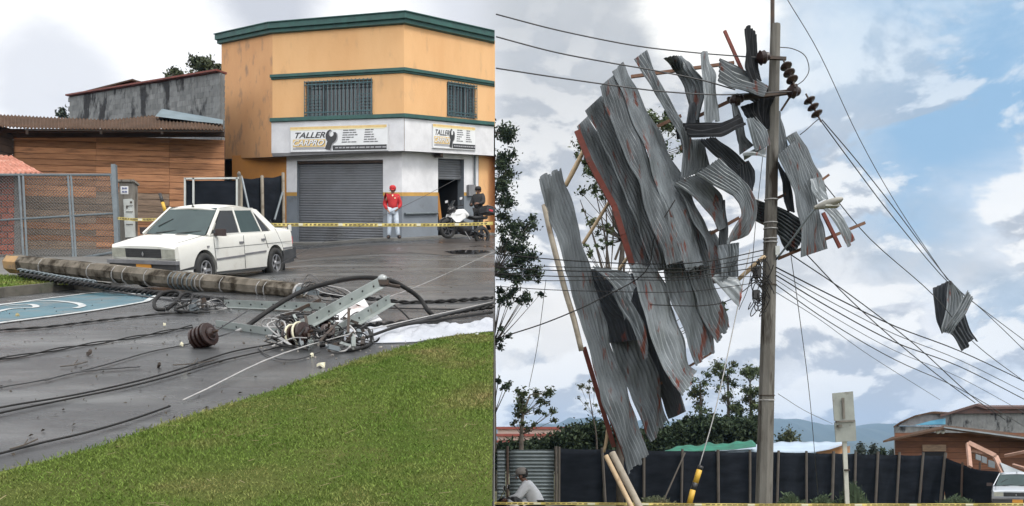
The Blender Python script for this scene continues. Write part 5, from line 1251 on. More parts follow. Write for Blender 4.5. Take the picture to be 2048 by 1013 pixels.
def string_ins(label, a, b, n, r):
    root = thing('insulator_string', label, 'insulator', a); d = (b-a); ln = d.length; X = Matrix.Translation(a) @ d.to_track_quat('Z', 'Y').to_matrix().to_4x4()
    for i in range(n): z = ln*(i+.3)/n; m = MB(); m.lathe([(.02, z-.03), (.035, z-.02), (r*.9, z), (r, z+.015), (r*.85, z+.03), (.03, z+.04), (.02, z+.07)], X, 14); m.smooth = True; m.build('shed', M['porcelain'], root)
    m = MB(); m.lathe([(.014, -.08), (.014, ln+.08)], X, 8); m.build('rod', M['iron'], root)
string_ins('upper string of three dark insulator discs right of the pole top', P(1570, 128, 14.8), P(1588, 168, 14.6), 3, .10)
string_ins('lower string of three dark insulator discs holding the wires', P(1616, 196, 14.6), P(1638, 236, 14.5), 3, .10)
def pin(label, c, ax=(0, 0, 1), r=.12):
    root = thing('pin_insulator', label, 'insulator', c); X = Matrix.Translation(c) @ Vector(ax).normalized().to_track_quat('Z', 'Y').to_matrix().to_4x4(); m = MB(); m.lathe([(.03, -.12), (.07, -.09), (r, -.05), (r*.8, -.03), (r*.9, .02), (r*.6, .05), (.06, .09), (.03, .11)], X, 16); m.build('porcelain', M['porcelain'], root)
pin('dark insulator left of the pole near its top', P(1527, 115, 14.7), (.9, 0, .2)); pin('bulky dark insulator at the right end of the crossarm', P(1588, 183, 14.7), (1, 0, -.1), .13); pin('dark insulator at the left end of the crossarm', P(1474, 200, 14.6), (1, 0, .3), .11)
# street lamp
sl_ = thing('street_lamp', 'pale cobra-head street lamp on a thin arm right of the pole', 'street lamp', P(1560, 500, 14.8)); m = MB(); m.tube([P(1552, 520, 14.85), P(1585, 478, 14.6), P(1612, 440, 14.4), P(1632, 416, 14.3)], .018, 8, m=4); m.smooth = True; m.build('arm', M['galv'], sl_)
m = MB(); q0, q1 = P(1628, 416, 14.3), P(1686, 399, 14.0); rws = []; dv = q1-q0
for t, ry, rz in ((0, .03, .025), (.12, .06, .04), (.35, .11, .065), (.7, .12, .06), (.93, .08, .04), (1, .02, .01)):
    c = q0+dv*t; rws.append([(c.x, c.y+ry*math.cos(a_), c.z+rz*math.sin(a_)) for a_ in np.linspace(0, 2*PI, 13)[:-1]])
vs = [v for r in rws for v in r]; m.add(vs, [(i*12+j, i*12+(j+1) % 12, (i+1)*12+(j+1) % 12, (i+1)*12+j) for i in range(5) for j in range(12)]+[tuple(range(12)), tuple(60+j for j in range(12))]); m.smooth = True; m.build('lamp_head', M['lampgrey'], sl_)
m = MB(); c = q0+dv*.6; m.box(c+Vector((0, 0, -.055)), (.22, .13, .03)); m.build('lamp_lens', M['lamp'], sl_)
# ================================================================ TORN ROOF SHEETS
def sheet(label, rungs, n=8, D=15.0, tilt=.3, mt='sheet', amp=.021, crumple=.02, jag=.0, group='torn corrugated roof sheets hanging from the pole', seed=0, name='roof_sheet', wide=1.0):
    amp *= 1.15
    """rungs: (xl,yl,xr,yr[,dl,dr]) down the sheet; corrugations run along it"""
    R_ = []
    for q in rungs:
        dl, dr = (q[4], q[5]) if len(q) > 4 else (D-tilt/2, D+tilt/2); R_.append([*P(q[0], q[1], dl), *P(q[2], q[3], dr)])
    for r_ in R_:
        ce = [(r_[i]+r_[i+3])/2 for i in range(3)]
        for i in range(3): r_[i] = ce[i]+(r_[i]-ce[i])*wide; r_[i+3] = ce[i]+(r_[i+3]-ce[i])*wide
    q = cr(R_, 9) if len(R_) > 2 else cr(R_, 14)
    if len(R_) > 2:
        RA = np.array(R_); tt = np.linspace(0, len(RA)-1, len(q)); ql = np.stack([np.interp(tt, range(len(RA)), RA[:, c_]) for c_ in range(6)], 1); q = .45*q+.55*ql
    k = n*6+1; rn = random.Random(seed+len(label)); ph = [rn.uniform(0, 6) for _ in range(6)]; A = np.zeros((len(q), k, 3)); NR = np.zeros((len(q), k, 3))
    L0, R0 = q[:, :3], q[:, 3:]; mc = (L0+R0)/2; AL = np.concatenate([[0], np.cumsum(np.linalg.norm(np.diff(mc, axis=0), axis=1))]); U = np.linspace(0, 1, k)
    for i in range(len(q)):
        v0 = AL[i]*2; wv = (R0[i]-L0[i]); a, b = L0[i]+wv*(.02*math.sin(v0*1.9+ph[4])+.012*math.sin(v0*5.3+ph[5])), R0[i]+wv*(.02*math.sin(v0*2.3+ph[2])+.012*math.sin(v0*6.1+ph[1])); i0, i1 = max(i-1, 0), min(i+1, len(q)-1); tl = (L0[i1]+R0[i1])-(L0[i0]+R0[i0]); nr = np.cross(b-a, tl); nr /= np.linalg.norm(nr)+1e-9
        if nr[1] > 0: nr = -nr
        v = .35+AL[i]*.8
        off = amp*np.sin(2*PI*n*U)+crumple*(np.sin(U*5+v*3+ph[0])*np.sin(v*5+ph[1])+.5*np.sin(U*11+ph[2]+v*4)*np.sin(v*11+ph[3]))+crumple*1.5*(np.abs(((v*1.7+U*.9+ph[0]) % 2)-1)-.5)+crumple*1.1*(np.abs(((v*2.9-U*1.4+ph[3]) % 2)-1)-.5)
        A[i] = a[None]*(1-U)[:, None]+b[None]*U[:, None]+nr[None]*off[:, None]; NR[i] = nr
    if jag:
        tn = q[-1, :3]-q[-2, :3]; tn /= np.linalg.norm(tn)
        for e, sg in ((-1, 1), (0, -1)):
            j_ = np.array([rn.uniform(-1, 1) for _ in range(n+1)]); A[e] += sg*np.interp(U, np.linspace(0, 1, n+1), j_)[:, None]*jag*(tn if e == -1 else (q[1, :3]-q[0, :3])/np.linalg.norm(q[1, :3]-q[0, :3]))[None]
    m = MB(); m.slab(A, .0025, NR); m.smooth = False; o = m.build(name, M[mt]); return props(o, label, 'roof sheet', group)
E_ = sheet
E_('long leftmost sheet hanging from beside the grey bamboo pole to the fence', [(1078, 358, 1126, 338), (1098, 430, 1146, 415), (1120, 500, 1168, 495), (1138, 560, 1186, 560), (1158, 640, 1208, 640), (1186, 735, 1236, 725), (1212, 820, 1262, 805), (1238, 890, 1284, 862), (1262, 948, 1297, 908)], 8, 14.3, .5, jag=.05)
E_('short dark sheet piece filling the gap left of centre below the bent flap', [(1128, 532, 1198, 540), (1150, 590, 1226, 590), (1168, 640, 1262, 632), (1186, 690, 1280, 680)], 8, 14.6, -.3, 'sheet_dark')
E_('dull sheet second from the left, ending in a point above the fence', [(1196, 610, 1246, 560), (1212, 660, 1272, 640), (1238, 735, 1296, 700), (1262, 800, 1318, 770), (1300, 884, 1337, 843)], 8, 14.8, .3, crumple=.035, jag=.04)
E_('dark shadowed sheet with deep ridges left of the red-edged sheet', [(1262, 560, 1300, 560), (1278, 640, 1318, 620), (1296, 712, 1340, 690), (1318, 780, 1356, 755), (1340, 838, 1370, 824)], 6, 15.1, -.6, 'sheet_dark', amp=.03)  # the shadow on this sheet is put into its dark colour
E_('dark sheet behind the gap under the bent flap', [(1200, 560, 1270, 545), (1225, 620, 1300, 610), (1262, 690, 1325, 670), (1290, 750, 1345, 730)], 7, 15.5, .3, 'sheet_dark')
E_('pale bent flap with a torn triangular tail in the left middle', [(1188, 538, 1205, 538, 14.2, 14.3), (1212, 560, 1238, 540, 14.1, 14.3), (1238, 590, 1262, 548, 14.1, 14.3), (1250, 640, 1274, 570, 14.1, 14.2)], 5, 14.2, .2, 'sheet_pale', jag=.05)
E_('narrow crumpled strip running down right of the bent flap', [(1226, 580, 1244, 575), (1240, 615, 1262, 605), (1262, 655, 1284, 645), (1280, 700, 1300, 688), (1288, 720, 1296, 712)], 4, 14.1, .15, crumple=.03)
E_('long sheet with a red oxide lower right edge', [(1256, 528, 1312, 532), (1276, 580, 1332, 572), (1296, 650, 1350, 625), (1316, 710, 1364, 672), (1344, 768, 1378, 730), (1366, 796, 1392, 744)], 8, 14.4, .5, 'sheet_pale', jag=.03)
E_('sheet ending level with the dark trees, third from the right', [(1322, 520, 1372, 505), (1338, 580, 1384, 560), (1358, 640, 1402, 615), (1376, 692, 1420, 660), (1391, 728, 1430, 702)], 8, 14.7, .45, jag=.05)
E_('sheet with its ragged lower end just left of the street-side gap', [(1362, 505, 1412, 495), (1380, 560, 1424, 540), (1398, 612, 1440, 598), (1416, 655, 1452, 635), (1434, 684, 1457, 652)], 7, 14.9, .4, jag=.05)
E_('long upper sheet along the dark red edge strip', [(1152, 255, 1176, 232), (1180, 310, 1208, 290), (1212, 385, 1244, 372), (1240, 445, 1276, 432), (1262, 515, 1306, 505), (1276, 550, 1312, 540)], 7, 14.6, .4)
E_('broad upper sheet with rust patches left of the tallest one', [(1170, 222, 1202, 192), (1200, 280, 1238, 262), (1232, 350, 1272, 335), (1262, 420, 1304, 405), (1290, 490, 1332, 478), (1306, 545, 1350, 535)], 8, 14.3, .4)
E_('upper sheet whose top steps up beside the peak', [(1198, 175, 1230, 148), (1222, 240, 1262, 225), (1254, 320, 1292, 305), (1286, 400, 1324, 385), (1312, 470, 1354, 455), (1334, 530, 1376, 520)], 8, 14.0, .45, 'sheet')
E_('tallest upper sheet at the peak of the torn roof', [(1224, 142, 1247, 124), (1248, 200, 1272, 178), (1282, 280, 1304, 255), (1306, 350, 1332, 320), (1330, 420, 1362, 395), (1352, 480, 1390, 460), (1372, 540, 1408, 530)], 8, 14.35, .5, jag=.02)
E_('upper sheet overlapping the right side of the tallest one', [(1262, 215, 1274, 205), (1290, 285, 1318, 262), (1322, 340, 1346, 320), (1346, 400, 1378, 380), (1372, 470, 1404, 455), (1392, 545, 1424, 530)], 7, 14.8, .4)
def Z_(label, rungs, n, D, tilt=.3, mt='sheet', **k):
    sheet(label, [(1260+q[0]/2.026, 60+q[1]/2.026, 1260+q[2]/2.026, 60+q[3]/2.026)+tuple(q[4:]) for q in rungs], n, D, tilt, mt, **k)
Z_('narrow strip standing free above the brown batten and curving down', [(20, 115, 65, 85), (60, 190, 105, 175), (110, 270, 152, 268), (155, 345, 200, 350), (195, 410, 240, 430), (212, 480, 250, 515), (203, 598, 238, 592)], 5, 14.4, .2, amp=.02)
Z_('curled sheet with a pointed tip standing right of the free strip', [(133, 118, 214, 104, 14.4, 14.9), (182, 165, 250, 150), (222, 235, 286, 210), (238, 305, 291, 285), (234, 368, 284, 368)], 6, 14.8, -.4, amp=.028, crumple=.035)
Z_('dark tail of the curled sheet above the gutter piece', [(236, 300, 268, 290), (233, 345, 284, 335), (232, 378, 282, 380)], 4, 14.6, .2, 'sheet_dark')
Z_('upright pale strip with rust lines left of the bold-ridged sheet', [(284, 96, 316, 87), (286, 145, 326, 140), (296, 215, 354, 182), (302, 300, 356, 285), (310, 374, 358, 370)], 5, 14.5, .25, 'sheet_pale', jag=.03)
Z_('slanting sheet with bold ridges pointing at the insulators', [(357, 214, 366, 110), (415, 238, 425, 145), (478, 255, 492, 186), (545, 266, 556, 238)], 6, 14.5, .5, amp=.03)
Z_('black jagged sheet standing upright just left of the pole top', [(462, 5, 515, 10), (465, 80, 518, 80), (470, 150, 527, 150), (498, 214, 538, 212)], 4, 14.7, .3, 'sheet_black', jag=.12)
Z_('black bent gutter-like sheet crossing in front of the battens', [(236, 438, 214, 376), (300, 442, 290, 374), (370, 430, 362, 370), (430, 398, 420, 352), (470, 380, 440, 345)], 3, 14.2, .3, 'sheet_black', amp=.03)
Z_('black crumpled sheet directly left of the pole under the crossarm', [(450, 310, 598, 262), (455, 352, 590, 325), (482, 385, 575, 372), (505, 412, 562, 402)], 7, 14.8, .3, 'sheet_black', crumple=.06)
Z_('second black fold above the crossarm left of the pole', [(470, 255, 560, 225), (500, 285, 585, 262), (520, 312, 590, 300)], 5, 15.0, .2, 'sheet_black', crumple=.05)
Z_('ridged sheet leaning on the pole below the black one', [(468, 366, 515, 350), (492, 430, 556, 402), (518, 488, 560, 470)], 6, 14.5, .3, amp=.028)
Z_('narrow piece hanging left of the pole beneath the crossarm', [(410, 300, 438, 300), (428, 380, 454, 372), (438, 450, 466, 436), (448, 505, 500, 470)], 4, 14.6, .2)
Z_('thin curled scrap touching the left side of the pole', [(458, 522, 462, 490), (500, 512, 500, 475), (552, 498, 550, 480)], 3, 14.5, .2, 'sheet_pale', crumple=.05)
Z_('small black corner between the free strip and the gutter piece', [(176, 362, 214, 368), (184, 395, 222, 402), (196, 438, 228, 445)], 3, 14.7, .2, 'sheet_black')
Z_('mid-grey sheet filling in below the gutter piece', [(244, 444, 300, 448), (240, 500, 318, 515), (230, 560, 322, 560), (206, 604, 296, 580)], 8, 14.9, .4)
Z_('dark ridged sheet sweeping down right of the mid-grey one', [(286, 444, 348, 440), (330, 495, 400, 482), (392, 552, 452, 528), (425, 586, 468, 542)], 6, 14.9, .3, 'sheet_dark', amp=.032)
Z_('barrel-shaped curled sheet left of the pole', [(440, 545, 478, 530), (428, 590, 500, 572), (432, 635, 503, 615), (452, 668, 494, 655)], 6, 15.0, .3, 'sheet_dark', amp=.028)
Z_('right fan-shaped sheet with rusty upper edge twisting down by the pole', [(262, 592, 366, 516), (335, 622, 424, 575), (418, 664, 476, 636), (441, 700, 506, 700), (450, 752, 508, 760), (416, 815, 480, 826), (392, 862, 426, 852)], 8, 14.3, .4, amp=.028)
Z_('left fan-shaped sheet with rust along its top edge', [(178, 626, 272, 584), (222, 655, 334, 620), (282, 705, 370, 672), (336, 762, 386, 742), (362, 812, 388, 802)], 9, 14.4, .4, amp=.022)
Z_('long strip curving down from the left fan to the cables', [(178, 628, 226, 640), (214, 690, 258, 700), (252, 770, 302, 772), (296, 850, 342, 852), (326, 930, 374, 930), (342, 1012, 390, 1012)], 6, 14.5, .3)
Z_('dark strip in the gap right of the tallest sheet', [(162, 642, 192, 632), (208, 742, 244, 722), (255, 832, 292, 812), (298, 940, 330, 920)], 4, 15.2, .3, 'sheet_black')  # black strip set into the gap, its colour stands for the shade there
Z_('narrow upright strip right of the left fan', [(368, 690, 382, 690), (370, 780, 390, 780), (364, 870, 390, 862), (368, 930, 392, 930)], 3, 14.6, .2)
Z_('crumpled piece caught by the cable bundle', [(364, 872, 440, 862), (370, 930, 442, 915), (364, 970, 428, 960), (362, 1012, 432, 1000)], 7, 14.3, .2, crumple=.06)
Z_('sheet passing behind the pole from left to lower right', [(496, 772, 500, 680, 15.2, 15.3), (562, 800, 562, 700, 15.3, 15.4), (630, 858, 650, 742, 15.3, 15.3), (672, 896, 738, 796, 15.2, 15.2)], 8, 15.3, .1, amp=.032)
Z_('crumpled dark piece below the sheet passing behind the pole', [(596, 800, 640, 790), (610, 850, 660, 850), (640, 888, 668, 895)], 5, 15.5, .2, 'sheet_dark', crumple=.05)
Z_('uppermost sheet right of the pole with its top corner in the sky', [(630, 437, 676, 410), (675, 520, 726, 490), (712, 600, 776, 580), (738, 668, 792, 655)], 7, 15.4, .4)
Z_('long sheet right of the pole ending square at the bottom', [(602, 505, 672, 445), (640, 592, 716, 560), (662, 682, 750, 668), (688, 780, 778, 768), (694, 922, 804, 886)], 9, 15.0, .5, amp=.024)
Z_('thin grey wedge pressed against the right side of the pole', [(598, 330, 606, 332), (598, 420, 628, 430), (600, 505, 642, 498)], 4, 15.3, .2)
Z_('dark twisted strip between pole and square-ended sheet', [(590, 540, 608, 536), (622, 620, 645, 610), (632, 700, 660, 690), (636, 735, 668, 740)], 3, 15.4, .2, 'sheet_dark')
Z_('small crumpled scrap beside the street lamp', [(736, 602, 766, 598), (734, 650, 780, 645), (758, 696, 796, 690)], 4, 14.9, .2, 'sheet_pale', crumple=.06)
Z_('outermost strip drooping right of the street lamp', [(788, 716, 812, 710), (832, 780, 866, 765), (868, 850, 894, 815), (886, 884, 906, 846)], 4, 14.8, .2, 'sheet_pale', jag=.03)
E_('loose flat piece with a pointed corner above the gap', [(1422, 558, 1434, 545), (1442, 576, 1456, 550), (1462, 596, 1474, 556), (1481, 614, 1483, 574)], 3, 14.2, .1, 'sheet_pale', amp=.006)
E_('long backing sheet behind the cable bundle', [(1385, 470, 1430, 460), (1402, 520, 1448, 508), (1420, 570, 1462, 560)], 7, 15.4, .4)
m = MB()
for x0, y0, x1, y1, d0, d1 in ((1154, 262, 1180, 325, 14.25, 14.25), (1180, 325, 1205, 372, 14.25, 14.3), (1205, 372, 1228, 412, 14.3, 14.3), (1228, 412, 1246, 470, 14.3, 14.3), (1246, 470, 1264, 530, 14.3, 14.4)): m.bar(P(x0, y0, d0), P(x1, y1, d1), .09, .05, up=(0, 1, 0))
props(m.build('edge_purlin', M['rust']), 'dark red steel purlin along the left edge of the upper sheets', 'purlin')
# battens
GB = 'roof battens caught in the wreck'
for i, (x0, y0, d0, x1, y1, d1, w, mt, lb) in enumerate((
    (1262, 154, 15.0, 1468, 126, 15.0, .05, 'batten', 'long brown batten behind the tops of the upper sheets'), (1449, 62, 15.0, 1488, 150, 15.0, .05, 'rust', 'red batten sticking up left of the black jagged sheet'),
    (1296, 262, 15.2, 1362, 232, 15.2, .05, 'batten', 'short brown batten behind the free strip'), (1398, 232, 15.1, 1482, 192, 15.0, .05, 'batten', 'brown batten between the upright strip and the crossarm'),
    (1362, 300, 15.3, 1392, 240, 15.3, .05, 'batten', 'brown batten hidden behind the curled sheet'),
    (1418, 470, 15.1, 1478, 436, 15.1, .05, 'batten', 'brown batten under the left fan'), (1552, 398, 15.4, 1578, 386, 15.4, .045, 'batten', 'short batten just right of the pole'), (1636, 366, 15.3, 1658, 350, 15.3, .04, 'batten', 'batten end poking out at the upper right of the sheets'),
    (1556, 518, 15.3, 1730, 446, 15.2, .05, 'batten', 'long batten reaching right below the street lamp'), (1646, 426, 15.2, 1680, 496, 15.2, .055, 'rust', 'dark red batten crossing the long right batten'),
    (1131, 372, 14.9, 1168, 300, 14.9, .075, 'bamboo', 'pale peeled pole at the upper left of the wreck'), (1166, 488, 15.0, 1222, 398, 15.0, .055, 'bamboo', 'pale thin pole behind the red edged sheets'), (1238, 540, 15.0, 1262, 505, 15.0, .05, 'bamboo', 'short pale pole above the bent flap'),
    (1476, 560, 15.0, 1530, 512, 14.9, .07, 'bamboo', 'weathered pole left of the cable coil'), (1168, 695, 14.6, 1228, 895, 14.5, .07, 'rust', 'rusty batten down the left edge of the lowest sheets'), (1212, 815, 14.4, 1260, 940, 14.3, .05, 'rust', 'rusty strip beside the tip of the leftmost sheet'),
    (1215, 860, 14.6, 1208, 905, 14.6, .05, 'bamboo', 'splintered stub above the two foreground poles'), (1300, 780, 15.2, 1425, 705, 15.2, .04, 'batten', 'batten behind the lower ends of the sheets'))):
    g = MB(); a, b = P(x0, y0, d0), P(x1, y1, d1)
    if mt == 'bamboo': g.tube([a, a.lerp(b, .5)+Vector((.01, 0, .01)), b], [w/2, w/2*1.1, w/2*.9], 8, m=3); g.smooth = True
    else: g.bar(a, b, w, w*.8, up=(0, 1, 0))
    props(g.build('batten', M[mt]), lb, 'batten', GB)
g = MB(); g.tube([P(1088, 410, 14.1), P(1104, 480, 14.1), P(1130, 580, 14.1), P(1148, 640, 14.1), P(1163, 702, 14.1)], [.042, .044, .045, .044, .042], 9, m=4); g.smooth = True
props(g.build('bamboo_pole', M['greypole']), 'long grey pole hanging left of the leftmost sheet', 'pole')
for (x0, y0, x1, y1, w, mt, lb) in ((1224, 906, 1292, 1040, .048, 'greypole', 'grey foreground pole leaning at the bottom, right of the yellow one'), (1212, 912, 1276, 1040, .035, 'bamboo', 'yellow foreground pole leaning at the bottom beside the grey one')):
    g = MB(); a, b = P(x0, y0, 12.6), P(x1, y1, 12.2); e = b+(b-a)*((.02-b.z)/(b-a).z) if b.z > .02 else b; g.tube([a, e], w, 9); g.smooth = True; props(g.build('leaning_pole', M[mt]), lb, 'pole', 'two poles leaning at the bottom')
# hanging folded sheet far right
hg = 'folded sheet caught on the far wires'
R0 = dict(group=hg, D=20)
E_('dark outer half of the folded sheet dangling from the far wires', [(1866, 577, 1899, 561), (1869, 610, 1896, 590), (1875, 645, 1892, 625), (1885, 668, 1895, 650)], 4, 20, -.3, 'sheet_dark', group=hg)
E_('bright slanting middle fold of the sheet dangling from the far wires', [(1898, 562, 1902, 562, 19.6, 19.6), (1892, 610, 1925, 588, 19.6, 19.7), (1884, 655, 1930, 620, 19.6, 19.7), (1886, 664, 1904, 669, 19.6, 19.6)], 6, 19.6, .1, 'sheet_pale', amp=.02, group=hg)
E_('light folded-over corner of the dangling sheet', [(1934, 581, 1947, 597, 19.4, 19.4), (1918, 612, 1932, 628, 19.4, 19.4), (1902, 640, 1912, 652, 19.45, 19.4), (1890, 656, 1902, 670, 19.5, 19.5)], 4, 19.4, .1, 'sheet_pale', amp=.02, group=hg)
E_('lower dark end of the dangling sheet with a torn slot', [(1892, 652, 1930, 628, 20, 20.1), (1908, 676, 1940, 655, 20, 20.1), (1922, 700, 1953, 678, 20, 20.1)], 5, 20, .2, 'sheet_dark', amp=.02, group=hg, jag=.08)
# ================================================================ OVERHEAD WIRES
GW = 'overhead wires'
def wr(lb, pts, r=.011, mt='wire', d=15.0):
    pts = [P(p[0], p[1], p[2] if len(p) > 2 else d) for p in pts]; g = MB(); g.tube(pts, r, 5, m=5); g.smooth = True; props(g.build('overhead_wire', M[mt]), lb, 'wire', GW)
wr('topmost wire entering from the upper left', [(992, 29, 13.6), (1120, 62, 14), (1270, 92, 14.4), (1390, 106, 14.6), (1478, 113, 14.7), (1520, 116, 14.7)])
wr('second wire from the top at the upper left', [(992, 74, 13.4), (1110, 105, 13.6), (1230, 128, 13.7), (1300, 140, 13.9), (1400, 160, 14.2), (1470, 180, 14.5)])
wr('third wire from the top at the upper left', [(992, 137, 13.2), (1110, 155, 13.4), (1230, 172, 13.6), (1330, 184, 13.8), (1440, 190, 14.2), (1530, 186, 14.5), (1585, 184, 14.6)])
wr('jumper wire looping right of the pole top', [(1558, 95), (1585, 98), (1610, 112), (1618, 140), (1608, 160), (1592, 172)], .008)
wr('short jumper curving below the lower insulator string', [(1600, 270), (1615, 258), (1628, 246), (1638, 238)], .008)
wr('long straight wire falling from the top edge to the far right', [(1575, 0, 16), (1640, 110, 16.6), (1720, 280, 17.4), (1800, 420, 18.2), (1895, 560, 19.4)], .007)
wr('left wire of the pair leaving the lower insulator string', [(1640, 240, 14.5), (1710, 335, 15.5), (1790, 440, 17), (1893, 562, 19.4), (1960, 615, 21), (2060, 690, 23)], .009)
wr('right wire of the pair leaving the lower insulator string', [(1644, 240, 14.5), (1716, 325, 15.5), (1800, 432, 17), (1898, 561, 19.5), (1970, 625, 21), (2060, 712, 23)], .009)
wr('wire slanting from the lamp to the right edge', [(1648, 368, 15.4), (1740, 478, 16.5), (1868, 592, 18.5), (1950, 688, 21), (2060, 772, 23)], .009)
wr('wire starting under the long right batten and running to the right edge', [(1582, 510, 15), (1700, 590, 16.5), (1830, 690, 18.5), (1940, 790, 21), (2010, 840, 23)], .010, 'cable')
wr('wire rising beside the square-ended sheet towards the roof ridge', [(1612, 508, 15), (1700, 600, 16.5), (1800, 690, 18), (1890, 762, 20), (1950, 806, 21.5)], .010, 'cable')
for k, (ys_, ye, l) in enumerate(((535, 768, 'first'), (543, 790, 'second'), (551, 805, 'third'), (560, 832, 'fourth'), (570, 860, 'fifth'))):
    wr(l+' wire from the top of the fan leaving the coils to the right', [(1552, ys_, 14.9), (1660, ys_+55+k*5, 16.5), (1790, ys_+118+k*8, 18.5), (1920, ys_+(ye-ys_)*.72, 21), (2060, ye, 24)], (.012, .008, .011, .006, .009)[k], ('cable', 'wire', 'cable', 'wire', 'wire')[k])
wr('thin faint wire below the fan ending at the grey building', [(1552, 585, 15), (1640, 640, 17), (1740, 712, 20), (1880, 800, 25)], .006); wr('lowest faint wire right of the pole', [(1556, 788, 15), (1610, 822, 18), (1665, 848, 21)], .005)
for k, (y0, y1, y2, l) in enumerate(((508, 523, 512, 'topmost'), (527, 533, 522, 'second'), (535, 540, 533, 'third'), (548, 550, 545, 'fourth'), (560, 556, 566, 'fifth'), (573, 580, 575, 'lowest'))):
    wr(l+' of the low wires crossing in front of the sheets', [(992, y0, 14), (1110, (y0+y1)/2+4, 14), (1240, y1+4, 13.95), (1350, y1+5, 13.9), (1430, y1-2, 13.9), (1530, y2-12, 14.6)], (.009, .006, .009, .008, .006, .006)[k], 'cable')
wr('wire rising from the lower left edge to the cable bundle', [(992, 678, 13.6), (1080, 650, 13.7), (1150, 622, 13.8), (1200, 598, 13.9), (1290, 545, 14), (1310, 470, 14), (1350, 400, 14)], .010, 'cable')
wr('wire crossing from the leftmost sheet to the coils', [(1300, 610, 13.9), (1400, 612, 14), (1460, 600, 14.3), (1515, 560, 14.7)], .008, 'cable')
wr('thin guy wire from upper left down to the fence', [(1092, 560, 20), (1075, 690, 21), (1058, 775, 22)], .007)
wr('guy wire right of the pole running to the ground', [(1582, 512, 15), (1600, 640, 16.5), (1620, 800, 18.5), (1636, 990, 21.5)], .007)
wr('guy wire rising from the yellow guard to the sheets', [(1398, 935, 14.0), (1432, 815, 14.2), (1470, 640, 14.5), (1500, 500, 14.8)], .009, 'pale_wire')
wr('thin line hanging beside the left of the pole', [(1528, 290, 14.7), (1512, 440, 14.7), (1500, 560, 14.7), (1478, 620, 14.7)], .006)
guard('guy_wire_guard', 'yellow and black guy wire guard standing left of the pole', (P(1376, 1012, 13.8), P(1400, 932, 14.0)), .04, (M['plastic_blk'], M['yellow']), 7) if False else None
gg = thing('guy_wire_guard', 'yellow guy wire guard with a black joint standing left of the pole', 'cable guard', P(1374, 1035, 13.8))
for x0, y0, x1, y1, mt in ((1366, 1050, 1379, 1008, 'plastic_blk'), (1379, 1008, 1386, 980, 'yellow'), (1386, 980, 1391, 966, 'plastic_blk'), (1391, 966, 1399, 940, 'yellow'), (1399, 940, 1402, 932, 'plastic_blk')):
    m = MB(); m.tube([P(x0, y0, 13.9), P(x1, y1, 13.9)], .045, 9); m.smooth = True; m.build('band', M[mt], gg)
# ================================================================ FENCES
D1 = 34.0
cf = thing('corrugated_fence', 'grey corrugated metal fence panels behind the seated man', 'fence', P(1050, 1006, D1)); A = []
for x0, x1 in ((994, 1011), (1019, 1108)):
    A = [[(p.x, p.y+.035*math.sin(i*PI/3), p.z) for p in (P(px, 900+(1009-900)*i/90, D1) for px in np.linspace(x0, x1, 6))] for i in range(91)]
    m = MB(); m.slab(A, .01, (0, -1, 0)); m.smooth = True; m.build('corrugated_panel', M['corrfence'], cf)
for px in (1015, 1112): m = MB(); m.tube([P(px, 893, D1), P(px, 1012, D1)], .06 if px > 1100 else .05, 7); m.build('fence_stake', M['fencepost'] if px > 1100 else M['darkwood'], cf)
fn = thing('shade_net_fence', 'long dark shade net fence on stakes running behind the standing pole', 'fence', P(1500, 1006, D1))
posts = [(1118, 0), (1206, 5), (1288, 0), (1365, -2), (1437, 0), (1500, 0), (1556, -2), (1613, 0), (1667, -3), (1711, -2), (1755, -4), (1797, -4), (1844, -6), (1888, -8)]
for i in range(len(posts)-1):
    x0, x1 = posts[i][0], posts[i+1][0]; tt = lambda x: np.interp(x, [1118, 1300, 1440, 1600, 1900], [897, 901, 903, 905, 912])
    net(x0, x1, tt(x0), tt(x1), 1012, 1012, D1+.08, D1+.08, 1.5, 18, .05).build('net', M['net'], fn)
for i, (x, l) in enumerate(posts):
    t_ = float(np.interp(x, [1118, 1440, 1900], [894, 900, 906])); m = MB(); m.tube([P(x+random.uniform(-1, 1)-l*.3, t_, D1), P(x+l, 1012, D1)], random.uniform(.045, .06), 7); m.build('fence_stake', M['fencepost'], fn)
for x0, y0, x1, y1 in ((1370, 906, 1328, 1000),): m = MB(); m.tube([P(x0, y0, D1-.1), P(x1, y1, D1-.8)], .03, 6); m.build('brace', M['fencepost'], fn)
f2 = thing('sagging_net_fence', 'sagging dark net fence at the right in front of the timber house', 'fence', P(1940, 1000, D1))
A = []
for j in range(13):
    v = j/12; row = []
    for i in range(31):
        u = i/30; px = 1888+u*112; ty = np.interp(px, [1888, 1925, 1960, 2000], [914, 930, 941, 944]); by = 1012
        p = P(px, ty+(by-ty)*v, D1+.05-u*3); p.y += .12*math.sin(u*14+v*5)*(.4+v); row.append(tuple(p))
    A.append(row)
m = MB(); m.slab(A, .008, (0, -1, 0)); m.smooth = True; m.build('net', M['net'], f2)
for x in (1925, 1960): m = MB(); m.tube([P(x, 925, D1-1), P(x-3, 1012, D1-1)], .04, 6); m.build('fence_stake', M['darkwood'], f2)
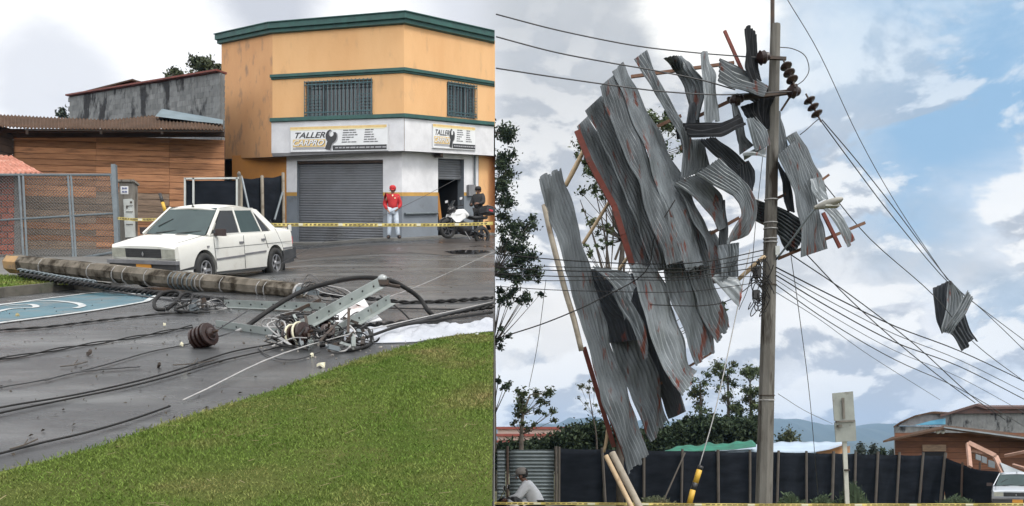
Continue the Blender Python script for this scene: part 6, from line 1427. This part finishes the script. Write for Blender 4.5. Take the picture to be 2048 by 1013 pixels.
# green netting, pale blue roofs behind the fence
def cloth(name, label, cat, top, bot, d0, d1, mt, ripple=.05):
    A = []; xs = np.linspace(top[0][0], top[-1][0], 50)
    for v in np.linspace(0, 1, 6):
        row = []
        for x in xs:
            ty, by = interp(top, x), interp(bot, x); p = P(x, ty+(by-ty)*v, d1+(d0-d1)*v); p.z += ripple*math.sin(x*.21+v*3)*(1-v); row.append(tuple(p))
        A.append(row)
    m = MB(); m.slab(A, .01, (0, 0, 1)); m.smooth = True; return props(m.build(name, M[mt]), label, cat)
cloth('green_netting', 'bright green netting draped behind the net fence', 'netting', [(1330, 901), (1350, 895), (1372, 889), (1388, 893), (1420, 885), (1440, 889), (1470, 884), (1503, 881), (1512, 888)], [(1330, 902), (1370, 903), (1420, 902), (1470, 899), (1512, 894)], 35, 37, 'greennet', .03)
cloth('pale_blue_roof', 'pale blue sheet roof behind the fence right of the pole', 'roof', [(1430, 900), (1500, 890), (1560, 884), (1640, 884), (1690, 884)], [(1430, 904), (1500, 904), (1560, 905), (1620, 906), (1660, 899), (1690, 889)], 35, 40, 'skyroof', .02)
m = MB(); m.bar(P(1632, 907, 36), P(1688, 891, 36), .05, .12); m.add([P(1640, 906, 36.2), P(1700, 892, 36.2), P(1700, 906, 36.2), P(1640, 912, 36.2)], [(0, 1, 2, 3)]); props(m.build('shed_gable', M['orange_side']), 'orange gable edge under the pale blue roof', 'shed')
# seated man and his motorcycle
J = dict(pelvis=(0, 0, .80), waist=(.06, 0, .92), chest=(.16, 0, 1.10), neck0=(.24, 0, 1.23), neck=(.27, 0, 1.27), head0=(.30, 0, 1.31), head1=(.32, 0, 1.375), crown=(.31, 0, 1.43), face=(1, 0, -.12))
for k, s_ in (('L', 1), ('R', -1)):
    J['hip'+k] = (.02, s_*.10, .79); J['knee'+k] = (.42, s_*.17, .70); J['ank'+k] = (.28, s_*.19, .32); J['toe'+k] = (.42, s_*.20, .27)
    J['sho'+k] = (.22, s_*.18, 1.19); J['elb'+k] = (.36, s_*.25, .98); J['wri'+k] = (.56, s_*.18, .92); J['palm'+k] = (.62, s_*.16, .90)
pm = P(1078, 960, 16.3); Mp = Matrix.Translation((pm.x, 16.3, 0)) @ Matrix.Rotation(PI-.1, 4, 'Z')
person('seated man in a grey-brown cap and white shirt at the lower left of the fence', Mp, J, dict(skin=M['skin_dark'], top=M['whitecloth'], legs=M['blackcloth']), cap=M['greycloth'])
bk2 = copy_tree(bike); 
for ch in [x for x in COL.objects if x.parent and (x.parent == bk2 or x.parent.parent == bk2)]:
    if ch.name.split('.')[0] in ('top_case', 'reflector', 'tail'): bpy.data.objects.remove(ch)
bk2['label'] = 'motorcycle under the seated man in the white shirt'; bk2.matrix_world = Matrix.Translation((pm.x-.12, 16.3, 0)) @ Matrix.Rotation(PI-.1, 4, 'Z') @ Matrix.Scale(.93, 4)
m = MB(); m.lathe([(.05, -.1), (.12, -.07), (.145, 0), (.13, .08), (.06, .13)], Matrix.Translation(P(1030, 1009, 16.0)) @ Matrix.Rotation(.6, 4, 'Y'), 18); m.smooth = True; hm = m.build('helmet', M['mblack']); props(hm, 'black and white helmet held in front of the seated man', 'helmet')
m = MB(); m.lathe([(.125, -.072), (.15, 0), (.13, .05)], Matrix.Translation(P(1030, 1009, 16.0)) @ Matrix.Rotation(.6, 4, 'Y'), 18); m.smooth = True; sh2 = m.build('helmet_shell', M['mwhite']); sh2.parent = hm; sh2.location = sh2.location*0+(OFF[sh2.name]-OFF[hm.name])
tape('barrier_tape', 'yellow barrier tape along the bottom edge below the fence', [P(985, 1007, 12.8), P(1200, 1008, 13), P(1500, 1010, 13.2), P(1800, 1010, 13.2), P(2080, 1009, 13)], .035, 7, .08)
# traffic sign seen from behind
ts = thing('road_sign', 'two grey sign plates seen from behind on a whitewashed leaning post', 'sign', P(1697, 1070, 20)); m = MB(); m.bar(P(1698, 1085, 20), P(1686, 822, 20), .09, .05, up=(0, 1, 0)); m.build('post', M['postwhite'], ts)
m = MB(); m.prism([P(1665, 787, 19.9), P(1706, 783, 19.9), P(1710, 842, 19.9), P(1669, 843, 19.9)], (0, 0, 0), (0, .03, 0)); m.build('plate', M['backsign'], ts)
m = MB(); m.prism([P(1669, 845, 19.92), P(1711, 843, 19.92), P(1713, 882, 19.92), P(1672, 885, 19.92)], (0, 0, 0), (0, .03, 0)); m.build('lower_plate', M['backsign'], ts)
m = MB(); m.bar(P(1686, 796, 19.87), P(1688, 838, 19.87), .05, .03, up=(0, 1, 0)); m.bar(P(1671, 844, 19.86), P(1710, 842, 19.86), .04, .03, up=(0, 1, 0)); m.bar(P(1674, 853, 19.88), P(1684, 852, 19.88), .06, .02, up=(0, 1, 0)); m.build('stiffener', M['concrete'], ts)
m = MB(); m.bar(P(1694, 939, 19.95), P(1694, 942, 19.95), .11, .07, up=(0, 1, 0)); m.build('clamp', M['iron'], ts)
# timber house on the right
D2 = 44
th = thing('timber_cabin', 'brown timber house with a low grey roof at the right edge', 'house', P(1920, 960, D2))
a, b = P(1790, 960, D2), P(2160, 960, D2); m, _ = board_wall(a, b, 0, P(0, 866, D2).z, .26, [2.6, 5.1], '', None); m.build('board_wall', mat('brown_boards', (.22, .09, .045), (.14, .06, .032), 1.5, .8, isl=.25, stretch=(1, 1, 9)), th)
m = MB(); p_ = lambda x, y, d=D2-.03: P(x, y, d); m.poly([p_(1790, 1010, D2+.03), p_(2160, 1010, D2+.03), p_(2160, 866, D2+.03), p_(1790, 866, D2+.03)]); m.build('wall_backing', M['dark'], th)
m = MB(); m.box((P(1867, 0, D2).x, D2-.05, (P(0, 890, D2).z+P(0, 903, D2).z)/2), (1.15, .06, .32)); m.build('window_board', M['greywood'], th)
m = MB(); m.box((P(1867, 0, D2).x, D2-.04, (P(0, 904, D2).z+P(0, 914, D2).z)/2), (1.1, .06, .25)); m.build('window_opening', M['dark'], th)
m = MB(); m.slab([[P(1766, 882, D2-1.6), P(1888, 856, D2-1.6), P(2160, 893, D2-1.6)], [P(1785, 874, D2+2.5), P(1890, 851, D2+2.5), P(2160, 880, D2+2.5)]], .09, (0, 0, 1)); m.build('roof', M['brownroof'], th)
m = MB(); m.bar(P(1888, 855, D2-1.65), P(2160, 892, D2-1.65), .05, .07); m.build('roof_edge', M['zinc'], th)
m = MB(); 
for x in (1876, 1886): m.lathe([(.05, 0), (.11, .1), (.05, .2)], Matrix.Translation(P(x, 868, D2-1.2)), 8)
m.build('hanging_pots', M['signwhite'], th)
gb = thing('grey_warehouse', 'sooty grey block building with an arched roof behind the timber house', 'building', P(1920, 900, 56)); D3 = 56
m = MB(); m.prism([P(1893, 940, D3), P(2180, 940, D3), P(2180, 823, D3), P(1893, 826, D3)], (0, 0, 0), (3, 6, 0)); m.build('block_wall', M['block'], gb)
m = MB(); m.prism([P(1788, 940, D3), P(1893, 940, D3), P(1893, 853, D3), P(1788, 853, D3)], (0, 0, 0), (3, 6, 0)); m.build('low_block_wall', M['block'], gb)
arc = [(1787, 853), (1800, 844), (1830, 831), (1862, 824), (1893, 826)]; A = [[P(x, y, D3-.3) for x, y in arc], [P(x+8, y-1, D3+6) for x, y in arc]]
m = MB(); m.slab(A, .1, (0, 0, 1)); m.build('arched_roof', M['brownroof'], gb)
m = MB(); m.poly([P(1795, 852, D3-.1), P(1893, 852, D3-.1), P(1893, 828, D3-.1), P(1862, 826, D3-.1), P(1830, 833, D3-.1)]); m.build('gable_cladding', M['greyplastic'], gb)
m = MB(); m.poly([P(1828, 851, D3-.2), P(1891, 849, D3-.2), P(1891, 837, D3-.2), P(1862, 842, D3-.2)]); m.build('blue_sheet', mat('blue_sheet', (.06, .25, .42), (.12, .36, .5), 2, .5), gb)
m = MB(); m.slab([[P(1880, 830, D3-.4), P(1952, 808, D3-.4), P(1972, 814, D3-.4), P(2180, 812, D3-.4)], [P(1900, 826, D3+3), P(1958, 807, D3+4), P(1974, 811, D3+4), P(2180, 810, D3+4)]], .15, (0, 0, 1)); m.add([P(1896, 828, D3-.2), P(1952, 811, D3-.2), P(1975, 817, D3-.2), P(2180, 815, D3-.2), P(2180, 825, D3-.2)], [(0, 1, 2, 3, 4)]); m.build('pitched_roof', mat('rusty_roof', (.11, .06, .05), (.08, .05, .045), 3, .8), gb)
# broken frame by the white car
m = MB()
for x0, y0, x1, y1, w in ((1937, 886, 1990, 912, .16), (1990, 912, 2010, 955, .2), (1936, 888, 1940, 934, .14), (1945, 903, 1992, 912, .10), (2010, 912, 2060, 902, .10), (2026, 930, 2060, 940, .08)): m.bar(P(x0, y0, 33), P(x1, y1, 32), w, .08, up=(0, 1, 0))
props(m.build('collapsed_timber', mat('pinkish_timber', (.42, .25, .19), (.3, .18, .13), 3, .7)), 'broken pinkish timber frame leaning above the silver car', 'frame')
m = MB()
for x0, y0, x1, y1 in ((1952, 908, 1962, 919), (1964, 912, 1974, 925), (1977, 920, 1990, 934)): m.prism([P(x0, y0, 33.2), P(x1, y0+4, 33.2), P(x1, y1+3, 33.2), P(x0, y1, 33.2)], (0, 0, 0), (0, .05, 0))
m.slab([[P(2000, 925, 32.5), P(2048, 945, 32.5)], [P(2010, 948, 32), P(2060, 950, 32)]], .03, (0, -1, 0)); props(m.build('collapsed_sheets', M['zinc']), 'broken grey panels under the leaning timber frame', 'panels')
# silver car at the lower right: same saloon shape, placed nose towards the street
car2 = thing('parked_car', 'silver-white car cut off by the right edge beside the net fence', 'car', (0, 0, 0)); sedan(car2, mat('silver_car_paint', (.50, .53, .57), rough=.25, metal=.2))
pc = P(2026, 1000, 29); Mc = Matrix.Translation((pc.x+1.25, 31.0, 0)) @ Matrix.Rotation(math.radians(240), 4, 'Z') @ Matrix.Scale(.90, 4); car2.matrix_world = Mc
# ================================================================ VEGETATION, FAR
def foliage(clumps, size, dens, mt, name, root, flat=1.0):
    """clumps: (x,y,z,r); leaf-sized faces scattered through uneven clumps"""
    V = []
    for x, y, z, r in clumps:
        r = r*1.18; n = int(6.5*dens*r*r/(size*size)); d = rng.normal(0, 1, (n, 3)); d /= np.linalg.norm(d, axis=1)[:, None]; rad = r*np.abs(rng.normal(0, .62, n)).clip(0, 1.7)**.8
        lump = 1+.25*np.sin(d[:, 0]*5+x*3)*np.sin(d[:, 2]*5+z*2); c = d*(rad*lump)[:, None]*np.array([1, 1, flat])+np.array([x, y, z])
        a = rng.normal(0, 1, (n, 3)); a /= np.linalg.norm(a, axis=1)[:, None]; b = np.cross(a, rng.normal(0, 1, (n, 3))); b /= np.linalg.norm(b, axis=1)[:, None]+1e-9
        s_ = (size*rng.uniform(.6, 1.4, n))[:, None]; V.append(np.stack([c-a*s_, c-b*s_*.45, c+a*s_, c+b*s_*.45], 1))
    V = np.concatenate(V).reshape(-1, 3); g = MB(); g.v = V.tolist(); g.f = [(i, i+1, i+2, i+3) for i in range(0, len(V), 4)]; g.mi = []
    return g.build(name, M[mt], root)
def tree(name, label, base, trunk, clumps, size=.09, dens=1.6, leaf='leaf', bark='bark', r0=.12, branches=True, flat=.8, group=None):
    """base point; trunk list of points; clumps (px,py,rpx,d)"""
    root = thing(name, label, 'tree', base, group=group); cl = [(*P(px, py, d), rp/F*d) for px, py, rp, d in clumps]; m = MB(); k = len(trunk)
    m.tube(trunk, [r0*(1-.75*i/(k-1)) for i in range(k)], 7, m=3)
    for x, y, z, r in cl:
        c = Vector((x, y, z)); s_ = min(trunk, key=lambda p: (p-c).length+max(0, p.z-c.z+.3)*3); mid = s_.lerp(c, .5)+Vector((random.uniform(-.1, .1)*r, 0, -.15*r)); m.tube([s_, mid, c], [r0*.16, r0*.09, .01], 5, m=2)
    m.smooth = True; m.build('trunk', M[bark], root); foliage(cl, size, dens, leaf, 'crown', root, flat); return root
rt_ = random.Random(21)
def rc(spec, n, rmin, rmax, d, dj=1.0):
    """random clumps inside boxes (x0,y0,x1,y1)"""
    o = []
    for x0, y0, x1, y1 in spec:
        for _ in range(n): o.append((rt_.uniform(x0, x1), rt_.uniform(y0, y1), rt_.uniform(rmin, rmax), d+rt_.uniform(-dj, dj)))
    return o
# tree at the left edge of the right view
dT = 50
cl = rc([(1000, 260, 1028, 340)], 7, 12, 20, dT)+rc([(998, 330, 1020, 420)], 8, 12, 18, dT)+rc([(1000, 430, 1075, 470)], 10, 9, 17, dT)+rc([(998, 470, 1085, 560)], 22, 8, 17, dT)+rc([(998, 560, 1060, 610)], 12, 7, 13, dT)+rc([(1040, 540, 1090, 590)], 7, 5, 9, dT)+rc([(996, 650, 1018, 700)], 5, 6, 10, dT)+rc([(996, 738, 1020, 780)], 5, 6, 11, dT)
bx_ = P(985, 0, dT).x
tree('broadleaf_tree', 'dark drooping tree cut off at the left edge of the sky', Vector((bx_, dT, 0)), [Vector((bx_, dT, z)) for z in (0, 4, 8, 12, 16, 20)], cl, .10, 1.3, 'leaf_dark', 'darkbark', .25)
# tall sparse eucalyptus behind the sheets
dE = 30; cl = rc([(1290, 212, 1345, 262)], 7, 10, 18, dE)+rc([(1325, 250, 1380, 330)], 8, 8, 15, dE)+rc([(1150, 285, 1215, 350)], 14, 8, 17, dE)+rc([(1160, 340, 1235, 395)], 11, 7, 14, dE)+rc([(1170, 440, 1240, 520)], 14, 5, 10, dE)+rc([(1165, 400, 1260, 470)], 8, 4, 8, dE)+rc([(1255, 470, 1330, 560)], 10, 5, 10, dE)+rc([(1395, 600, 1470, 640)], 6, 4, 8, dE)
e0 = P(1240, 1000, dE)
tree('eucalyptus_tree', 'tall thin eucalyptus showing through gaps behind the torn sheets', Vector((e0.x, dE, 0)), [Vector((e0.x+dx, dE, z)) for dx, z in ((0, 0), (.0, 3), (.1, 5), (-.1, 7), (.1, 9), (.2, 11.5), (.9, 13))], cl, .07, 1.0, 'leaf', 'darkbark', .14)
m = MB()
for x0, y0, x1, y1 in ((1225, 390, 1222, 540), (1242, 370, 1242, 560), (1205, 540, 1160, 400), (1220, 545, 1190, 380), (1230, 520, 1260, 420), (1212, 560, 1210, 380), (1248, 560, 1235, 300)): m.tube([P(x1, y1, dE), P((x0+x1)/2+3, (y0+y1)/2, dE), P(x0, y0, dE)], [.012, .03, .045], 5, m=3)
props(m.build('bare_stems', M['darkbark']), 'thin bare stems crossing behind the leftmost sheets', 'stems')
# small pale-trunked tree
dS = 42; cl = rc([(1025, 775, 1050, 830)], 8, 7, 12, dS)+rc([(1070, 772, 1100, 812)], 8, 7, 11, dS)+rc([(1085, 820, 1112, 845)], 4, 5, 8, dS)+rc([(1022, 820, 1075, 860)], 8, 5, 9, dS)
s0 = P(1042, 0, dS); tree('small_tree', 'small round-crowned tree with a pale trunk behind the corrugated fence', Vector((s0.x, dS, 0)), [P(1042, 1008, dS), P(1042, 930, dS), P(1043, 870, dS), P(1046, 830, dS), P(1060, 790, dS)], cl, .08, 1.5, 'leaf', 'bark', .16)
dL = 36; cl = rc([(1155, 762, 1190, 800)], 7, 4, 8, dL)+rc([(1165, 800, 1205, 835)], 4, 4, 6, dL); s0 = P(1195, 0, dL)
tree('sapling', 'wispy sapling left of the lowest sheets', Vector((s0.x, dL, 0)), [P(1195, 1000, dL), P(1193, 880, dL), P(1185, 830, dL), P(1176, 775, dL)], cl, .05, 1.0, 'leaf_olive', 'darkbark', .05)
# group of trees between the sheets and the pole
dG = 58
for i, (x, top_, bxs, lb) in enumerate(((1400, 740, [(1375, 745, 1420, 800), (1380, 800, 1425, 850)], 'tree with separate leaf clumps nearest the torn sheets'), (1455, 715, [(1428, 712, 1475, 745), (1425, 750, 1485, 800), (1435, 800, 1480, 850)], 'tallest clumpy tree between the sheets and the pole'), (1500, 740, [(1488, 738, 1515, 752), (1485, 775, 1520, 800), (1480, 810, 1525, 850)], 'tree with open crown close to the left of the pole'))):
    cl = sum([rc([b_], 7, 8, 14, dG, 1) for b_ in bxs], []); s0 = P(x, 0, dG)
    tree('clumpy_tree', lb, Vector((s0.x, dG, 0)), [P(x-2, 960, dG), P(x, 880, dG), P(x+2, 820, dG), P(x, top_+25, dG)], cl, .11, 1.0, 'leaf', 'darkbark', .2, group='clumpy trees behind the fence')
# hedge-like thicket
root = thing('thicket', 'dark evergreen thicket behind the fence, left of the pole', 'thicket', P(1400, 900, 50), kind=None)
cl = []
for px in np.arange(1000, 1530, 7):
    tp = float(np.interp(px, [1000, 1050, 1110, 1140, 1190, 1230, 1290, 1340, 1380, 1530], [885, 880, 868, 852, 842, 850, 862, 850, 830, 838]))
    y = tp+10
    while y < 935: cl.append((*P(px+rt_.uniform(-4, 4), y, 50+rt_.uniform(-1, 1)), rt_.uniform(9, 15)/F*50)); y += 13
foliage(cl, .12, 1.5, 'leaf_dark', 'crown', root)
m = MB()
for px in (1060, 1130, 1200, 1300, 1400, 1470, 1520): p = P(px, 900, 50); m.tube([Vector((p.x, 50, 0)), p], .1, 6)
m.build('trunk', M['darkbark'], root)
for k, (px, py, rp, d, lt, lb, nm) in enumerate(((1578, 868, 20, 60, 'leaf_olive', 'olive round bush just right of the standing pole', 'bush'), (1722, 893, 11, 70, 'leaf_cyp', 'left small conical tree under the mountain', 'small_conifer'), (1747, 893, 12, 70, 'leaf_cyp', 'right small conical tree under the mountain', 'small_conifer'), (1562, 880, 14, 60, 'leaf_dark', 'dark bush touching the right side of the pole', 'bush'), (1765, 900, 8, 70, 'leaf_dark', 'low dark shrub beside the conical trees', 'bush'), (1785, 902, 7, 68, 'leaf_cyp', 'low grey-green shrub next to the timber house', 'bush'))):
    cl = [(px, py, rp*.6, d), (px, py+rp*.6, rp*.8, d), (px-rp*.3, py+rp*1.1, rp*.8, d), (px+rp*.3, py+rp*1.1, rp*.8, d), (px, py+rp*1.6, rp*.9, d)]; s0 = P(px, 0, d)
    tree(nm, lb, Vector((s0.x, d, 0)), [Vector((s0.x, d, 0)), Vector((s0.x, d, 1.2)), P(px, py, d)], cl, .12, 1.8, lt, 'darkbark', .1, flat=1.1)
# weeds at the fence foot
for k, (px, w, h_, lb) in enumerate(((1704, 30, 52, 'tall dark weeds round the road sign post'), (1645, 22, 22, 'low weeds left of the road sign'), (1580, 26, 26, 'low weeds at the fence foot right of the pole'), (1912, 34, 20, 'weeds under the sagging net fence'), (1310, 40, 18, 'dry weeds at the fence foot below the torn sheets'))):
    root = thing('weeds', lb, 'weeds', P(px, 1010, 30)); g = MB()
    for i in range(260):
        x = rt_.gauss(px, w*.45); hh = h_*rt_.uniform(.3, 1)*math.exp(-((x-px)/w)**2); a = P(x, 1014, 30+rt_.uniform(-.6, .6)); b = P(x+rt_.uniform(-6, 6), 1010-hh, a.y); g.add([a+Vector((-.02, 0, 0)), a+Vector((.02, 0, 0)), a.lerp(b, .6)+Vector((.03, 0, 0)), b], [(0, 1, 2, 3)])
        if i % 2: c = a.lerp(b, rt_.uniform(.4, 1)); v = Vector((rt_.uniform(-.12, .12), 0, rt_.uniform(-.05, .1))); g.add([c, c+v+Vector((0, .03, .03)), c+v*1.5, c+v-Vector((0, .03, .03))], [(0, 1, 2, 3)])
    g.build('foliage', M['leaf_dark'] if k != 4 else M['leaf_olive'], root)
# trees behind the left block wall
dB = 44
tree('spreading_tree', 'round-crowned tree rising behind the right end of the block wall', P(395, 300, dB), [P(392, 220, dB), P(393, 170, dB), P(398, 140, dB)], rc([(385, 120, 425, 135)], 10, 9, 14, dB)+rc([(380, 135, 432, 150)], 8, 8, 12, dB)+[(438, 132, 6, dB)], .10, 1.8, 'leaf_olive', 'darkbark', .12)
tree('spreading_tree', 'flatter tree left of the round-crowned one behind the block wall', P(350, 300, dB), [P(330, 220, dB), P(335, 170, dB), P(345, 150, dB)], rc([(330, 138, 365, 156)], 12, 5, 10, dB), .09, 1.5, 'leaf_olive', 'darkbark', .08)
tree('spreading_tree', 'small round tree at the left end of the block wall', P(124, 300, dB), [P(124, 260, dB), P(124, 235, dB)], [(124, 224, 10, dB), (120, 230, 8, dB), (130, 232, 8, dB)], .10, 2.0, 'leaf_cyp', 'darkbark', .08)
# red-roofed buildings far left, mountains
rb = thing('far_building', 'distant pale building with red roof bands behind the small tree', 'building', P(1040, 930, 120)); m = MB(); m.prism([P(995, 930, 120), P(1140, 930, 120), P(1140, 858, 120), P(995, 858, 120)], (0, 0, 0), (0, 10, 0)); m.build('wall', mat('pale_pink_wall', (.55, .42, .36), rough=.8), rb)
for y in (854, 868, 881): m = MB(); m.prism([P(990, y+5, 119.6), P(1143, y+5, 119.6), P(1143, y, 119.6), P(990, y, 119.6)], (0, 0, 0), (0, 1, 0)); m.build('roof_band', mat('dark_red_band', (.22, .05, .035), rough=.8), rb)
def ridge(name, pts, d, dd, seed):
    A = []; xs = np.linspace(pts[0][0], pts[-1][0], 160); r_ = random.Random(seed); ph = [r_.uniform(0, 6) for _ in range(8)]
    for j in range(14):
        v = j/13; row = []
        for x in xs:
            h = (CY-interp(pts, x))/F*d+EYE; h += (math.sin(x*.11+ph[0])+.6*math.sin(x*.27+ph[1])+.3*math.sin(x*.6+ph[2]))*d*.0006; X_ = (x-CX)/F*d
            q = math.sin(v*PI/2)**.8; spur = .10*math.sin(x*.13+v*2+ph[3])*math.sin(PI*v)*h; row.append((X_, d-dd*(1-v), -20+(h+20)*q+spur))
        A.append(row)
    A.append([(p[0], p[1]+dd, -20) for p in A[-1]]); m = MB(); m.grid(A); return props(m.build(name, M['forest'], smooth=True), kind='structure')
ridge('mountain', [(400, 900), (700, 880), (900, 862), (1000, 858), (1100, 850), (1140, 840), (1170, 836), (1230, 842), (1350, 850), (1450, 852), (1500, 845), (1545, 838), (1565, 842), (1600, 852), (1640, 856), (1668, 858), (1700, 855), (1740, 852), (1755, 851), (1775, 862), (1800, 880), (1900, 890), (2200, 895), (2600, 900)], 3600, 900, 3)
ridge('mountain', [(400, 912), (1000, 905), (1400, 900), (1560, 880), (1600, 886), (1680, 890), (1760, 884), (1800, 898), (2100, 905), (2600, 910)], 2400, 500, 8)
# air between here and the mountains
hzb = MB(); hzb.box((0, 1900, 96), (9000, 4400, 234)); 
hm_ = bpy.data.materials.new('haze_air'); hm_.use_nodes = True; t = hm_.node_tree; t.nodes.clear(); o_ = t.nodes.new('ShaderNodeOutputMaterial'); v_ = t.nodes.new('ShaderNodeVolumePrincipled')
v_.inputs['Color'].default_value = (.42, .66, 1.0, 1); v_.inputs['Density'].default_value = 0.00018; v_.inputs['Anisotropy'].default_value = 0.1; t.links.new(v_.outputs[0], o_.inputs['Volume'])
props(hzb.build('haze', hm_, local=False), kind='stuff')
